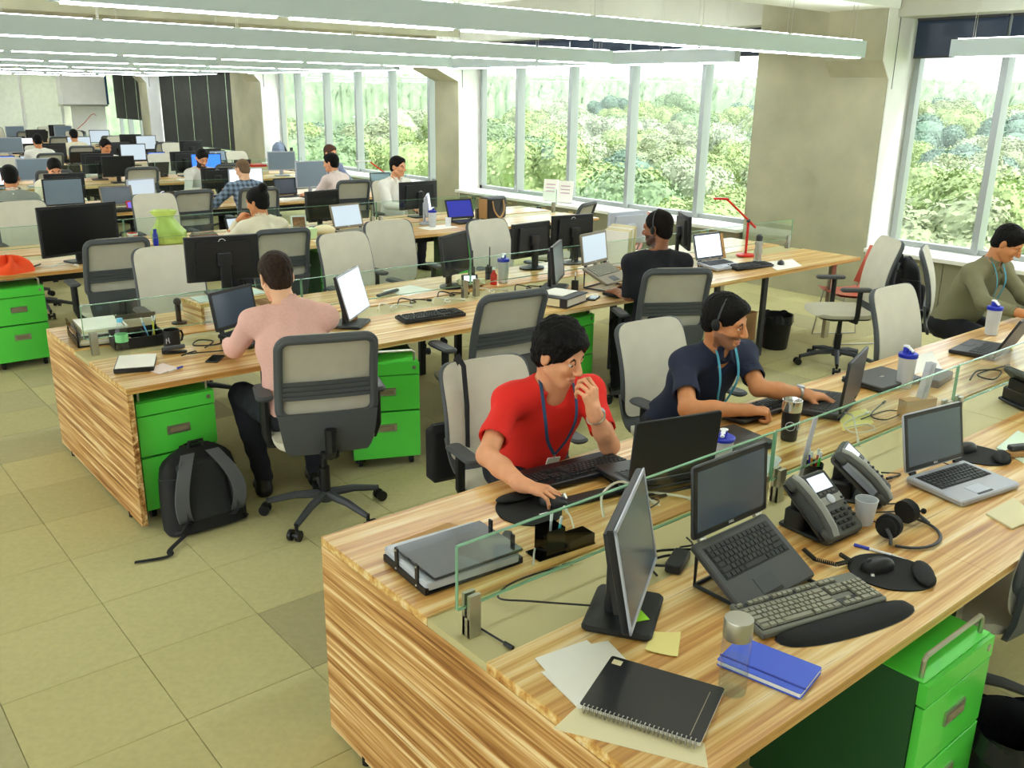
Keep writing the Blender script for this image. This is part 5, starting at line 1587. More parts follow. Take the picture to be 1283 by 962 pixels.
q = MB(); q.box((0.06, 0.03, 0.018), (0.10, 0.003, 0.032)); q.box((0.06, -0.03, 0.018), (0.10, 0.003, 0.032)); q.box((0.11, 0, 0.018), (0.003, 0.06, 0.032)); q.build('low_tray', M_SMOKE, ph_, smooth=False)
def stand_pen(label, x, y, z, dx, dy, m, h=0.14):
    t = thing('pen', label, 'pen', (x, y, z))
    MB().cyl((0, 0, 0.003), (dx * h * .8, dy * h * .8, h * .82), 0.0042, seg=8).build('barrel', m, t)
    MB().cyl((dx * h * .8, dy * h * .8, h * .8), (dx * h, dy * h, h), 0.0048, seg=8).build('cap', M_WPLAST, t); return t
stand_pen('pale pen standing in the smoked acrylic holder', 1.715, 1.865, ZT + 0.004, 0.1, 0.05, M_SILV, 0.125)
stand_pen('turquoise pen standing in the smoked acrylic holder', 1.735, 1.855, ZT + 0.004, 0.12, -0.05, mat('turquoise', '#38b6c4', 0.4), 0.115)
# -- the back side: the man in red
mouse_pad('round black mouse pad under the hand of the man in red', (1.86, 2.13, ZT), 170)
mouse('black mouse under the hand of the man in red', (1.952, 2.108, ZT + 0.004), 208)
keyboard('black keyboard in front of the man in the red shirt', (2.20, 2.245, ZT), 173, w=0.44, body='B', keys='K')
MB().rbox((0, 0, 0.006), (0.46, 0.07, 0.010), 0.03, 4).build('palm_board', M_BLACK, None, loc=(2.21, 2.345, ZT), rz=R(173)); tag(bpy.data.objects['palm_board'], 'thin black palm rest between the black keyboard and the man in red', 'wrist rest')
laptop('black laptop seen from behind, facing the man in the red shirt', (2.36, 1.935, 0.80), 165, lid=100, case='LAPBK', screen='PALE', stand=0.0595, w=0.36, tilt=4)
dh = thing('document_bar', 'black document holder bar with a silver clip behind the black keyboard', 'document holder', (2.10, 2.065, ZT), R(170))
MB().rbox((0, 0, 0.012), (0.30, 0.05, 0.022), 0.01, 2).build('bar', M_BLACK, dh); MB().tube([(0.12, 0.0, 0.022), (0.12, -0.012, 0.036), (0.12, 0.0, 0.045), (0.12, 0.012, 0.036)], 0.005, 6, closed=True).build('clip_ring', M_STEEL, dh); MB().tube([(-0.12, 0.0, 0.022), (-0.12, -0.012, 0.036), (-0.12, 0.0, 0.045), (-0.12, 0.012, 0.036)], 0.005, 6, closed=True).build('clip_ring', M_STEEL, dh)
shaker('shaker with blue lid standing behind the tilted laptop by the black binder', (2.715, 1.985, ZT), 30, h=0.135)
closed_laptop('flat closed black laptop beside the thermos mug', (2.88, 2.10, ZT), 172, w=0.35, d=0.24, m=M_LAPBK)
tag(MB().rbox((0, 0, 0.008), (0.21, 0.15, 0.012), 0.03, 4).build('clear_pouch', mat('milky_pouch', '#c9d0cd', 0.3, trans=0.4), None, loc=(2.83, 1.90, ZT), rz=R(20)), 'see-through pouch lying behind the glass next to the clamps', 'pouch')
th = thing('thermos_mug', 'black and steel thermos mug with round emblems before the man in navy', 'mug', (3.165, 1.985, ZT))
MB().lathe([(0.030, 0), (0.033, 0.004), (0.0385, 0.135), (0.001, 0.136)], 24).build('mug_body', M_BLACK, th); MB().lathe([(0.0395, 0.128), (0.0415, 0.140), (0.0415, 0.175), (0.038, 0.177), (0.034, 0.160), (0.001, 0.158)], 24).build('steel_rim', M_CHROME, th); MB().lathe([(0.030, 0.159), (0.001, 0.160)], 20).build('lid', M_BLACK, th)
for a in (215, 285):
    M_ = Matrix.Rotation(R(a), 4, 'Z') @ Matrix.Translation((0.0366, 0, 0.07)) @ Matrix.Rotation(R(90 + 2.2), 4, 'Y')
    MB(M_).tube([(0.019 * math.cos(k * math.pi / 9), 0.019 * math.sin(k * math.pi / 9), 0.0) for k in range(18)], 0.0016, 5, closed=True).build('ring_emblem', M_SILV, th)
keyboard('black keyboard under the forearms of the man in navy', (3.36, 2.265, ZT), 180, w=0.44, body='B', keys='K')
laptop('black laptop seen from behind, facing the man in the navy polo shirt', (3.69, 2.03, 0.775), 198, lid=97, case='LAPBK', screen='PALE', stand=0.0345, w=0.36, tilt=3)
closed_laptop('closed grey laptop lying beside the white shaker bottle', (4.24, 2.17, ZT), 176)
shaker('tall white shaker with blue lid nearest the empty pale chair', W(1132, 485), 70)
shaker('tall white shaker with blue lid before the man in the olive shirt', W(1241, 419), 60)
sheet('yellow paper sheet under the cables by the navy man laptop', [W2(1056, 540), W2(1095, 530), W2(1085, 512), W2(1050, 520)], ZT, M_YELL)
tape = thing('tape_roll', 'roll of yellow tape on the channel beside the clamps', 'tape', W(978, 612)); MB().lathe([(0.026, 0.0), (0.038, 0.0), (0.038, 0.024), (0.026, 0.024), (0.026, 0.0)], 24, cap=False).build('roll', mat('tape_yellow', '#e5b93a', 0.4), tape)
cup = thing('plastic_cup', 'milky plastic cup between the two desk phones', 'cup', W(1082, 655)); MB().lathe([(0.028, 0), (0.037, 0.085), (0.038, 0.088), (0.035, 0.088), (0.027, 0.004), (0.001, 0.003)], 24).build('cup', M_TRANS, cup)
pc = thing('pen_cup', 'black mesh pen cup between the screen clamps and the grey phone', 'pen holder', W(1017, 602)); MB().lathe([(0.032, 0), (0.034, 0.004), (0.036, 0.07), (0.034, 0.07), (0.031, 0.006), (0.001, 0.005)], 20).build('cup', M_BLACK, pc)
for k, (nm, cm_) in enumerate((('red', M_RED), ('blue', M_BLUE), ('orange', mat('orange_marker', '#f08a1d', 0.4)), ('green', M_GREEN))):
    x, y, z = W(1017, 602); stand_pen('%s marker standing in the black mesh pen cup' % nm, x + 0.012 * math.cos(k * 1.6), y + 0.012 * math.sin(k * 1.6), z + 0.006, 0.1 * math.cos(k * 1.6), 0.1 * math.sin(k * 1.6), cm_, 0.115)
rl = W(1004, 612); tag(MB().box((0, 0, 0.14), (0.028, 0.004, 0.28), M=Matrix.Rotation(R(8), 4, 'X')).build('ruler', mat('clear_ruler', '#e3e6f2', 0.2, trans=0.3), None, loc=(rl[0] + 0.005, rl[1], ZT + 0.0)), 'tall clear ruler standing upright by the pen cup', 'ruler')
card = thing('calendar_card', 'small folded white calendar card standing by the phones', 'calendar', W(1062, 606), R(20))
MB().box((0, 0.018, 0.034), (0.10, 0.002, 0.075), M=RX(22)).build('front_leaf', M_PAPER, card, smooth=False); MB().box((0, -0.018, 0.034), (0.10, 0.002, 0.075), M=RX(-22)).build('back_leaf', M_CARD, card, smooth=False)
ad = thing('acrylic_stand', 'clear acrylic leaflet stand with card box behind the right laptop', 'leaflet stand', W(1147, 522), R(-20))
MB().box((0, 0, 0.045), (0.17, 0.05, 0.085)).build('card_box', M_CARD, ad, smooth=False)
for k in range(3): MB().box((0.02 + 0.012 * k, 0.005, 0.15), (0.006, 0.035, 0.20), M=Matrix.Rotation(R(9), 4, 'Y')).build('acrylic_strip', mat('acrylic', '#eef0f6', 0.15, trans=0.5), ad, smooth=False)
sheet('white sheet lying on the channel behind the right laptop', [W2(1150, 545), W2(1190, 530), W2(1180, 500), W2(1140, 515)], ZT - 0.003, M_PAPER)
sheet('cream pad under the front corner of the right laptop', [W2(1235, 645), W2(1268, 664), W2(1300, 650), W2(1270, 625)], ZT, M_CREAM, 0.006)
sheet('pale green and white papers at the right edge of the near desk', [W2(1248, 562), W2(1300, 590), W2(1320, 560), W2(1275, 540)], ZT, mat('pale_green_paper', '#d9ead6', 0.8), 0.003)
hp = thing('hole_punch', 'brown wooden hole punch on the papers at the right edge', 'hole punch', (W2(1275, 572)[0], W2(1275, 572)[1], ZT + 0.0035), R(-25)); MB().rbox((0, 0, 0.012), (0.10, 0.04, 0.022), 0.008, 2).build('base', M_CARD, hp); MB().rbox((0, 0.005, 0.036), (0.09, 0.03, 0.02), 0.008, 2).build('lever', M_DKMET, hp)
desk_phone('dark desk phone at the far right edge beside the glass screen', (4.48, 1.55, ZT), 60)
laptop('black laptop seen from behind, facing the man in the olive shirt', (5.28, 2.02, 0.770), 186, lid=118, case='LAPBK', screen='PALE', stand=0.0295, w=0.36, tilt=2)
sheet('white printed form on the desk beside the dark tray', [W2(1140, 470), W2(1180, 462), W2(1168, 440), W2(1135, 450)], ZT, M_PAPER)
tag(MB().rbox((0, 0, 0.02), (0.24, 0.10, 0.038), 0.01, 2).build('pencil_case', M_BLACK, None, loc=W(1172, 478), rz=R(10)), 'black pencil case between the white shaker and the open laptop', 'pencil case')
mk_ = thing('marker', 'yellow and green highlighter pair behind the olive shirt man laptop', 'marker', W(1257, 440)); MB().cyl((0, 0, 0.012), (0.11, 0.04, 0.012), 0.010, seg=8).build('barrel', mat('lime_plastic', '#b7cc3a', 0.4), mk_); MB().cyl((0.02, -0.03, 0.012), (0.12, 0.0, 0.012), 0.010, seg=8).build('barrel', mat('yellow_plastic', '#e8d44a', 0.4), mk_)
# leads
cable('black monitor lead dropping over the channel behind the edge-on monitor', [W(640, 808), W(600, 785), W(590, 790)] if False else [(1.60, 1.53, .755), (1.47, 1.66, .757), (1.42, 1.75, .745), (1.52, 1.79, .745), (1.70, 1.77, .745)])
cable('thin black lead lying across the channel at the desk end', [W(595, 783), W(636, 808)], 0.003)
cable('black lead bundle behind the tilted laptop', [(1.86, 1.55, .75), (1.90, 1.62, .75), (1.98, 1.60, .756), (1.92, 1.56, .76), (1.88, 1.60, .762), (1.97, 1.65, .752), (2.10, 1.57, .75)], 0.004)
brick = thing('power_adapter', 'black laptop power adapter behind the tilted laptop', 'power adapter', (1.97, 1.565, ZT), R(25)); MB().rbox((0, 0, 0.014), (0.12, 0.05, 0.028), 0.008, 2).build('case', M_BLACK, brick); MB().tube(smooth_path([(0.06, 0, 0.014), (0.10, 0.02, 0.008), (0.14, -0.01, 0.006), (0.18, 0.02, 0.006)]), 0.003, 6).build('lead', M_CORD, brick)
cable('white lead arching behind the red man laptop', [(2.02, 1.93, .745), (2.06, 1.98, .80), (2.16, 1.98, .82), (2.24, 1.90, .745)], 0.0045, M_CORDW)
cable('short white lead beside the red man laptop', [(2.26, 2.0, .75), (2.33, 1.90, .752), (2.37, 1.84, .747)], 0.0045, M_CORDW)
cable('black lead coil under the red man laptop', [(2.14, 1.90, .75), (2.22, 1.93, .757), (2.24, 1.88, .76), (2.16, 1.87, .757), (2.18, 1.94, .752), (2.30, 1.92, .75)], 0.003)
cable('beige phone lead looped behind the smoked pen holder', [(1.62, 1.83, .745), (1.72, 1.92, .75), (1.84, 1.90, .752), (1.90, 1.96, .76), (1.93, 2.02, .765)], 0.003, M_CORDW)
cable('black lead loop on the desk before the navy man laptop', [(3.62, 1.92, .75), (3.80, 1.90, .757), (3.82, 1.84, .76), (3.68, 1.84, .757), (3.70, 1.92, .752), (3.92, 1.98, .75)], 0.003)
cable('grey lead ring behind the navy man laptop', [(3.46, 1.90, .75), (3.56, 1.86, .757), (3.52, 1.80, .76), (3.42, 1.84, .757), (3.50, 1.93, .752), (3.72, 1.95, .75)], 0.003, M_CORDW)
cable('white lead hanging from the navy man laptop', [(3.60, 1.99, .765), (3.50, 1.90, .80), (3.42, 1.84, .80), (3.36, 1.78, .745)], 0.0035, M_CORDW)
cable('black lead across the channel beside the right laptop', [W(1104, 592), W(1128, 594), (3.10, 1.50, .75)], 0.003)
cable('black lead tangle behind the olive shirt man laptop', [(4.62, 1.90, .75), (4.80, 1.94, .757), (4.88, 1.86, .76), (4.70, 1.82, .757), (4.75, 1.92, .752), (5.05, 1.90, .75)], 0.004)
cable('grey mouse lead of the right hand mouse', [W(1230, 582), W(1218, 566), W(1205, 585), (3.42, 1.52, .75)], 0.002)
cable('thin black lead behind the right hand laptop', [W(1200, 560), W(1225, 570), W(1283, 574)], 0.002)
pen('grey pen lying by the right hand mouse pad', W(1245, 600), W(1262, 612), ZT + 0.004, M_STEEL)

# ------------------------------------------------------------------ seats of the two nearest rows
ca = chair(2.02, 3.92, -20, 'grey mesh chair under the man in the pink shirt, seen from behind')
ca.scale = (1, 1, 1.03)
chair(3.24, 4.16, -6, 'empty grey mesh chair pushed up to the middle of the second desk row')
chair(4.70, 4.06, -30, 'grey mesh chair under the man in the black t-shirt')
rc = chair(2.49, 2.95, 170, 'pale backed chair of the man in red with a black bag strapped on it')
rc.scale = (1, 1, 0.88)
c_ = chair(3.55, 2.84, 174, 'pale backed chair of the man in the navy polo shirt'); c_.scale = (1, 1, 0.94)
chair(5.10, 2.30, 178, 'empty pale backed chair pushed up to the nearest desk row')
chair(6.88, 2.96, 203, 'pale backed chair of the man in the olive shirt')
chair(6.72, 3.86, 52, 'pale chair standing free in the aisle with a black rucksack on its back')
chair(3.07, 1.14, -3, 'dark chair close to the camera at the lower right edge')
chair(2.16, 6.12, 176, 'pale backed chair behind the paper tray end of the second desk row')
chair(3.55, 6.02, 184, 'pale backed chair behind the tilted white screen, seen from the front')
chair(4.20, 6.46, 176, 'see-through grey chair pulled away behind the second desk row')
chair(4.98, 6.02, 182, 'pale backed chair behind the blue lidded shaker on the second desk row')
# orange shell chair
oc = thing('shell_chair', 'orange plastic shell chair on thin steel legs by the desk end', 'chair', (7.56, 4.28, 0), R(60))
MB().grid(lambda u, v: ((u - .5) * 0.43, 0.22 - 0.43 * v, 0.455 - 0.02 * math.sin(v * math.pi) + 0.012 * (2 * u - 1) ** 2), 8, 8).build('seat', M_SALMON, oc)
MB().grid(lambda u, v: (((u - .5) * (0.42 - 0.06 * v), -0.19 - 0.10 * v + 0.05 * (2 * u - 1) ** 2, 0.50 + 0.34 * v), (0, 1, 0)), 8, 8, thick=0.008).build('backrest', M_SALMON, oc)
MB().grid(lambda u, v: (((u - .5) * 0.40, 0.21 - 0.41 * v, 0.445 - 0.02 * math.sin(v * math.pi))), 6, 6).build('seat_underside', M_SALMON, oc)
for sx in (-1, 1):
    MB().tube([(sx * 0.19, 0.16, 0.44), (sx * 0.20, 0.22, 0.008), (sx * 0.20, -0.22, 0.008), (sx * 0.19, -0.16, 0.44), (sx * 0.17, -0.22, 0.60)], 0.008, 6).build('sled_leg', M_STEEL, oc)
# drawer pedestals
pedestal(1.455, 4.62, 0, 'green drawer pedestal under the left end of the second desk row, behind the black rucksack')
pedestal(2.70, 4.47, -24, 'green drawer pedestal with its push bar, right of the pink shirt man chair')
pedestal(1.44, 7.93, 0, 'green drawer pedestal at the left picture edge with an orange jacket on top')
pedestal(2.33, 1.10, 0, 'green drawer pedestal under the near desk at the lower right')
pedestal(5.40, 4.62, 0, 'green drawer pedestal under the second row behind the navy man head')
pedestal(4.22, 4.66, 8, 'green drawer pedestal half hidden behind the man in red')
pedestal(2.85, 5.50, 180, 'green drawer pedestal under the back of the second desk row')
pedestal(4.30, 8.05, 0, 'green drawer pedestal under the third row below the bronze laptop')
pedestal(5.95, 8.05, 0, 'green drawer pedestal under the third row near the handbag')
# rucksacks, bins
backpack('backpack', 'black rucksack with grey straps leaning on the green pedestal at the desk end', (1.49, 4.17, 0), 0, 0.95, lean=-14)
bpk = bpy.data.objects['backpack']; bpk.scale = (1.28, 1.1, 0.95)
MB().tube(smooth_path([(-0.13, -0.12, 0.05), (-0.2, -0.16, 0.02), (-0.22, -0.2, 0.012), (-0.33, -0.16, 0.008)]), 0.012, 6, flat=0.3).build('loose_strap', M_PACK, bpy.data.objects['backpack'])
b2 = backpack('backpack', 'black rucksack hanging on the back of the free standing pale chair', (6.99, 3.52, 0.46), 52 + 180, 1.0)
sb = thing('shoulder_bag', 'slim black bag slung over the chair back of the man in red', 'bag', (2.49, 2.95, 0), R(170))
MB().tube([(0.13, -0.40, 0.50), (0.135, -0.37, 0.75), (0.135, -0.345, 0.90), (0.135, -0.31, 0.925), (0.135, -0.265, 0.90), (0.135, -0.23, 0.72), (0.14, -0.215, 0.52)], 0.026, 6, flat=0.3).build('strap', M_PACK, sb)
MB().rbox((0.13, -0.43, 0.42), (0.24, 0.09, 0.30), 0.035, 4, ez=0.03).build('bag_body', M_PACK, sb)
MB().rbox((0.13, -0.485, 0.38), (0.18, 0.025, 0.18), 0.012, 3).build('pocket', M_PACK, sb)
bin_basket('black waste bin with a liner under the right end of the second desk row', (6.78, 4.50, 0))
bin_basket('black waste bin with a liner at the lower right corner by the green pedestal', (2.665, 0.79, 0))
bx = thing('cardboard_box', 'brown cardboard box on the floor beside the black waste bin', 'box', (6.70, 4.90, 0), R(8))
MB().box((0, 0, 0.13), (0.30, 0.30, 0.26)).build('carton', M_CARD, bx, smooth=False)
for sx in (-1, 1): MB().box((sx * 0.17, 0, 0.255), (0.10, 0.30, 0.004), M=Matrix.Rotation(R(sx * 15), 4, 'Y')).build('flap', M_CARD, bx, smooth=False)
jk = MB(); g = random.Random(4)
def jf(u, v):
    a = 2 * math.pi * u; r = 0.19 * math.sin(min(1, v * 1.02) * math.pi / 2)
    return (r * math.cos(a) * (1 + .12 * math.sin(3 * a + 5 * v)), r * math.sin(a) * (1 + .10 * math.sin(4 * a + 3 * v)), 0.13 * math.cos(v * math.pi / 2) * (1 + .25 * math.sin(5 * a + 7 * v)) + 0.001)
jk.grid(lambda u, v: jf(1 - u, v), 40, 12)
jo = jk.build('jacket', M_ORANGE, None, ang=80, loc=(1.45, 7.90, 0.703)); tag(jo, 'crumpled orange jacket on the green pedestal at the left edge', 'jacket')
# ------------------------------------------------------------------ the second desk row: things on it
tray = thing('paper_tray', 'black letter tray stacked with paper at the left end of the second row', 'tray', (1.38, 5.36, ZT), R(-6))
for z in (0.004, 0.062):
    MB().box((0, 0, z), (0.25, 0.34, 0.004)).build('shelf', M_BLACK, tray, smooth=False)
    for sx in (-1, 1): MB().box((sx * 0.125, 0, z + 0.02), (0.004, 0.34, 0.04)).build('side_wall', M_SMOKE, tray, smooth=False)
for sx in (-1, 1):
    for sy in (-1, 1): MB().cyl((sx * 0.122, sy * 0.16, 0.0), (sx * 0.122, sy * 0.16, 0.09), 0.005, seg=6).build('post', M_BLACK, tray)
for k in range(6):
    z0 = (0.006 + 0.012 * k) if k < 3 else (0.064 + 0.012 * (k - 3))
    tag(MB().box((0, 0, 0.005), (0.215 + 0.004 * k, 0.30, 0.010)).build('paper_stack', M_PAPER if k % 2 else M_CREAM, None, smooth=False, loc=(1.38 + .004 * k, 5.355 - .004 * k, ZT + z0 + 0.0005), rz=R(-6 + (k * 37 % 9) - 4)), 'paper stack number %s from the bottom in the black letter tray' % ('one', 'two', 'three', 'four', 'five', 'six')[k], 'paper', 'papers in the letter tray')
pb = thing('water_bottle', 'clear plastic water bottle with blue cap at the left end of the second row', 'bottle', (1.375, 4.87, ZT))
MB().lathe([(0.026, 0), (0.032, 0.006), (0.032, 0.06), (0.030, 0.075), (0.032, 0.09), (0.032, 0.14), (0.014, 0.185), (0.013, 0.20)], 20).build('vessel', M_CLEAR, pb)
MB().lathe([(0.0325, 0.09), (0.0328, 0.092), (0.0328, 0.130), (0.0325, 0.132)], 20, cap=False).build('label_band', mat('label_green', '#7fd08a', 0.5), pb)
MB().lathe([(0.0155, 0.195), (0.0155, 0.215), (0.001, 0.216)], 14).build('cap', mat('cap_blue', '#6ac3e8', 0.4), pb)
wn_ = thing('notebook', 'white topped notebook lying at the front left corner of the second row', 'notebook', (1.375, 4.68, ZT), R(-22))
MB().rbox((0, 0, 0.012), (0.19, 0.25, 0.022), 0.006, 2).build('pages', M_BLACK, wn_); MB().rbox((0.004, 0.004, 0.0255), (0.185, 0.245, 0.004), 0.006, 2).build('cover', M_PAPER, wn_)
sheet('pink edged papers under the white notebook on the second row', [(1.42, 4.46), (1.53, 4.52), (1.50, 4.64), (1.39, 4.58)], ZT, mat('pinkish_paper', '#ecd9d4', 0.8), 0.003)
pen('blue pen lying across the papers at the front edge of the second row', (1.55, 4.50), (1.43, 4.44), ZT + 0.0035)
org = thing('desk_organiser', 'black desk organiser with clips and pens behind the dark mug', 'organiser', (1.52, 5.10, ZT), R(-4))
MB().box((0, 0, 0.003), (0.26, 0.13, 0.006)).build('base', M_BLACK, org, smooth=False)
for c, d in (((0, 0.064, 0.045), (0.26, 0.004, 0.085)), ((0, -0.064, 0.03), (0.26, 0.004, 0.055)), ((-0.129, 0, 0.035), (0.004, 0.13, 0.065)), ((0.129, 0, 0.04), (0.004, 0.13, 0.075)), ((0.04, 0, 0.04), (0.004, 0.13, 0.07)), ((-0.04, 0, 0.03), (0.004, 0.13, 0.05))): MB().box(c, d).build('wall', M_BLACK, org, smooth=False)
for k, (nm, m_, dx) in enumerate((('pale blue', mat('sky_pen', '#58a6e0', 0.4), 0.07), ('yellow', mat('yellow_pen', '#e6dc2e', 0.4), 0.10), ('steel', M_STEEL, 0.085))):
    stand_pen('%s pen standing in the black organiser on the second row' % nm, 1.52 + dx, 5.09 + .01 * k, ZT + 0.007, 0.25 * (k - 1), 0.12, m_, 0.14)
tp = thing('tape_dispenser', 'roll of clear tape in the front bay of the black organiser', 'tape', (1.465, 5.065, ZT + 0.007)); MB(Matrix.Rotation(R(80), 4, 'X')).lathe([(0.014, -0.009), (0.024, -0.009), (0.024, 0.009), (0.014, 0.009), (0.014, -0.009)], 16, cap=False, c=(0, 0, 0)).build('roll', M_CREAM, tp); tp.location.z += 0.026
cs = thing('card_stand', 'white folded price card standing behind the black organiser', 'card', (1.60, 5.33, ZT), R(-8)); MB().box((0, 0, 0.05), (0.17, 0.003, 0.10), M=RX(20)).build('front_leaf', M_PAPER, cs, smooth=False); MB().box((0, 0.04, 0.06), (0.22, 0.003, 0.12), M=RX(14)).build('back_leaf', mat('dark_card', '#5c5646', 0.7), cs, smooth=False)
mug('black mug with a pale emblem beside the black organiser', (1.655, 4.93, ZT), 20, 0.10, 0.045)
mk = [o for o in bpy.data.objects if o.get('label') == 'black mug with a pale emblem beside the black organiser'][0]
MB(Matrix.Rotation(R(205), 4, 'Z')).tube([(0.0455 * math.cos(a), 0.0455 * math.sin(a), z) for a, z in ((-.25, .03), (-.2, .06), (0, .045), (.1, .065), (.2, .035))], 0.002, 4).build('emblem', M_LOGO, mk)
s2 = thing('stapler', 'black stapler lying in front of the dark mug on the second row', 'stapler', (1.62, 4.80, ZT), R(68)); MB().rbox((0, 0, 0.007), (0.035, 0.13, 0.012), 0.01, 3).build('base', M_BLACK, s2); MB().rbox((0, 0.004, 0.032), (0.030, 0.12, 0.02), 0.01, 3, M=RX(-6)).build('arm', M_CHARC, s2); MB().rbox((0, 0.05, 0.018), (0.024, 0.03, 0.03), 0.006, 2).build('hinge', M_BLACK, s2)
smart = thing('smartphone', 'black smartphone by the left elbow of the man in pink', 'phone', (1.745, 4.555, ZT), R(-40)); MB().rbox((0, 0, 0.004), (0.07, 0.135, 0.008), 0.01, 3).build('body', M_BLACK, smart); MB().rbox((0, 0, 0.0085), (0.062, 0.115, 0.001), 0.004, 2).build('screen', M_BLACKG, smart)
cable('black cable knot on the desk before the man in pink', [(1.62, 4.70, .75), (1.70, 4.72, .757), (1.69, 4.68, .757), (1.66, 4.71, .752), (1.85, 4.66, .75)], 0.004)
cable('black lead coil beside the dark screened laptop', [(1.78, 4.78, .75), (1.86, 4.86, .757), (1.80, 4.92, .76), (1.74, 4.84, .757), (1.84, 4.80, .752), (1.92, 4.84, .75)], 0.004)
cable('grey lead running along the channel of the second row', [(1.70, 5.02, .745), (1.85, 5.10, .75), (2.0, 5.02, .748), (2.12, 5.08, .745)], 0.003, M_CORDW)
laptop('laptop with dark screen in front of the man in pink', (2.03, 4.90, 0.80), 24, lid=108, tilt=8, case='LAPBK', screen='SCR_BLK' if False else 'SCR_OFF', stand=0.0595)
ms = thing('monitor_shelf', 'wooden monitor shelf carrying papers and the logo backed monitor', 'shelf', (2.20, 5.44, ZT), R(6)); MB().rbox((0, 0, 0.125), (0.50, 0.26, 0.022), 0.004, 2).build('board', M_TOP, ms)
for sx in (-1, 1): MB().box((sx * 0.235, 0, 0.057), (0.02, 0.24, 0.114)).build('side_board', M_TOPY, ms, smooth=False)
sheet('pale papers lying on the wooden monitor shelf', [(1.98, 5.33), (2.42, 5.36), (2.42, 5.53), (1.98, 5.50)], ZT + 0.137, mat('pale_blue_paper', '#d5e2dc', 0.8), 0.004)
monitor('black monitor seen from behind with a round logo, on the wooden shelf', (2.20, 5.46, ZT + 0.1415), 170, w=0.45, h=0.28, zc=0.225, screen='PALE', logo='hi')
fh = thing('camera_stand', 'small black webcam on a round stand left of the wooden shelf', 'webcam', (1.885, 5.45, ZT)); MB().lathe([(0.045, 0), (0.045, 0.008), (0.012, 0.016)], 18).build('foot', M_BLACK, fh); MB().rbox((0, 0, 0.065), (0.03, 0.03, 0.11), 0.01, 3).build('body', M_BLACK, fh); MB().ball((0, 0, 0.135), 0.024, 12, 8).build('lens_head', M_BLACK, fh)
monitor('monitor with bright white screen tilted back, right of the man in pink', (2.705, 4.80, ZT), 42, w=0.41, h=0.27, zc=0.20, screen='LIT', tilt=15, bez=0.011, bezel_m=M_SILV)
tag(MB().box((0, 0, 0.012), (0.07, 0.05, 0.024)).build('wooden_block', M_CARD, None, smooth=False, loc=(2.74, 4.86, ZT + 0.018)), 'small wooden block on the foot of the tilted white screen', 'block')
keyboard('black keyboard on the second row in front of the empty chair', (3.20, 4.655, ZT), -4, body='B', keys='G')
monitor('monitor seen from the side between the pale chairs on the second row', (3.90, 5.38, ZT), 26, w=0.40, h=0.29, zc=0.25, screen='BLK', tilt=8, base='round')
tag(MB().tube([(-0.11, -0.05, 0.015), (0, 0, 0.017), (0.11, 0.05, 0.015)], 0.018, 8, flat=0.6).build('monitor_bar', M_CHARC, None, loc=(3.36, 5.42, ZT)), 'dark grey bar shaped speaker lying behind the cables of the second row', 'speaker')
for k, (x, y) in enumerate(((3.05, 5.05), (3.25, 5.12), (3.45, 5.0), (3.60, 5.15), (3.9, 5.08), (4.2, 5.02), (5.05, 5.02), (5.5, 5.1))):
    cable(('black and white cable bundle in the channel of the second row, %s from the left' % ('first', 'second', 'third', 'fourth', 'fifth', 'sixth', 'seventh', 'eighth')[k]), [(x, y, .74), (x + .06, y + .05, .765), (x + .12, y - .04, .75), (x + .05, y - .08, .757), (x + .14, y + .02, .752), (x + .24, y - .02, .742)], 0.0045, M_CORD if k % 2 else M_CORDW)
sheet('white sheet lying behind the cable bundle on the second row', [(3.45, 5.30), (3.72, 5.36), (3.68, 5.62), (3.40, 5.56)], ZT, M_PAPER)
oj = thing('orange_cup', 'small orange cup half hidden by the shoulder of the man in pink', 'cup', (2.62, 5.28, ZT)); MB().lathe([(0.03, 0), (0.036, 0.07), (0.032, 0.07), (0.027, 0.005), (0.001, 0.004)], 18).build('cup', mat('orange_drink', '#e8932a', 0.4), oj)
# around the middle screen clamps
dp = thing('conference_phone', 'small pale desk phone with a lit display behind the empty chair', 'telephone', (4.03, 5.33, ZT), R(150)); MB().rbox((0, 0, 0.03), (0.20, 0.17, 0.05), 0.02, 3, M=RX(14)).build('body', M_CREAM, dp); MB(Matrix.Translation((0.02, 0.085, 0.07)) @ RX(-60)).box((0, 0, 0), (0.12, 0.06, 0.012)).build('display_frame', M_BLACK, dp); MB(Matrix.Translation((0.02, 0.0935, 0.073)) @ RX(-60)).box((0, 0, -0.002), (0.085, 0.04, 0.014)).build('display', M_SCR_LIT, dp)
for k, (x, y, h_) in enumerate(((4.18, 5.52, 0.20), (4.30, 5.46, 0.24))):
    wk = thing('walkie_talkie', ('black two-way radio with antenna, left of the pair by the pale phone', 'black two-way radio with antenna, right of the pair by the pale phone')[k], 'radio', (x, y, ZT), R(20)); MB().rbox((0, 0, 0.05), (0.055, 0.035, 0.10), 0.008, 3).build('body', M_BLACK, wk); MB().cyl((0.015, 0, 0.10), (0.015, 0, 0.10 + h_ * .62), 0.006, r2=0.004, seg=8).build('antenna', M_BLACK, wk); MB().cyl((-0.012, 0, 0.10), (-0.012, 0, 0.115), 0.007, seg=8).build('knob', M_BLACK, wk)
shaker('white shaker with blue lid behind the empty chair on the second row', (4.30, 5.28, ZT), 40, 0.21)
rb = thing('sauce_bottle', 'small red bottle beside the shaker on the second row', 'bottle', (4.20, 5.27, ZT)); MB().lathe([(0.024, 0), (0.026, 0.004), (0.026, 0.075), (0.012, 0.095), (0.011, 0.115)], 16).build('vessel', M_RED, rb); MB().lathe([(0.013, 0.113), (0.013, 0.13), (0.001, 0.131)], 12).build('cap', M_WPLAST, rb)
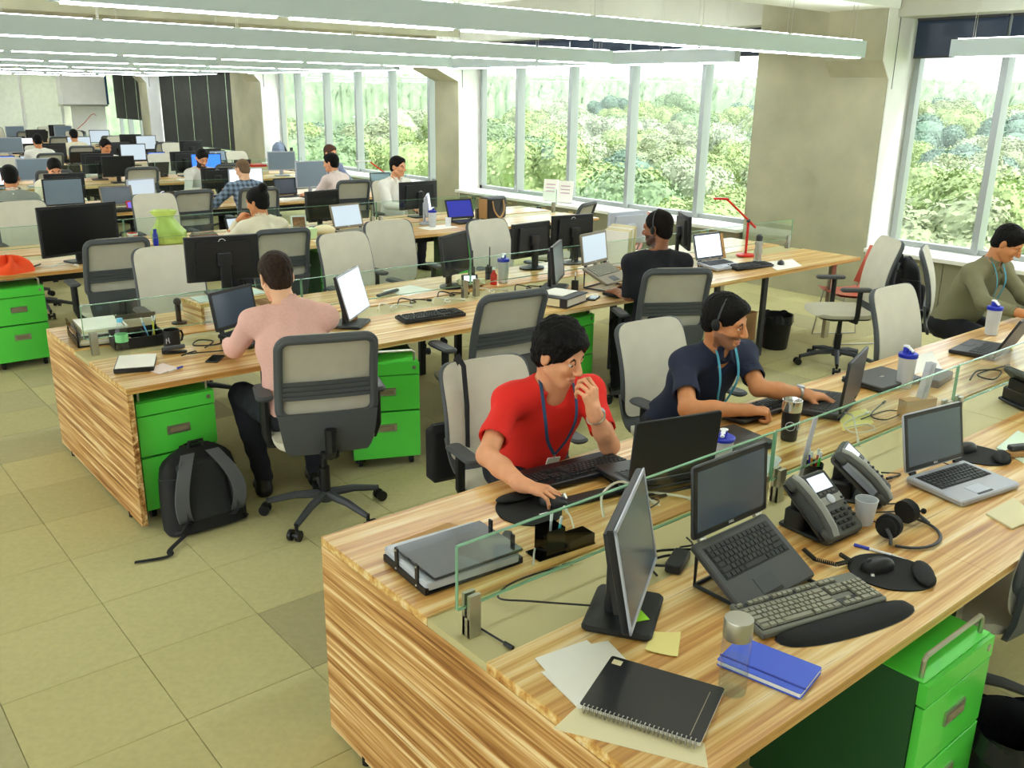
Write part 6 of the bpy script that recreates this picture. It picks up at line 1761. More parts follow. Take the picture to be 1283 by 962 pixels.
monitor('monitor with grey screen turned to the right, by the black pen cup', (4.48, 4.90, ZT), 38, w=0.40, h=0.27, zc=0.20, screen='PANEL', tilt=6, bez=0.011)
laptop('bronze grey laptop raised on a stand before the man in the black t-shirt', (4.80, 4.80, 0.90), 14, lid=122, tilt=24, case='LAPTAN', screen='PALE', keys='KEYG', stand=0.1595, w=0.36)
pk = thing('pen_cup', 'black square pen cup in front of the grey turned monitor', 'pen holder', (4.50, 4.70, ZT)); MB().lathe([(0.034, 0), (0.036, 0.004), (0.036, 0.085), (0.033, 0.085), (0.032, 0.006), (0.001, 0.005)], 4).build('cup', M_BLACK, pk)
stand_pen('black pen standing in the square pen cup on the second row', 4.50, 4.70, ZT + .006, 0.1, 0.1, M_BLACK, 0.14)
bi = thing('ring_binder', 'black lever arch binder lying at the front edge of the second row', 'binder', (4.18, 4.52, ZT), R(18))
q = MB(); q.box((0, 0, 0.003), (0.30, 0.29, 0.006)); q.box((0, 0, 0.062), (0.30, 0.29, 0.006), M=None); q.box((-0.148, 0, 0.0325), (0.006, 0.29, 0.064)); q.build('cover', M_BLACK, bi, smooth=False)
MB().box((0.01, 0, 0.03), (0.26, 0.27, 0.045)).build('pages', M_PAPER, bi, smooth=False); MB().box((-0.1515, -0.04, 0.032), (0.002, 0.10, 0.05)).build('spine_label', M_CREAM, bi, smooth=False)
MB(Matrix.Translation((-0.1525, 0.09, 0.032)) @ Matrix.Rotation(R(90), 4, 'Y')).lathe([(0.012, -0.001), (0.017, -0.001), (0.017, 0.002), (0.012, 0.002), (0.012, -0.001)], 18, cap=False).build('finger_ring', M_STEEL, bi)
sheet('white paper pile on top of the black lever arch binder', [(4.12, 4.42), (4.33, 4.49), (4.27, 4.66), (4.06, 4.60)], ZT + 0.0655, M_PAPER, 0.004)
s3 = thing('smartphone', 'black smartphone left of the hand of the man in black', 'phone', (4.46, 4.47, ZT), R(-60)); MB().rbox((0, 0, 0.005), (0.075, 0.15, 0.009), 0.01, 3).build('body', M_BLACK, s3); MB().rbox((0, 0, 0.0102), (0.066, 0.13, 0.001), 0.004, 2).build('screen', M_BLACKG, s3)
keyboard('black keyboard under the hands of the man in black', (4.78, 4.47, ZT), 14, body='B', keys='K', w=0.40)
dc = thing('document_rack', 'upright beige document rack beside the bronze laptop', 'rack', (5.56, 5.28, ZT), R(10))
for k in range(6): MB().box((-0.06 + 0.022 * k, 0, 0.15 + .004 * k), (0.012, 0.24, 0.30 + .008 * k)).build('folder', M_CREAM if k % 3 else M_PAPER, dc, smooth=False)
MB().box((0, 0, 0.004), (0.18, 0.25, 0.008)).build('rack_base', M_CARD, dc, smooth=False); MB().box((0, 0.122, 0.08), (0.18, 0.006, 0.16)).build('rack_back', M_CARD, dc, smooth=False)
monitor('black monitor with logo seen from behind, left of the beige document rack', (5.32, 5.60, ZT), 172, w=0.42, h=0.28, zc=0.27, screen='PALE', logo='hi', base='round')
monitor('plain black monitor seen from behind, beside the pale chair of the second row', (4.88, 5.62, ZT), 186, w=0.44, h=0.28, zc=0.235, screen='PALE', base='round')
monitor('monitor with silver back seen from behind, right of the beige document rack', (6.00, 5.60, ZT), 176, w=0.46, h=0.29, zc=0.25, screen='PALE', case=M_SILV, base='round')
monitor('thin monitor seen edge-on right of the man in black', (6.05, 5.03, ZT), 52, w=0.44, h=0.28, zc=0.29, screen='PANEL', tilt=2)
laptop('silver laptop with bright white screen at the right of the second row', (6.20, 4.83, 0.79), -2, lid=112, tilt=6, case='LAPSIL', screen='LIT', stand=0.0495)
keyboard('black curved keyboard in front of the bright white laptop', (6.42, 4.58, ZT), -6, body='B', keys='K')
mouse('black mouse by the white paper on the second row', (6.78, 4.52, ZT), -60)
hx = thing('glass_bottle', 'clear glass bottle with dark cap beside the red lamp', 'bottle', (6.72, 4.72, ZT)); MB().lathe([(0.034, 0), (0.037, 0.004), (0.030, 0.05), (0.037, 0.09), (0.030, 0.13), (0.036, 0.165), (0.026, 0.19)], 18).build('vessel', mat('smoky_glass', '#b6bcbc', 0.1, trans=0.7), hx); MB().lathe([(0.029, 0.185), (0.029, 0.225), (0.015, 0.24), (0.001, 0.24)], 16).build('cap', M_DKMET, hx)
lp = thing('desk_lamp', 'red jointed desk lamp at the right end of the second row', 'lamp', (6.90, 4.98, ZT), R(-40))
MB().lathe([(0.085, 0), (0.085, 0.014), (0.03, 0.024), (0.012, 0.026)], 20).build('base', M_RED, lp); MB().tube([(0, 0, 0.02), (0.0, 0, 0.30)], 0.012, 8).build('stem', M_RED, lp)
MB().tube([(0.07, 0.0, 0.255), (0.0, 0, 0.32), (-0.21, 0.0, 0.505)], 0.010, 8).build('arm', M_RED, lp); MB().rbox((-0.265, 0.0, 0.508), (0.13, 0.03, 0.018), 0.008, 3).build('lamp_head', M_RED, lp); MB().ball((0, 0, 0.315), 0.018, 10, 8).build('joint', M_DKMET, lp)
tag(MB().box((0, 0, 0.11), (0.22, 0.006, 0.22), M=RX(-18)).build('cardboard_sheet', M_CARD, None, smooth=False, loc=(6.50, 5.02, ZT + 0.003), rz=R(-8)), 'brown cardboard sheet leaning behind the bright white laptop', 'cardboard')
sheet('white paper lying at the right end of the second row', [(6.50, 4.36), (6.86, 4.36), (7.10, 4.62), (6.74, 4.66)], ZT, M_PAPER)
sheet('white printed leaflet on the second row by the chair of the man in black', [(5.35, 4.36), (5.75, 4.40), (5.72, 4.56), (5.32, 4.52)], ZT, M_PAPER)
pen('dark blue pen on the leaflet at the front edge of the second row', (5.42, 4.41), (5.58, 4.42), ZT + .0015)
MB().tube(smooth_path([(0, 0, 0.002), (0.08, 0.05, 0.01), (0.16, 0.02, 0.01), (0.2, 0.08, 0.006), (0.12, 0.1, 0.01)]), 0.012, 6).build('cable_bag', M_CORDW, None, loc=(5.85, 4.95, ZT)); tag(bpy.data.objects['cable_bag'], 'bunch of pale leads behind the man in black', 'cable')

# ------------------------------------------------------------------ people near the camera
def dl(rz, v):
    a = -R(rz); return (v[0] * math.cos(a) - v[1] * math.sin(a), v[0] * math.sin(a) + v[1] * math.cos(a), v[2])
def posed(label, loc, rz, wr, wl, er=None, el=None, hd=(None, None), hn=(None, None), hands=('relax', 'relax'), P=None, **kw):
    P = dict(P or {}); P['wr'] = to_local(loc, rz, wr); P['wl'] = to_local(loc, rz, wl)
    if er: P['er'] = to_local(loc, rz, er)
    if el: P['el'] = to_local(loc, rz, el)
    return person(label, (loc[0], loc[1], 0), rz, P, hands=hands, hd=[dl(rz, v) if v else None for v in hd], hn=[dl(rz, v) if v else None for v in hn], **kw)
M_REDT = mat('red_cotton', '#e2271c', 0.85, var=0.04, bump=0.1, bscale=300)
M_NAVY = mat('navy_pique', '#232a40', 0.9, var=0.06, bump=0.15, bscale=400)
M_OLIVE = mat('olive_shirt', '#7d7a5c', 0.85, var=0.05, bump=0.1, bscale=300)
M_PINK = mat('pink_shirt', '#e3b4a8', 0.85, var=0.05, vscale=90, bump=0.1, bscale=300)
M_BLKT = mat('black_tee', '#15161c', 0.9, var=0.08)
M_JEANS = mat('dark_jeans', '#20232b', 0.9, var=0.15, vscale=20, bump=0.1, bscale=300)
M_LANY = mat('lanyard_blue', '#2c4668', 0.7); M_TEAL = mat('lanyard_teal', '#4fa3bd', 0.7)
r1, J1 = posed('man with thick black hair in a red t-shirt, hand at his mouth', (2.41, 2.79), 162, (1.90, 2.215, .797), (2.31, 2.285, .958), (1.95, 2.48, .81), (2.43, 2.31, .788),
    hd=((0.46, -0.88, -0.10), (-0.18, 0.12, 0.97)), hn=((0.0, -0.12, -1), (-0.1, 0.95, -0.12)), hands=('mouse', 'chin'), P=dict(lean=29, hip=(0, 0, .56), head=(0, .05, .145), yaw=-33, pitch=16, roll=3, gaze=(-0.1, -0.3)),
    skin=0, hair='thick', shirt=M_REDT, sleeve=0.62, trousers=M_JEANS, vneck=0.05)
lanyard(r1, J1, M_LANY, drop=0.225, spread=0.07)
wrist_watch(r1, J1, 'l', M_STEEL)
rn = J1['wrr']
r2, J2 = posed('man in a navy polo shirt with a headset typing at the nearest desk', (3.38, 2.76), 168, (3.19, 2.22, .80), (3.60, 2.20, .797), (2.97, 2.37, .81), (3.39, 2.31, .84),
    hd=((0.75, -0.60, -0.05), (0.66, -0.74, -0.08)), hn=((0.1, -0.1, -1), (0, 0, -1)), hands=('fist', 'type'), P=dict(lean=30, hip=(0, 0, .56), head=(.03, .055, .155), yaw=-32, pitch=13, gaze=(-0.1, -0.25)),
    skin=1, beard=1, hair='short', shirt=M_NAVY, sleeve=0.60, collar=M_NAVY, trousers=M_JEANS, vneck=0.10, neck_cut=0.074)
lanyard(r2, J2, M_TEAL, drop=0.235, spread=0.055); wrist_watch(r2, J2, 'l', M_STEEL); head_band(r2, J2, M_CHARC)
r3, J3 = posed('man in an olive long sleeved shirt writing at the right edge', (6.62, 2.92), 170, (6.22, 2.32, .80), (6.48, 2.28, .80),
    hd=((0.3, -0.9, -0.1), (-0.3, -0.9, -0.1)), P=dict(lean=24, hip=(0, 0, .57), head=(-.02, .08, .16), yaw=-22, pitch=30, pr=(.6, -.5, -.6), pl=(-.6, -.5, -.6)),
    skin=1, hair='short', shirt=M_OLIVE, sleeve=1.85, collar=M_OLIVE, trousers=M_BLKT, belly=1.1, h=0.0048)
lanyard(r3, J3, M_TEAL, drop=0.24, spread=0.05, badge=False)
r4, J4 = posed('man in a pale pink shirt seen from behind at the second desk row', (1.94, 4.02), -19, (2.20, 4.55, .80), (1.84, 4.60, .80), None, (1.80, 4.43, .82),
    hd=((0, 1, -0.1), (0.5, 0.85, -0.1)), hands=('type', 'type'), P=dict(lean=12, hip=(0, 0, .57), head=(-.045, .05, .155), yaw=-14, pitch=18, pr=(.7, -.3, -.5), kl=(-.24, .38, .55), fl=(-.17, .30, .085), kr=(.14, .42, .55), fr=(.12, .35, .085)),
    skin=3, hair='short', hair_m=M_HAIRB, shirt=M_PINK, sleeve=1.80, collar=M_PINK, trousers=M_JEANS, belly=1.15, h=0.0048)
r5, J5 = posed('man with cropped hair and headset in a black t-shirt seen from behind', (4.56, 3.97), -32, (4.78, 4.40, .80), (4.55, 4.33, .80), None, (4.42, 4.08, .77),
    hd=((0, 1, -0.1), (0.1, 1, -0.1)), hands=('type', 'type'), P=dict(lean=2, hip=(0, 0, .60), head=(0, .03, .17), yaw=-45, pitch=6, pr=(.5, -.5, -.6)),
    skin=2, hair='crop', hair_m=M_HAIRS, shirt=M_BLKT, sleeve=0.70, trousers=M_BLKT, h=0.0048, beard=1)
head_band(r5, J5, M_CHARC); lanyard(r5, J5, M_CORDW, drop=0.26, spread=0.05, badge=False)

# ------------------------------------------------------------------ third and fourth desk rows
def fam(f, *a, **k): return f(*a, **k)
monitor('big black monitor facing the camera at the left end of the third row', (2.02, 7.99, ZT), 13, w=0.66, h=0.40, zc=0.27, screen='BLK', bez=0.02)
cable('black and white lead tangle left of the big black monitor', [(1.40, 7.86, .75), (1.52, 8.0, .757), (1.62, 7.88, .76), (1.70, 7.98, .757), (1.56, 7.84, .752), (1.48, 7.78, .75)], 0.006)
cable('pale lead tangle in front of the big black monitor', [(1.62, 7.94, .75), (1.74, 7.82, .757), (1.84, 7.90, .76), (1.92, 7.80, .752)], 0.005, M_CORDW)
mouse('black mouse left of the big black monitor', (1.45, 7.80, ZT), 30)
keyboard('black keyboard in front of the big black monitor, half behind a chair', (2.30, 7.87, ZT), 10, body='B', keys='K', w=0.40)
mugr = thing('paper_cup', 'red and white paper cup right of the big black monitor', 'cup', (2.66, 8.70, ZT)); MB().lathe([(0.034, 0), (0.046, 0.10), (0.048, 0.103), (0.044, 0.103), (0.032, 0.004), (0.001, 0.003)], 18).build('cup', M_RED, mugr); MB().lathe([(0.0462, 0.085), (0.0475, 0.1035)], 18, cap=False).build('rim_band', M_WPLAST, mugr)
ccp = thing('plastic_cup', 'large clear plastic cup standing below the red paper cup', 'cup', (2.42, 8.0, ZT)); MB().lathe([(0.030, 0), (0.042, 0.13), (0.039, 0.13), (0.028, 0.004), (0.001, 0.003)], 18).build('cup', M_TRANS, ccp)
bag = MB()
def bgf(u, v):
    a = 2 * math.pi * u; r = 0.135 * (1 - 0.80 * max(0, v - 0.35) ** 0.8 * 1.3) * (1 + 0.10 * math.sin(5 * a + 4 * v))
    r = max(r, 0.012) * (1.0 if v < 0.8 else 1 + (v - .8) * 9)
    return (r * math.cos(a) * 1.15 - 0.05 * v, r * math.sin(a) * 0.9, 0.30 * v + 0.001)
bag.grid(bgf, 30, 18)
tag(bag.build('plastic_bag', mat('green_bag_film', '#cfe67a', 0.3, trans=0.25), None, ang=80, loc=(2.98, 8.62, ZT)), 'knotted pale green plastic bag on the third desk row', 'bag')
pbk = thing('blue_bottle', 'slim dark blue bottle left of the pale green plastic bag', 'bottle', (2.80, 8.50, ZT)); MB().lathe([(0.022, 0), (0.024, 0.01), (0.024, 0.10), (0.014, 0.125)], 14).build('vessel', M_BLUE, pbk); MB().lathe([(0.016, 0.12), (0.016, 0.15), (0.001, 0.151)], 12).build('cap', M_BLUE, pbk)
tag(MB().rbox((0, 0, 0.035), (0.26, 0.16, 0.068), 0.03, 4, ez=0.03).build('pouch', mat('brown_leather', '#6e5140', 0.6), None, loc=(3.30, 8.62, ZT), rz=R(-12)), 'brown leather pouch right of the pale green plastic bag', 'pouch')
laptop('laptop with a lit white page before the woman with the hair bun', (3.55, 8.20, ZT + .0225), 2, lid=112, case='LAPBK', screen='PALE', fine=False)
pf = thing('photo_frame', 'small framed photograph standing right of the woman with the bun', 'photo', (4.32, 8.66, ZT), R(-10)); MB().box((0, 0, 0.085), (0.16, 0.012, 0.14), M=RX(-12)).build('frame', M_WPLAST, pf); MB().box((0, -0.0075, 0.085), (0.13, 0.002, 0.11), M=RX(-12)).build('print', mat('photo_print', '#8a5a3a', 0.5, var=0.6, vscale=40), pf)
tag(MB().rbox((0, 0, 0.05), (0.11, 0.11, 0.10), 0.008, 2).build('note_cube', mat('mint_paper', '#c7e7b4', 0.8), None, loc=(4.16, 8.12, ZT)), 'mint green note cube on the third row beside the woman with the bun', 'note')
tag(MB().ball((0, 0, 0.055), (0.12, 0.09, 0.054), 16, 10).build('paper_bag', M_CREAM, None, ang=80, loc=(4.36, 8.20, ZT)), 'crumpled cream paper bag left of the bronze laptop', 'bag')
laptop('bronze grey laptop with a pale screen in the middle of the third row', (4.66, 8.22, ZT + .045), 8, lid=112, tilt=6, case='LAPTAN', screen='PALE', keys='KEYG', stand=0.0445, w=0.38)
monitor('black monitor standing behind the bronze laptop of the third row', (4.62, 8.72, ZT), 14, w=0.46, h=0.30, zc=0.24, screen='BLK')
tag(MB().tube(smooth_path([(0, 0, 0.02), (0.08, 0.03, 0.03), (0.14, -0.02, 0.02), (0.05, -0.05, 0.03), (0.0, 0.02, 0.035)]), 0.017, 6).build('headset', M_BLACK, None, loc=(4.42, 7.98, ZT)), 'black headset in a heap left of the bronze laptop base', 'headset')
sheet('white paper on the front edge of the third row below the bronze laptop', [(4.10, 7.78), (4.38, 7.80), (4.36, 8.0), (4.10, 7.98)], ZT, M_PAPER)
monitor('black monitor with a round emblem on its back, facing the man in the white shirt', (5.98, 8.90, ZT), 184, w=0.54, h=0.31, zc=0.25, screen='PALE', logo='hp')
monitor('white tablet like screen seen from the side on the third row', (5.72, 8.36, ZT), 52, w=0.34, h=0.26, zc=0.19, screen='LIT', case=M_SILV, tilt=8, base='round')
shaker('white shaker with blue lid in front of the white tablet screen', (5.62, 8.12, ZT), 30, 0.20)
cpw = thing('paper_cup', 'small white paper cup right of the shaker on the third row', 'cup', (5.80, 8.08, ZT)); MB().lathe([(0.026, 0), (0.034, 0.09), (0.031, 0.09), (0.024, 0.004), (0.001, 0.003)], 16).build('cup', M_WPLAST, cpw)
laptop('laptop with a dark blue screen beside the black handbag', (6.16, 8.32, ZT + .0225), -6, lid=112, case='LAPBK', screen='NAVY', fine=False)
hbag = thing('handbag', 'black handbag with tan handles and beige side on the third row', 'handbag', (6.62, 8.34, ZT), R(14))
MB().rbox((0, 0, 0.125), (0.36, 0.15, 0.25), 0.03, 3, ez=0.02).build('bag_body', M_BLACK, hbag); MB().box((-0.181, 0, 0.125), (0.006, 0.12, 0.22)).build('side_panel', M_CARD, hbag)
for sy in (-1, 1): MB().tube(smooth_path([(-0.10, sy * 0.078, 0.21), (-0.09, sy * 0.10, 0.10), (0.0, sy * 0.11, 0.02), (0.09, sy * 0.10, 0.10), (0.10, sy * 0.078, 0.21)]), 0.009, 6).build('handle', mat('tan_leather', '#c69a62', 0.5), hbag)
sheet('white sheet under the shaker on the third row', [(5.45, 7.92), (5.85, 7.95), (5.83, 8.2), (5.45, 8.16)], ZT, M_PAPER)
# chairs of the third and fourth rows
chair(2.05, 7.36, -3, 'grey mesh chair seen from behind in front of the big black monitor')
chair(3.30, 7.16, -6, 'grey mesh chair under the woman with the hair bun')
chair(6.62, 7.20, 24, 'grey mesh chair turned aside by the handbag on the third row')
chair(2.02, 9.62, 180, 'pale backed chair behind the big black monitor, seen from the front')
chair(3.30, 9.66, 178, 'pale backed chair behind the pale green plastic bag, seen from the front')
chair(1.98, 10.36, -4, 'grey mesh chair under the man in grey at the left edge')
chair(3.80, 10.50, 4, 'empty grey mesh chair on the fourth row left of the plaid shirt man')
chair(4.62, 10.42, -10, 'grey mesh chair under the man in the plaid shirt')
chair(6.02, 10.72, -6, 'grey mesh chair under the man in the pinkish white shirt')
chair(6.26, 9.78, 172, 'pale chair of the man in the white shirt with the black monitor')
# fourth row
monitor('monitor with grey blue screen at the left of the fourth row', (2.78, 11.44, ZT), 4, w=0.44, h=0.30, zc=0.24, screen='PANEL')
monitor('black monitor behind the grey blue screen at the left of the fourth row', (2.98, 12.10, ZT), 182, w=0.46, h=0.30, zc=0.24, screen='PALE')
laptop('bronze laptop with dull screen in the left part of the fourth row', (3.40, 11.52, ZT + .0225), 0, lid=106, case='LAPTAN', screen='SCR_OFF', fine=False, w=0.38)
monitor('pale monitor turned aside beside the bronze laptop of the fourth row', (3.72, 11.66, ZT), 16, w=0.38, h=0.24, zc=0.21, screen='PALE', case=M_SILV)
shaker('white shaker with blue lid, left of two on the fourth row', (3.82, 11.20, ZT), 20); shaker('white shaker with blue lid, right of two on the fourth row', (4.10, 11.14, ZT), 50)
pz = thing('tablet', 'tablet with a purple picture lying against a box on the fourth row', 'tablet', (3.50, 11.26, ZT), R(5)); MB().box((0, 0, 0.055), (0.18, 0.008, 0.12), M=RX(-18)).build('body', M_RED, pz); MB().box((0, -0.006, 0.055), (0.15, 0.003, 0.09), M=RX(-18)).build('display', mat('screen_purple', '#6a5ac8', 0.4, emit=0.3), pz)
tag(MB().rbox((0, 0, 0.03), (0.3, 0.2, 0.06), 0.03, 3, ez=0.025).build('lunch_bag', mat('khaki_cloth', '#8c8456', 0.8), None, loc=(3.66, 12.20, ZT)), 'khaki cloth bag at the back of the fourth row', 'bag')
keyboard('black keyboard at the front edge of the fourth row left of the shakers', (3.40, 11.22, ZT), 0, body='B', keys='K', w=0.40)
monitor('black monitor with a round logo facing the bearded man', (4.94, 12.22, ZT), 176, w=0.44, h=0.28, zc=0.24, screen='PALE', logo='hi')
monitor('bright white screen left of the man in the plaid shirt', (5.12, 11.74, ZT), 2, w=0.48, h=0.30, zc=0.25, screen='LIT', case=M_SILV)
sheet('white sheet standing by the black monitor of the bearded man', [(4.50, 11.6), (4.74, 11.62), (4.72, 11.82), (4.50, 11.8)], ZT, M_PAPER)
laptop('dark opened laptop right of the man in the plaid shirt', (5.66, 11.66, ZT + .0225), 4, lid=100, case='LAPBK', screen='SCR_OFF', fine=False)
monitor('tall grey blue monitor left of the man in the pinkish white shirt', (6.06, 11.70, ZT), 4, w=0.50, h=0.36, zc=0.29, screen='PANEL', case=M_SILV)
sheet('large white paper sheets right of the plaid shirt man', [(5.34, 11.14), (5.74, 11.16), (5.72, 11.46), (5.34, 11.44)], ZT, M_PAPER, 0.02)
laptop('grey screened laptop right of the man with glasses', (7.30, 11.86, ZT + .0225), -4, lid=104, case='LAPBK', screen='PANEL', fine=False)
for k, (x, y) in enumerate(((5.9, 11.3), (6.35, 11.35), (6.9, 11.75))):
    cable('pale lead heap on the fourth row, %s from the left' % ('first', 'second', 'third')[k], [(x, y, .75), (x + .1, y + .06, .765), (x + .16, y - .05, .757), (x + .04, y - .06, .76), (x + .2, y, .752)], 0.006, M_CORDW)
l2 = thing('desk_lamp', 'slender red desk lamp arm by the far window column', 'lamp', (7.50, 11.9, ZT), R(-35))
MB().lathe([(0.085, 0), (0.085, 0.014), (0.012, 0.026)], 18).build('base', M_RED, l2); MB().tube([(0, 0, 0.02), (0, 0, 0.16)], 0.012, 8).build('stem', M_RED, l2); MB().tube([(0.03, 0, 0.14), (-0.32, 0.0, 0.40)], 0.010, 8).build('arm', M_RED, l2); MB().rbox((-0.42, 0.0, 0.405), (0.24, 0.03, 0.018), 0.008, 3).build('lamp_head', M_WPLAST, l2)
# things on the window sills
sz = Z_SILL + 0.006
b4 = backpack('backpack', 'grey blue rucksack standing on the far white window sill', (9.22, 19.25, sz), 110, 0.95, (mat('grey_blue_nylon', '#6d7a90', 0.7), M_STRAP))
fb = thing('tall_bottle', 'dark slim flask standing on the far window sill beside the rucksack', 'bottle', (9.18, 18.55, sz)); MB().lathe([(0.05, 0), (0.055, 0.01), (0.055, 0.26), (0.03, 0.31)], 14).build('vessel', M_DKMET, fb); MB().lathe([(0.032, 0.3), (0.032, 0.36), (0.001, 0.361)], 12).build('cap', M_BLACK, fb)
for k, (y, lab) in enumerate(((10.16, 'white leaflet stand on the window sill, left of two'), (9.84, 'white leaflet stand on the window sill, right of two'))):
    t = thing('leaflet_stand', lab, 'leaflet stand', (9.16, y, sz), R(-70)); MB().box((0, 0, 0.16), (0.24, 0.012, 0.31), M=RX(-8)).build('leaflet', M_PAPER, t); MB().box((0, 0.03, 0.02), (0.24, 0.10, 0.03)).build('foot', M_WPLAST, t)
    for j in range(3): MB(Matrix.Translation((0, 0, 0.16)) @ RX(-8)).box((0, -0.0068, 0.08 - 0.05 * j), (0.15, 0.002, 0.014)).build('printed_line', mat('print_pink', '#c9a0b8', 0.7), t)
oc2 = dup(bpy.data.objects['shell_chair'], (7.75, 7.3, 0), R(40), 'second orange shell chair by the window cupboards behind the monitors')

# ------------------------------------------------------------------ the people further back
def seated(label, x, y, rz, shirt, hair='short', hm=None, skin=0, lean=14, yaw=0, pitch=15, wr=None, wl=None, head=(0, .05, .16), fine=True, h=0.0075, hands=('relax', 'relax'), beard=0, fem=False, sleeve=1.85, s=1.0, collar=None, roll=0):
    P = dict(lean=lean, yaw=yaw, pitch=pitch, head=head, s=s, roll=roll, hip=(0, 0, 0.575))
    P['wr'] = wr or (0.16, 0.50, 0.80); P['wl'] = wl or (-0.16, 0.50, 0.80)
    P['pr'], P['pl'] = (.6, -.4, -.6), (-.6, -.4, -.6)
    return person(label, (x, y, 0), rz, P, skin=skin, hair=hair, hair_m=hm, shirt=shirt, sleeve=sleeve, trousers=M_JEANS, fine=fine, near=False, h=h, hands=hands, beard=beard, fem=fem, collar=collar)
M_WSH = mat('white_shirt', '#e6e4da', 0.85, var=0.03); M_CRSH = mat('cream_shirt', '#e3ddc3', 0.85, var=0.03); M_GRSH = mat('grey_green_shirt', '#8d958c', 0.85, var=0.05)
def plaid():
    m = bpy.data.materials.new('plaid_cloth'); m.use_nodes = True; nt = m.node_tree; b = nt.nodes['Principled BSDF']; b.inputs['Roughness'].default_value = 0.9
    tc = nt.nodes.new('ShaderNodeTexCoord'); prev = None
    for d in ('X', 'Z'):
        w = nt.nodes.new('ShaderNodeTexWave'); w.bands_direction = d; w.inputs['Scale'].default_value = 5.5; w.inputs['Distortion'].default_value = 0.6
        nt.links.new(tc.outputs['Object'], w.inputs['Vector'])
        if prev is None: prev = w
        else:
            mx = nt.nodes.new('ShaderNodeMath'); mx.operation = 'ADD'; nt.links.new(prev.outputs['Fac'], mx.inputs[0]); nt.links.new(w.outputs['Fac'], mx.inputs[1])
    rp = nt.nodes.new('ShaderNodeValToRGB'); rp.color_ramp.elements[0].color = lin('#2c3644'); rp.color_ramp.elements[1].color = lin('#8fa3bc')
    dv = nt.nodes.new('ShaderNodeMath'); dv.operation = 'MULTIPLY'; dv.inputs[1].default_value = 0.5
    nt.links.new(mx.outputs[0], dv.inputs[0]); nt.links.new(dv.outputs[0], rp.inputs['Fac']); nt.links.new(rp.outputs['Color'], b.inputs['Base Color'])
    return m
rb_, Jb = seated('woman with her dark hair in a bun and a cream blouse, seen from behind', 3.38, 7.32, 4, M_CRSH, 'bun', M_HAIR, 1, lean=14, yaw=-26, pitch=10, wl=(-0.10, 0.36, 1.02), fem=True, s=0.96, collar=M_CRSH, hands=('type', 'fist'))
seated('man in a white shirt facing the camera behind the black monitor', 6.20, 9.86, 188, M_WSH, 'short', M_HAIR, 0, lean=8, yaw=-18, pitch=4, collar=M_WSH, s=1.03)
seated('man with short fair hair in a blue plaid shirt, seen from behind', 4.66, 10.56, -6, plaid(), 'crop', mat('hair_fair', '#6a5138', 0.7, var=0.3, vscale=90), 3, lean=20, yaw=-20, pitch=20, wl=(-0.36, 0.52, 0.80), wr=(0.10, 0.52, 0.80))
seated('man in a pinkish white shirt leaning to the left, seen from behind', 6.08, 10.86, 22, mat('pink_white_shirt', '#e4d0cc', 0.85, var=0.03), 'short', M_HAIR, 0, lean=12, yaw=-10, pitch=6, collar=M_WSH)
gm, Jg = seated('man with glasses in a blue grey shirt by the far window', 6.92, 12.84, 186, mat('blue_grey_shirt', '#8089a6', 0.85), 'short', mat('hair_auburn', '#4a2c1c', 0.7), 0, lean=6, yaw=-16, pitch=6)
ge = MB(); H_, M_h = Jg['head'], Jg['HM']
for sg in (-1, 1):
    c_ = H_ + M_h @ V3(sg * 0.032, 0.096, 0.0); ge.tube([tuple(c_ + M_h @ V3(0.019 * math.cos(k * math.pi / 7), 0, 0.015 * math.sin(k * math.pi / 7))) for k in range(14)], 0.002, 4, closed=True); ge.tube([tuple(H_ + M_h @ V3(sg * 0.051, 0.096, 0.003)), tuple(H_ + M_h @ V3(sg * 0.080, 0.0, 0.003))], 0.002, 4)
ge.tube([tuple(H_ + M_h @ V3(-0.013, 0.098, 0.003)), tuple(H_ + M_h @ V3(0.013, 0.098, 0.003))], 0.002, 4); ge.build('glasses', M_BLACK, gm)
seated('bearded man in a pale grey shirt looking down at the fourth row', 4.96, 13.02, 184, mat('pale_grey_shirt', '#cfcfc6', 0.85, var=0.03), 'short', M_HAIR, 0, lean=16, yaw=0, pitch=30, beard=2)
seated('man in a grey shirt at the left picture edge, seen from behind', 2.06, 10.40, -8, M_GRSH, 'short', M_HAIR, 1, lean=8, yaw=0, pitch=14, collar=M_WSH, h=0.008)
seated('woman with dark hair looking down behind the grey blue monitor', 2.96, 12.80, 186, M_CRSH, 'short', M_HAIR, 0, lean=24, yaw=10, pitch=30, fem=True, s=0.95, h=0.008)
seated('man resting his chin on his hand behind the fifth row', 4.62, 16.20, 182, M_WSH, 'short', M_HAIR, 1, lean=14, yaw=-14, pitch=14, wl=(-0.02, 0.30, 1.03), hands=('relax', 'fist'), h=0.009)
seated('man in a white shirt far back, left of two seen from behind', 4.10, 18.0, -4, M_WSH, 'short', M_HAIR, 1, lean=12, h=0.012, fine=False)
seated('man in a cream shirt far back, right of two seen from behind', 5.26, 20.1, -4, M_CRSH, 'short', M_HAIR, 1, lean=14, h=0.012, fine=False)

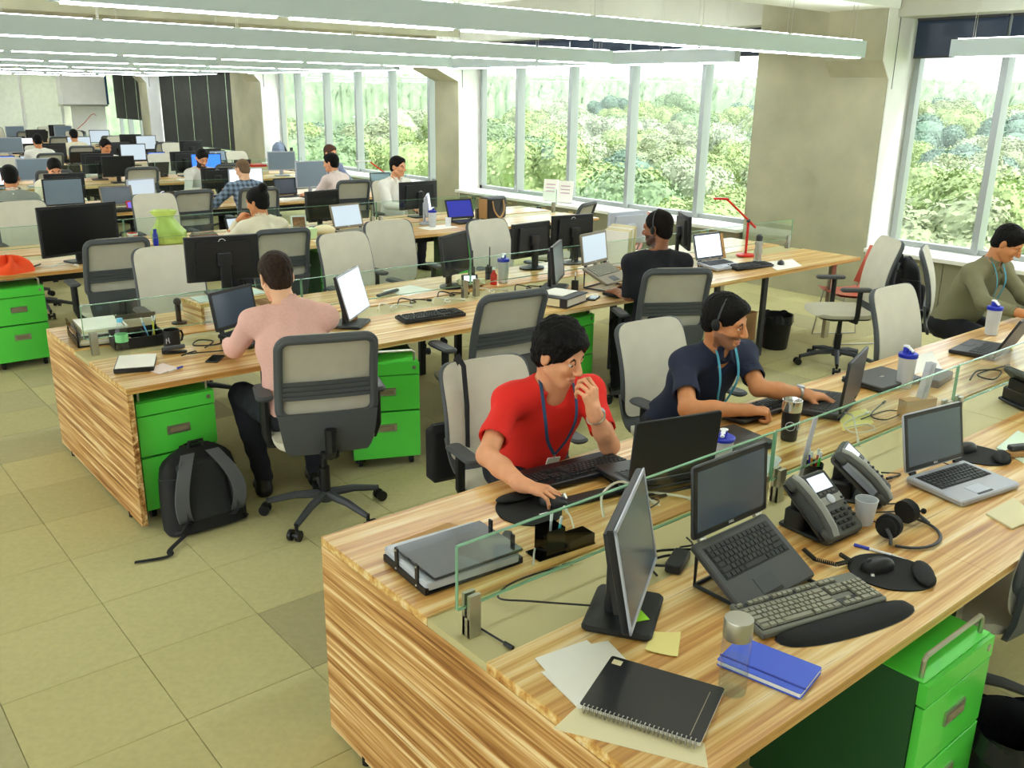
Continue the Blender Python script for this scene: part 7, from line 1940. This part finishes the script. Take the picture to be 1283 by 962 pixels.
# ------------------------------------------------------------------ the far desk rows, seat by seat
rowname = ('', '', '', '', 'fifth', 'sixth', 'seventh', 'eighth', 'last')
ordn = ('first', 'second', 'third', 'fourth', 'fifth')
gr = random.Random(21)
mon_proto = {}
def far_monitor(label, x, y, rz, kind):
    if kind not in mon_proto:
        mon_proto[kind] = monitor(label, (x, y, ZT), rz, w=0.48, h=0.31, zc=0.25, screen=kind, case=M_SILV if kind == 'PANEL' else None)
    else: dup(mon_proto[kind], (x, y, ZT), R(rz), label)
lap_proto = {}
def far_laptop(label, x, y, rz, kind):
    if kind not in lap_proto:
        lap_proto[kind] = laptop(label, (x, y, ZT + 0.0225), rz, lid=108, case='LAPBK', screen=kind, fine=False)
    else: dup(lap_proto[kind], (x, y, ZT + 0.0225), R(rz), label)
taken = {(4, 'b', 2), (5, 'f', 2), (6, 'f', 3)}
colname = {'PANEL': 'grey screened', 'BLK': 'black screened', 'PALE': 'pale screened', 'BLUE': 'blue screened', 'LIT': 'white screened'}
for k in range(4, 9):
    for side in 'fb':
        for q in range(5):
            x = X0D + 1.302 * (q + .5) + gr.uniform(-.12, .12)
            yd = ROWS[k] + (0.40 if side == 'f' else 1.07); rz = (0 if side == 'f' else 180) + gr.uniform(-12, 12)
            where = '%s from left, %s side, %s desk row' % (ordn[q], 'near' if side == 'f' else 'far', rowname[k])
            kind = gr.choice(('PANEL', 'PANEL', 'BLK', 'PALE', 'BLUE') if side == 'f' else ('BLK', 'PALE'))
            if (k, side, q) == (4, 'f', 3): kind = 'BLUE'
            if gr.random() < 0.85: far_monitor(('%s monitor, ' % colname[kind] if side == 'f' else 'black backed monitor, ') + where, x, yd, rz, kind)
            if gr.random() < 0.6: far_laptop('black laptop, ' + where, x + gr.choice((-1, 1)) * 0.44, yd - (0.06 if side == 'f' else -0.06), rz, gr.choice(('LIT', 'BLUE', 'PALE', 'PANEL')))
            if gr.random() < 0.72 or (k, side, q) in taken:
                yc = ROWS[k] - 0.40 if side == 'f' else ROWS[k] + 1.465 + 0.40
                if (k, side, q) in ((5, 'f', 2),): x_, yc = 4.08, 17.86
                elif (k, side, q) in ((6, 'f', 3),): x_, yc = 5.24, 19.96
                elif (k, side, q) in ((4, 'b', 2),): x_, yc = 4.60, 16.30
                else: x_ = x
                chair(x_, yc, rz, ('grey mesh chair, ' if side == 'f' else 'pale backed chair, ') + where)
            if gr.random() < 0.55 and k < 8: sheet('white papers, ' + where, [(x - .5, yd - .12), (x - .28, yd - .10), (x - .28, yd + .06), (x - .5, yd + .04)], ZT, gr.choice((M_PAPER, M_CREAM)), 0.02)
            if gr.random() < 0.25 and k < 7: shaker('white shaker with blue lid, ' + where, (x + .30, yd - .24 if side == 'f' else yd + .24, ZT), 0)
# folder heap and red folders near the dark blinds
for k in range(4): tag(MB().box((0, 0, 0.02), (0.32 - .02 * k, 0.26, 0.04)).build('folder', (M_CREAM, M_PAPER, M_CREAM, M_RED)[k], None, smooth=False, loc=(6.96, 15.45, ZT + .0405 * k), rz=R(gr.uniform(-10, 10))), '%s folder number %s from below, heap at right end of fifth row' % (('cream', 'white', 'cream', 'red')[k], ('one', 'two', 'three', 'four')[k]), 'folder', 'folder heap on the fifth row')
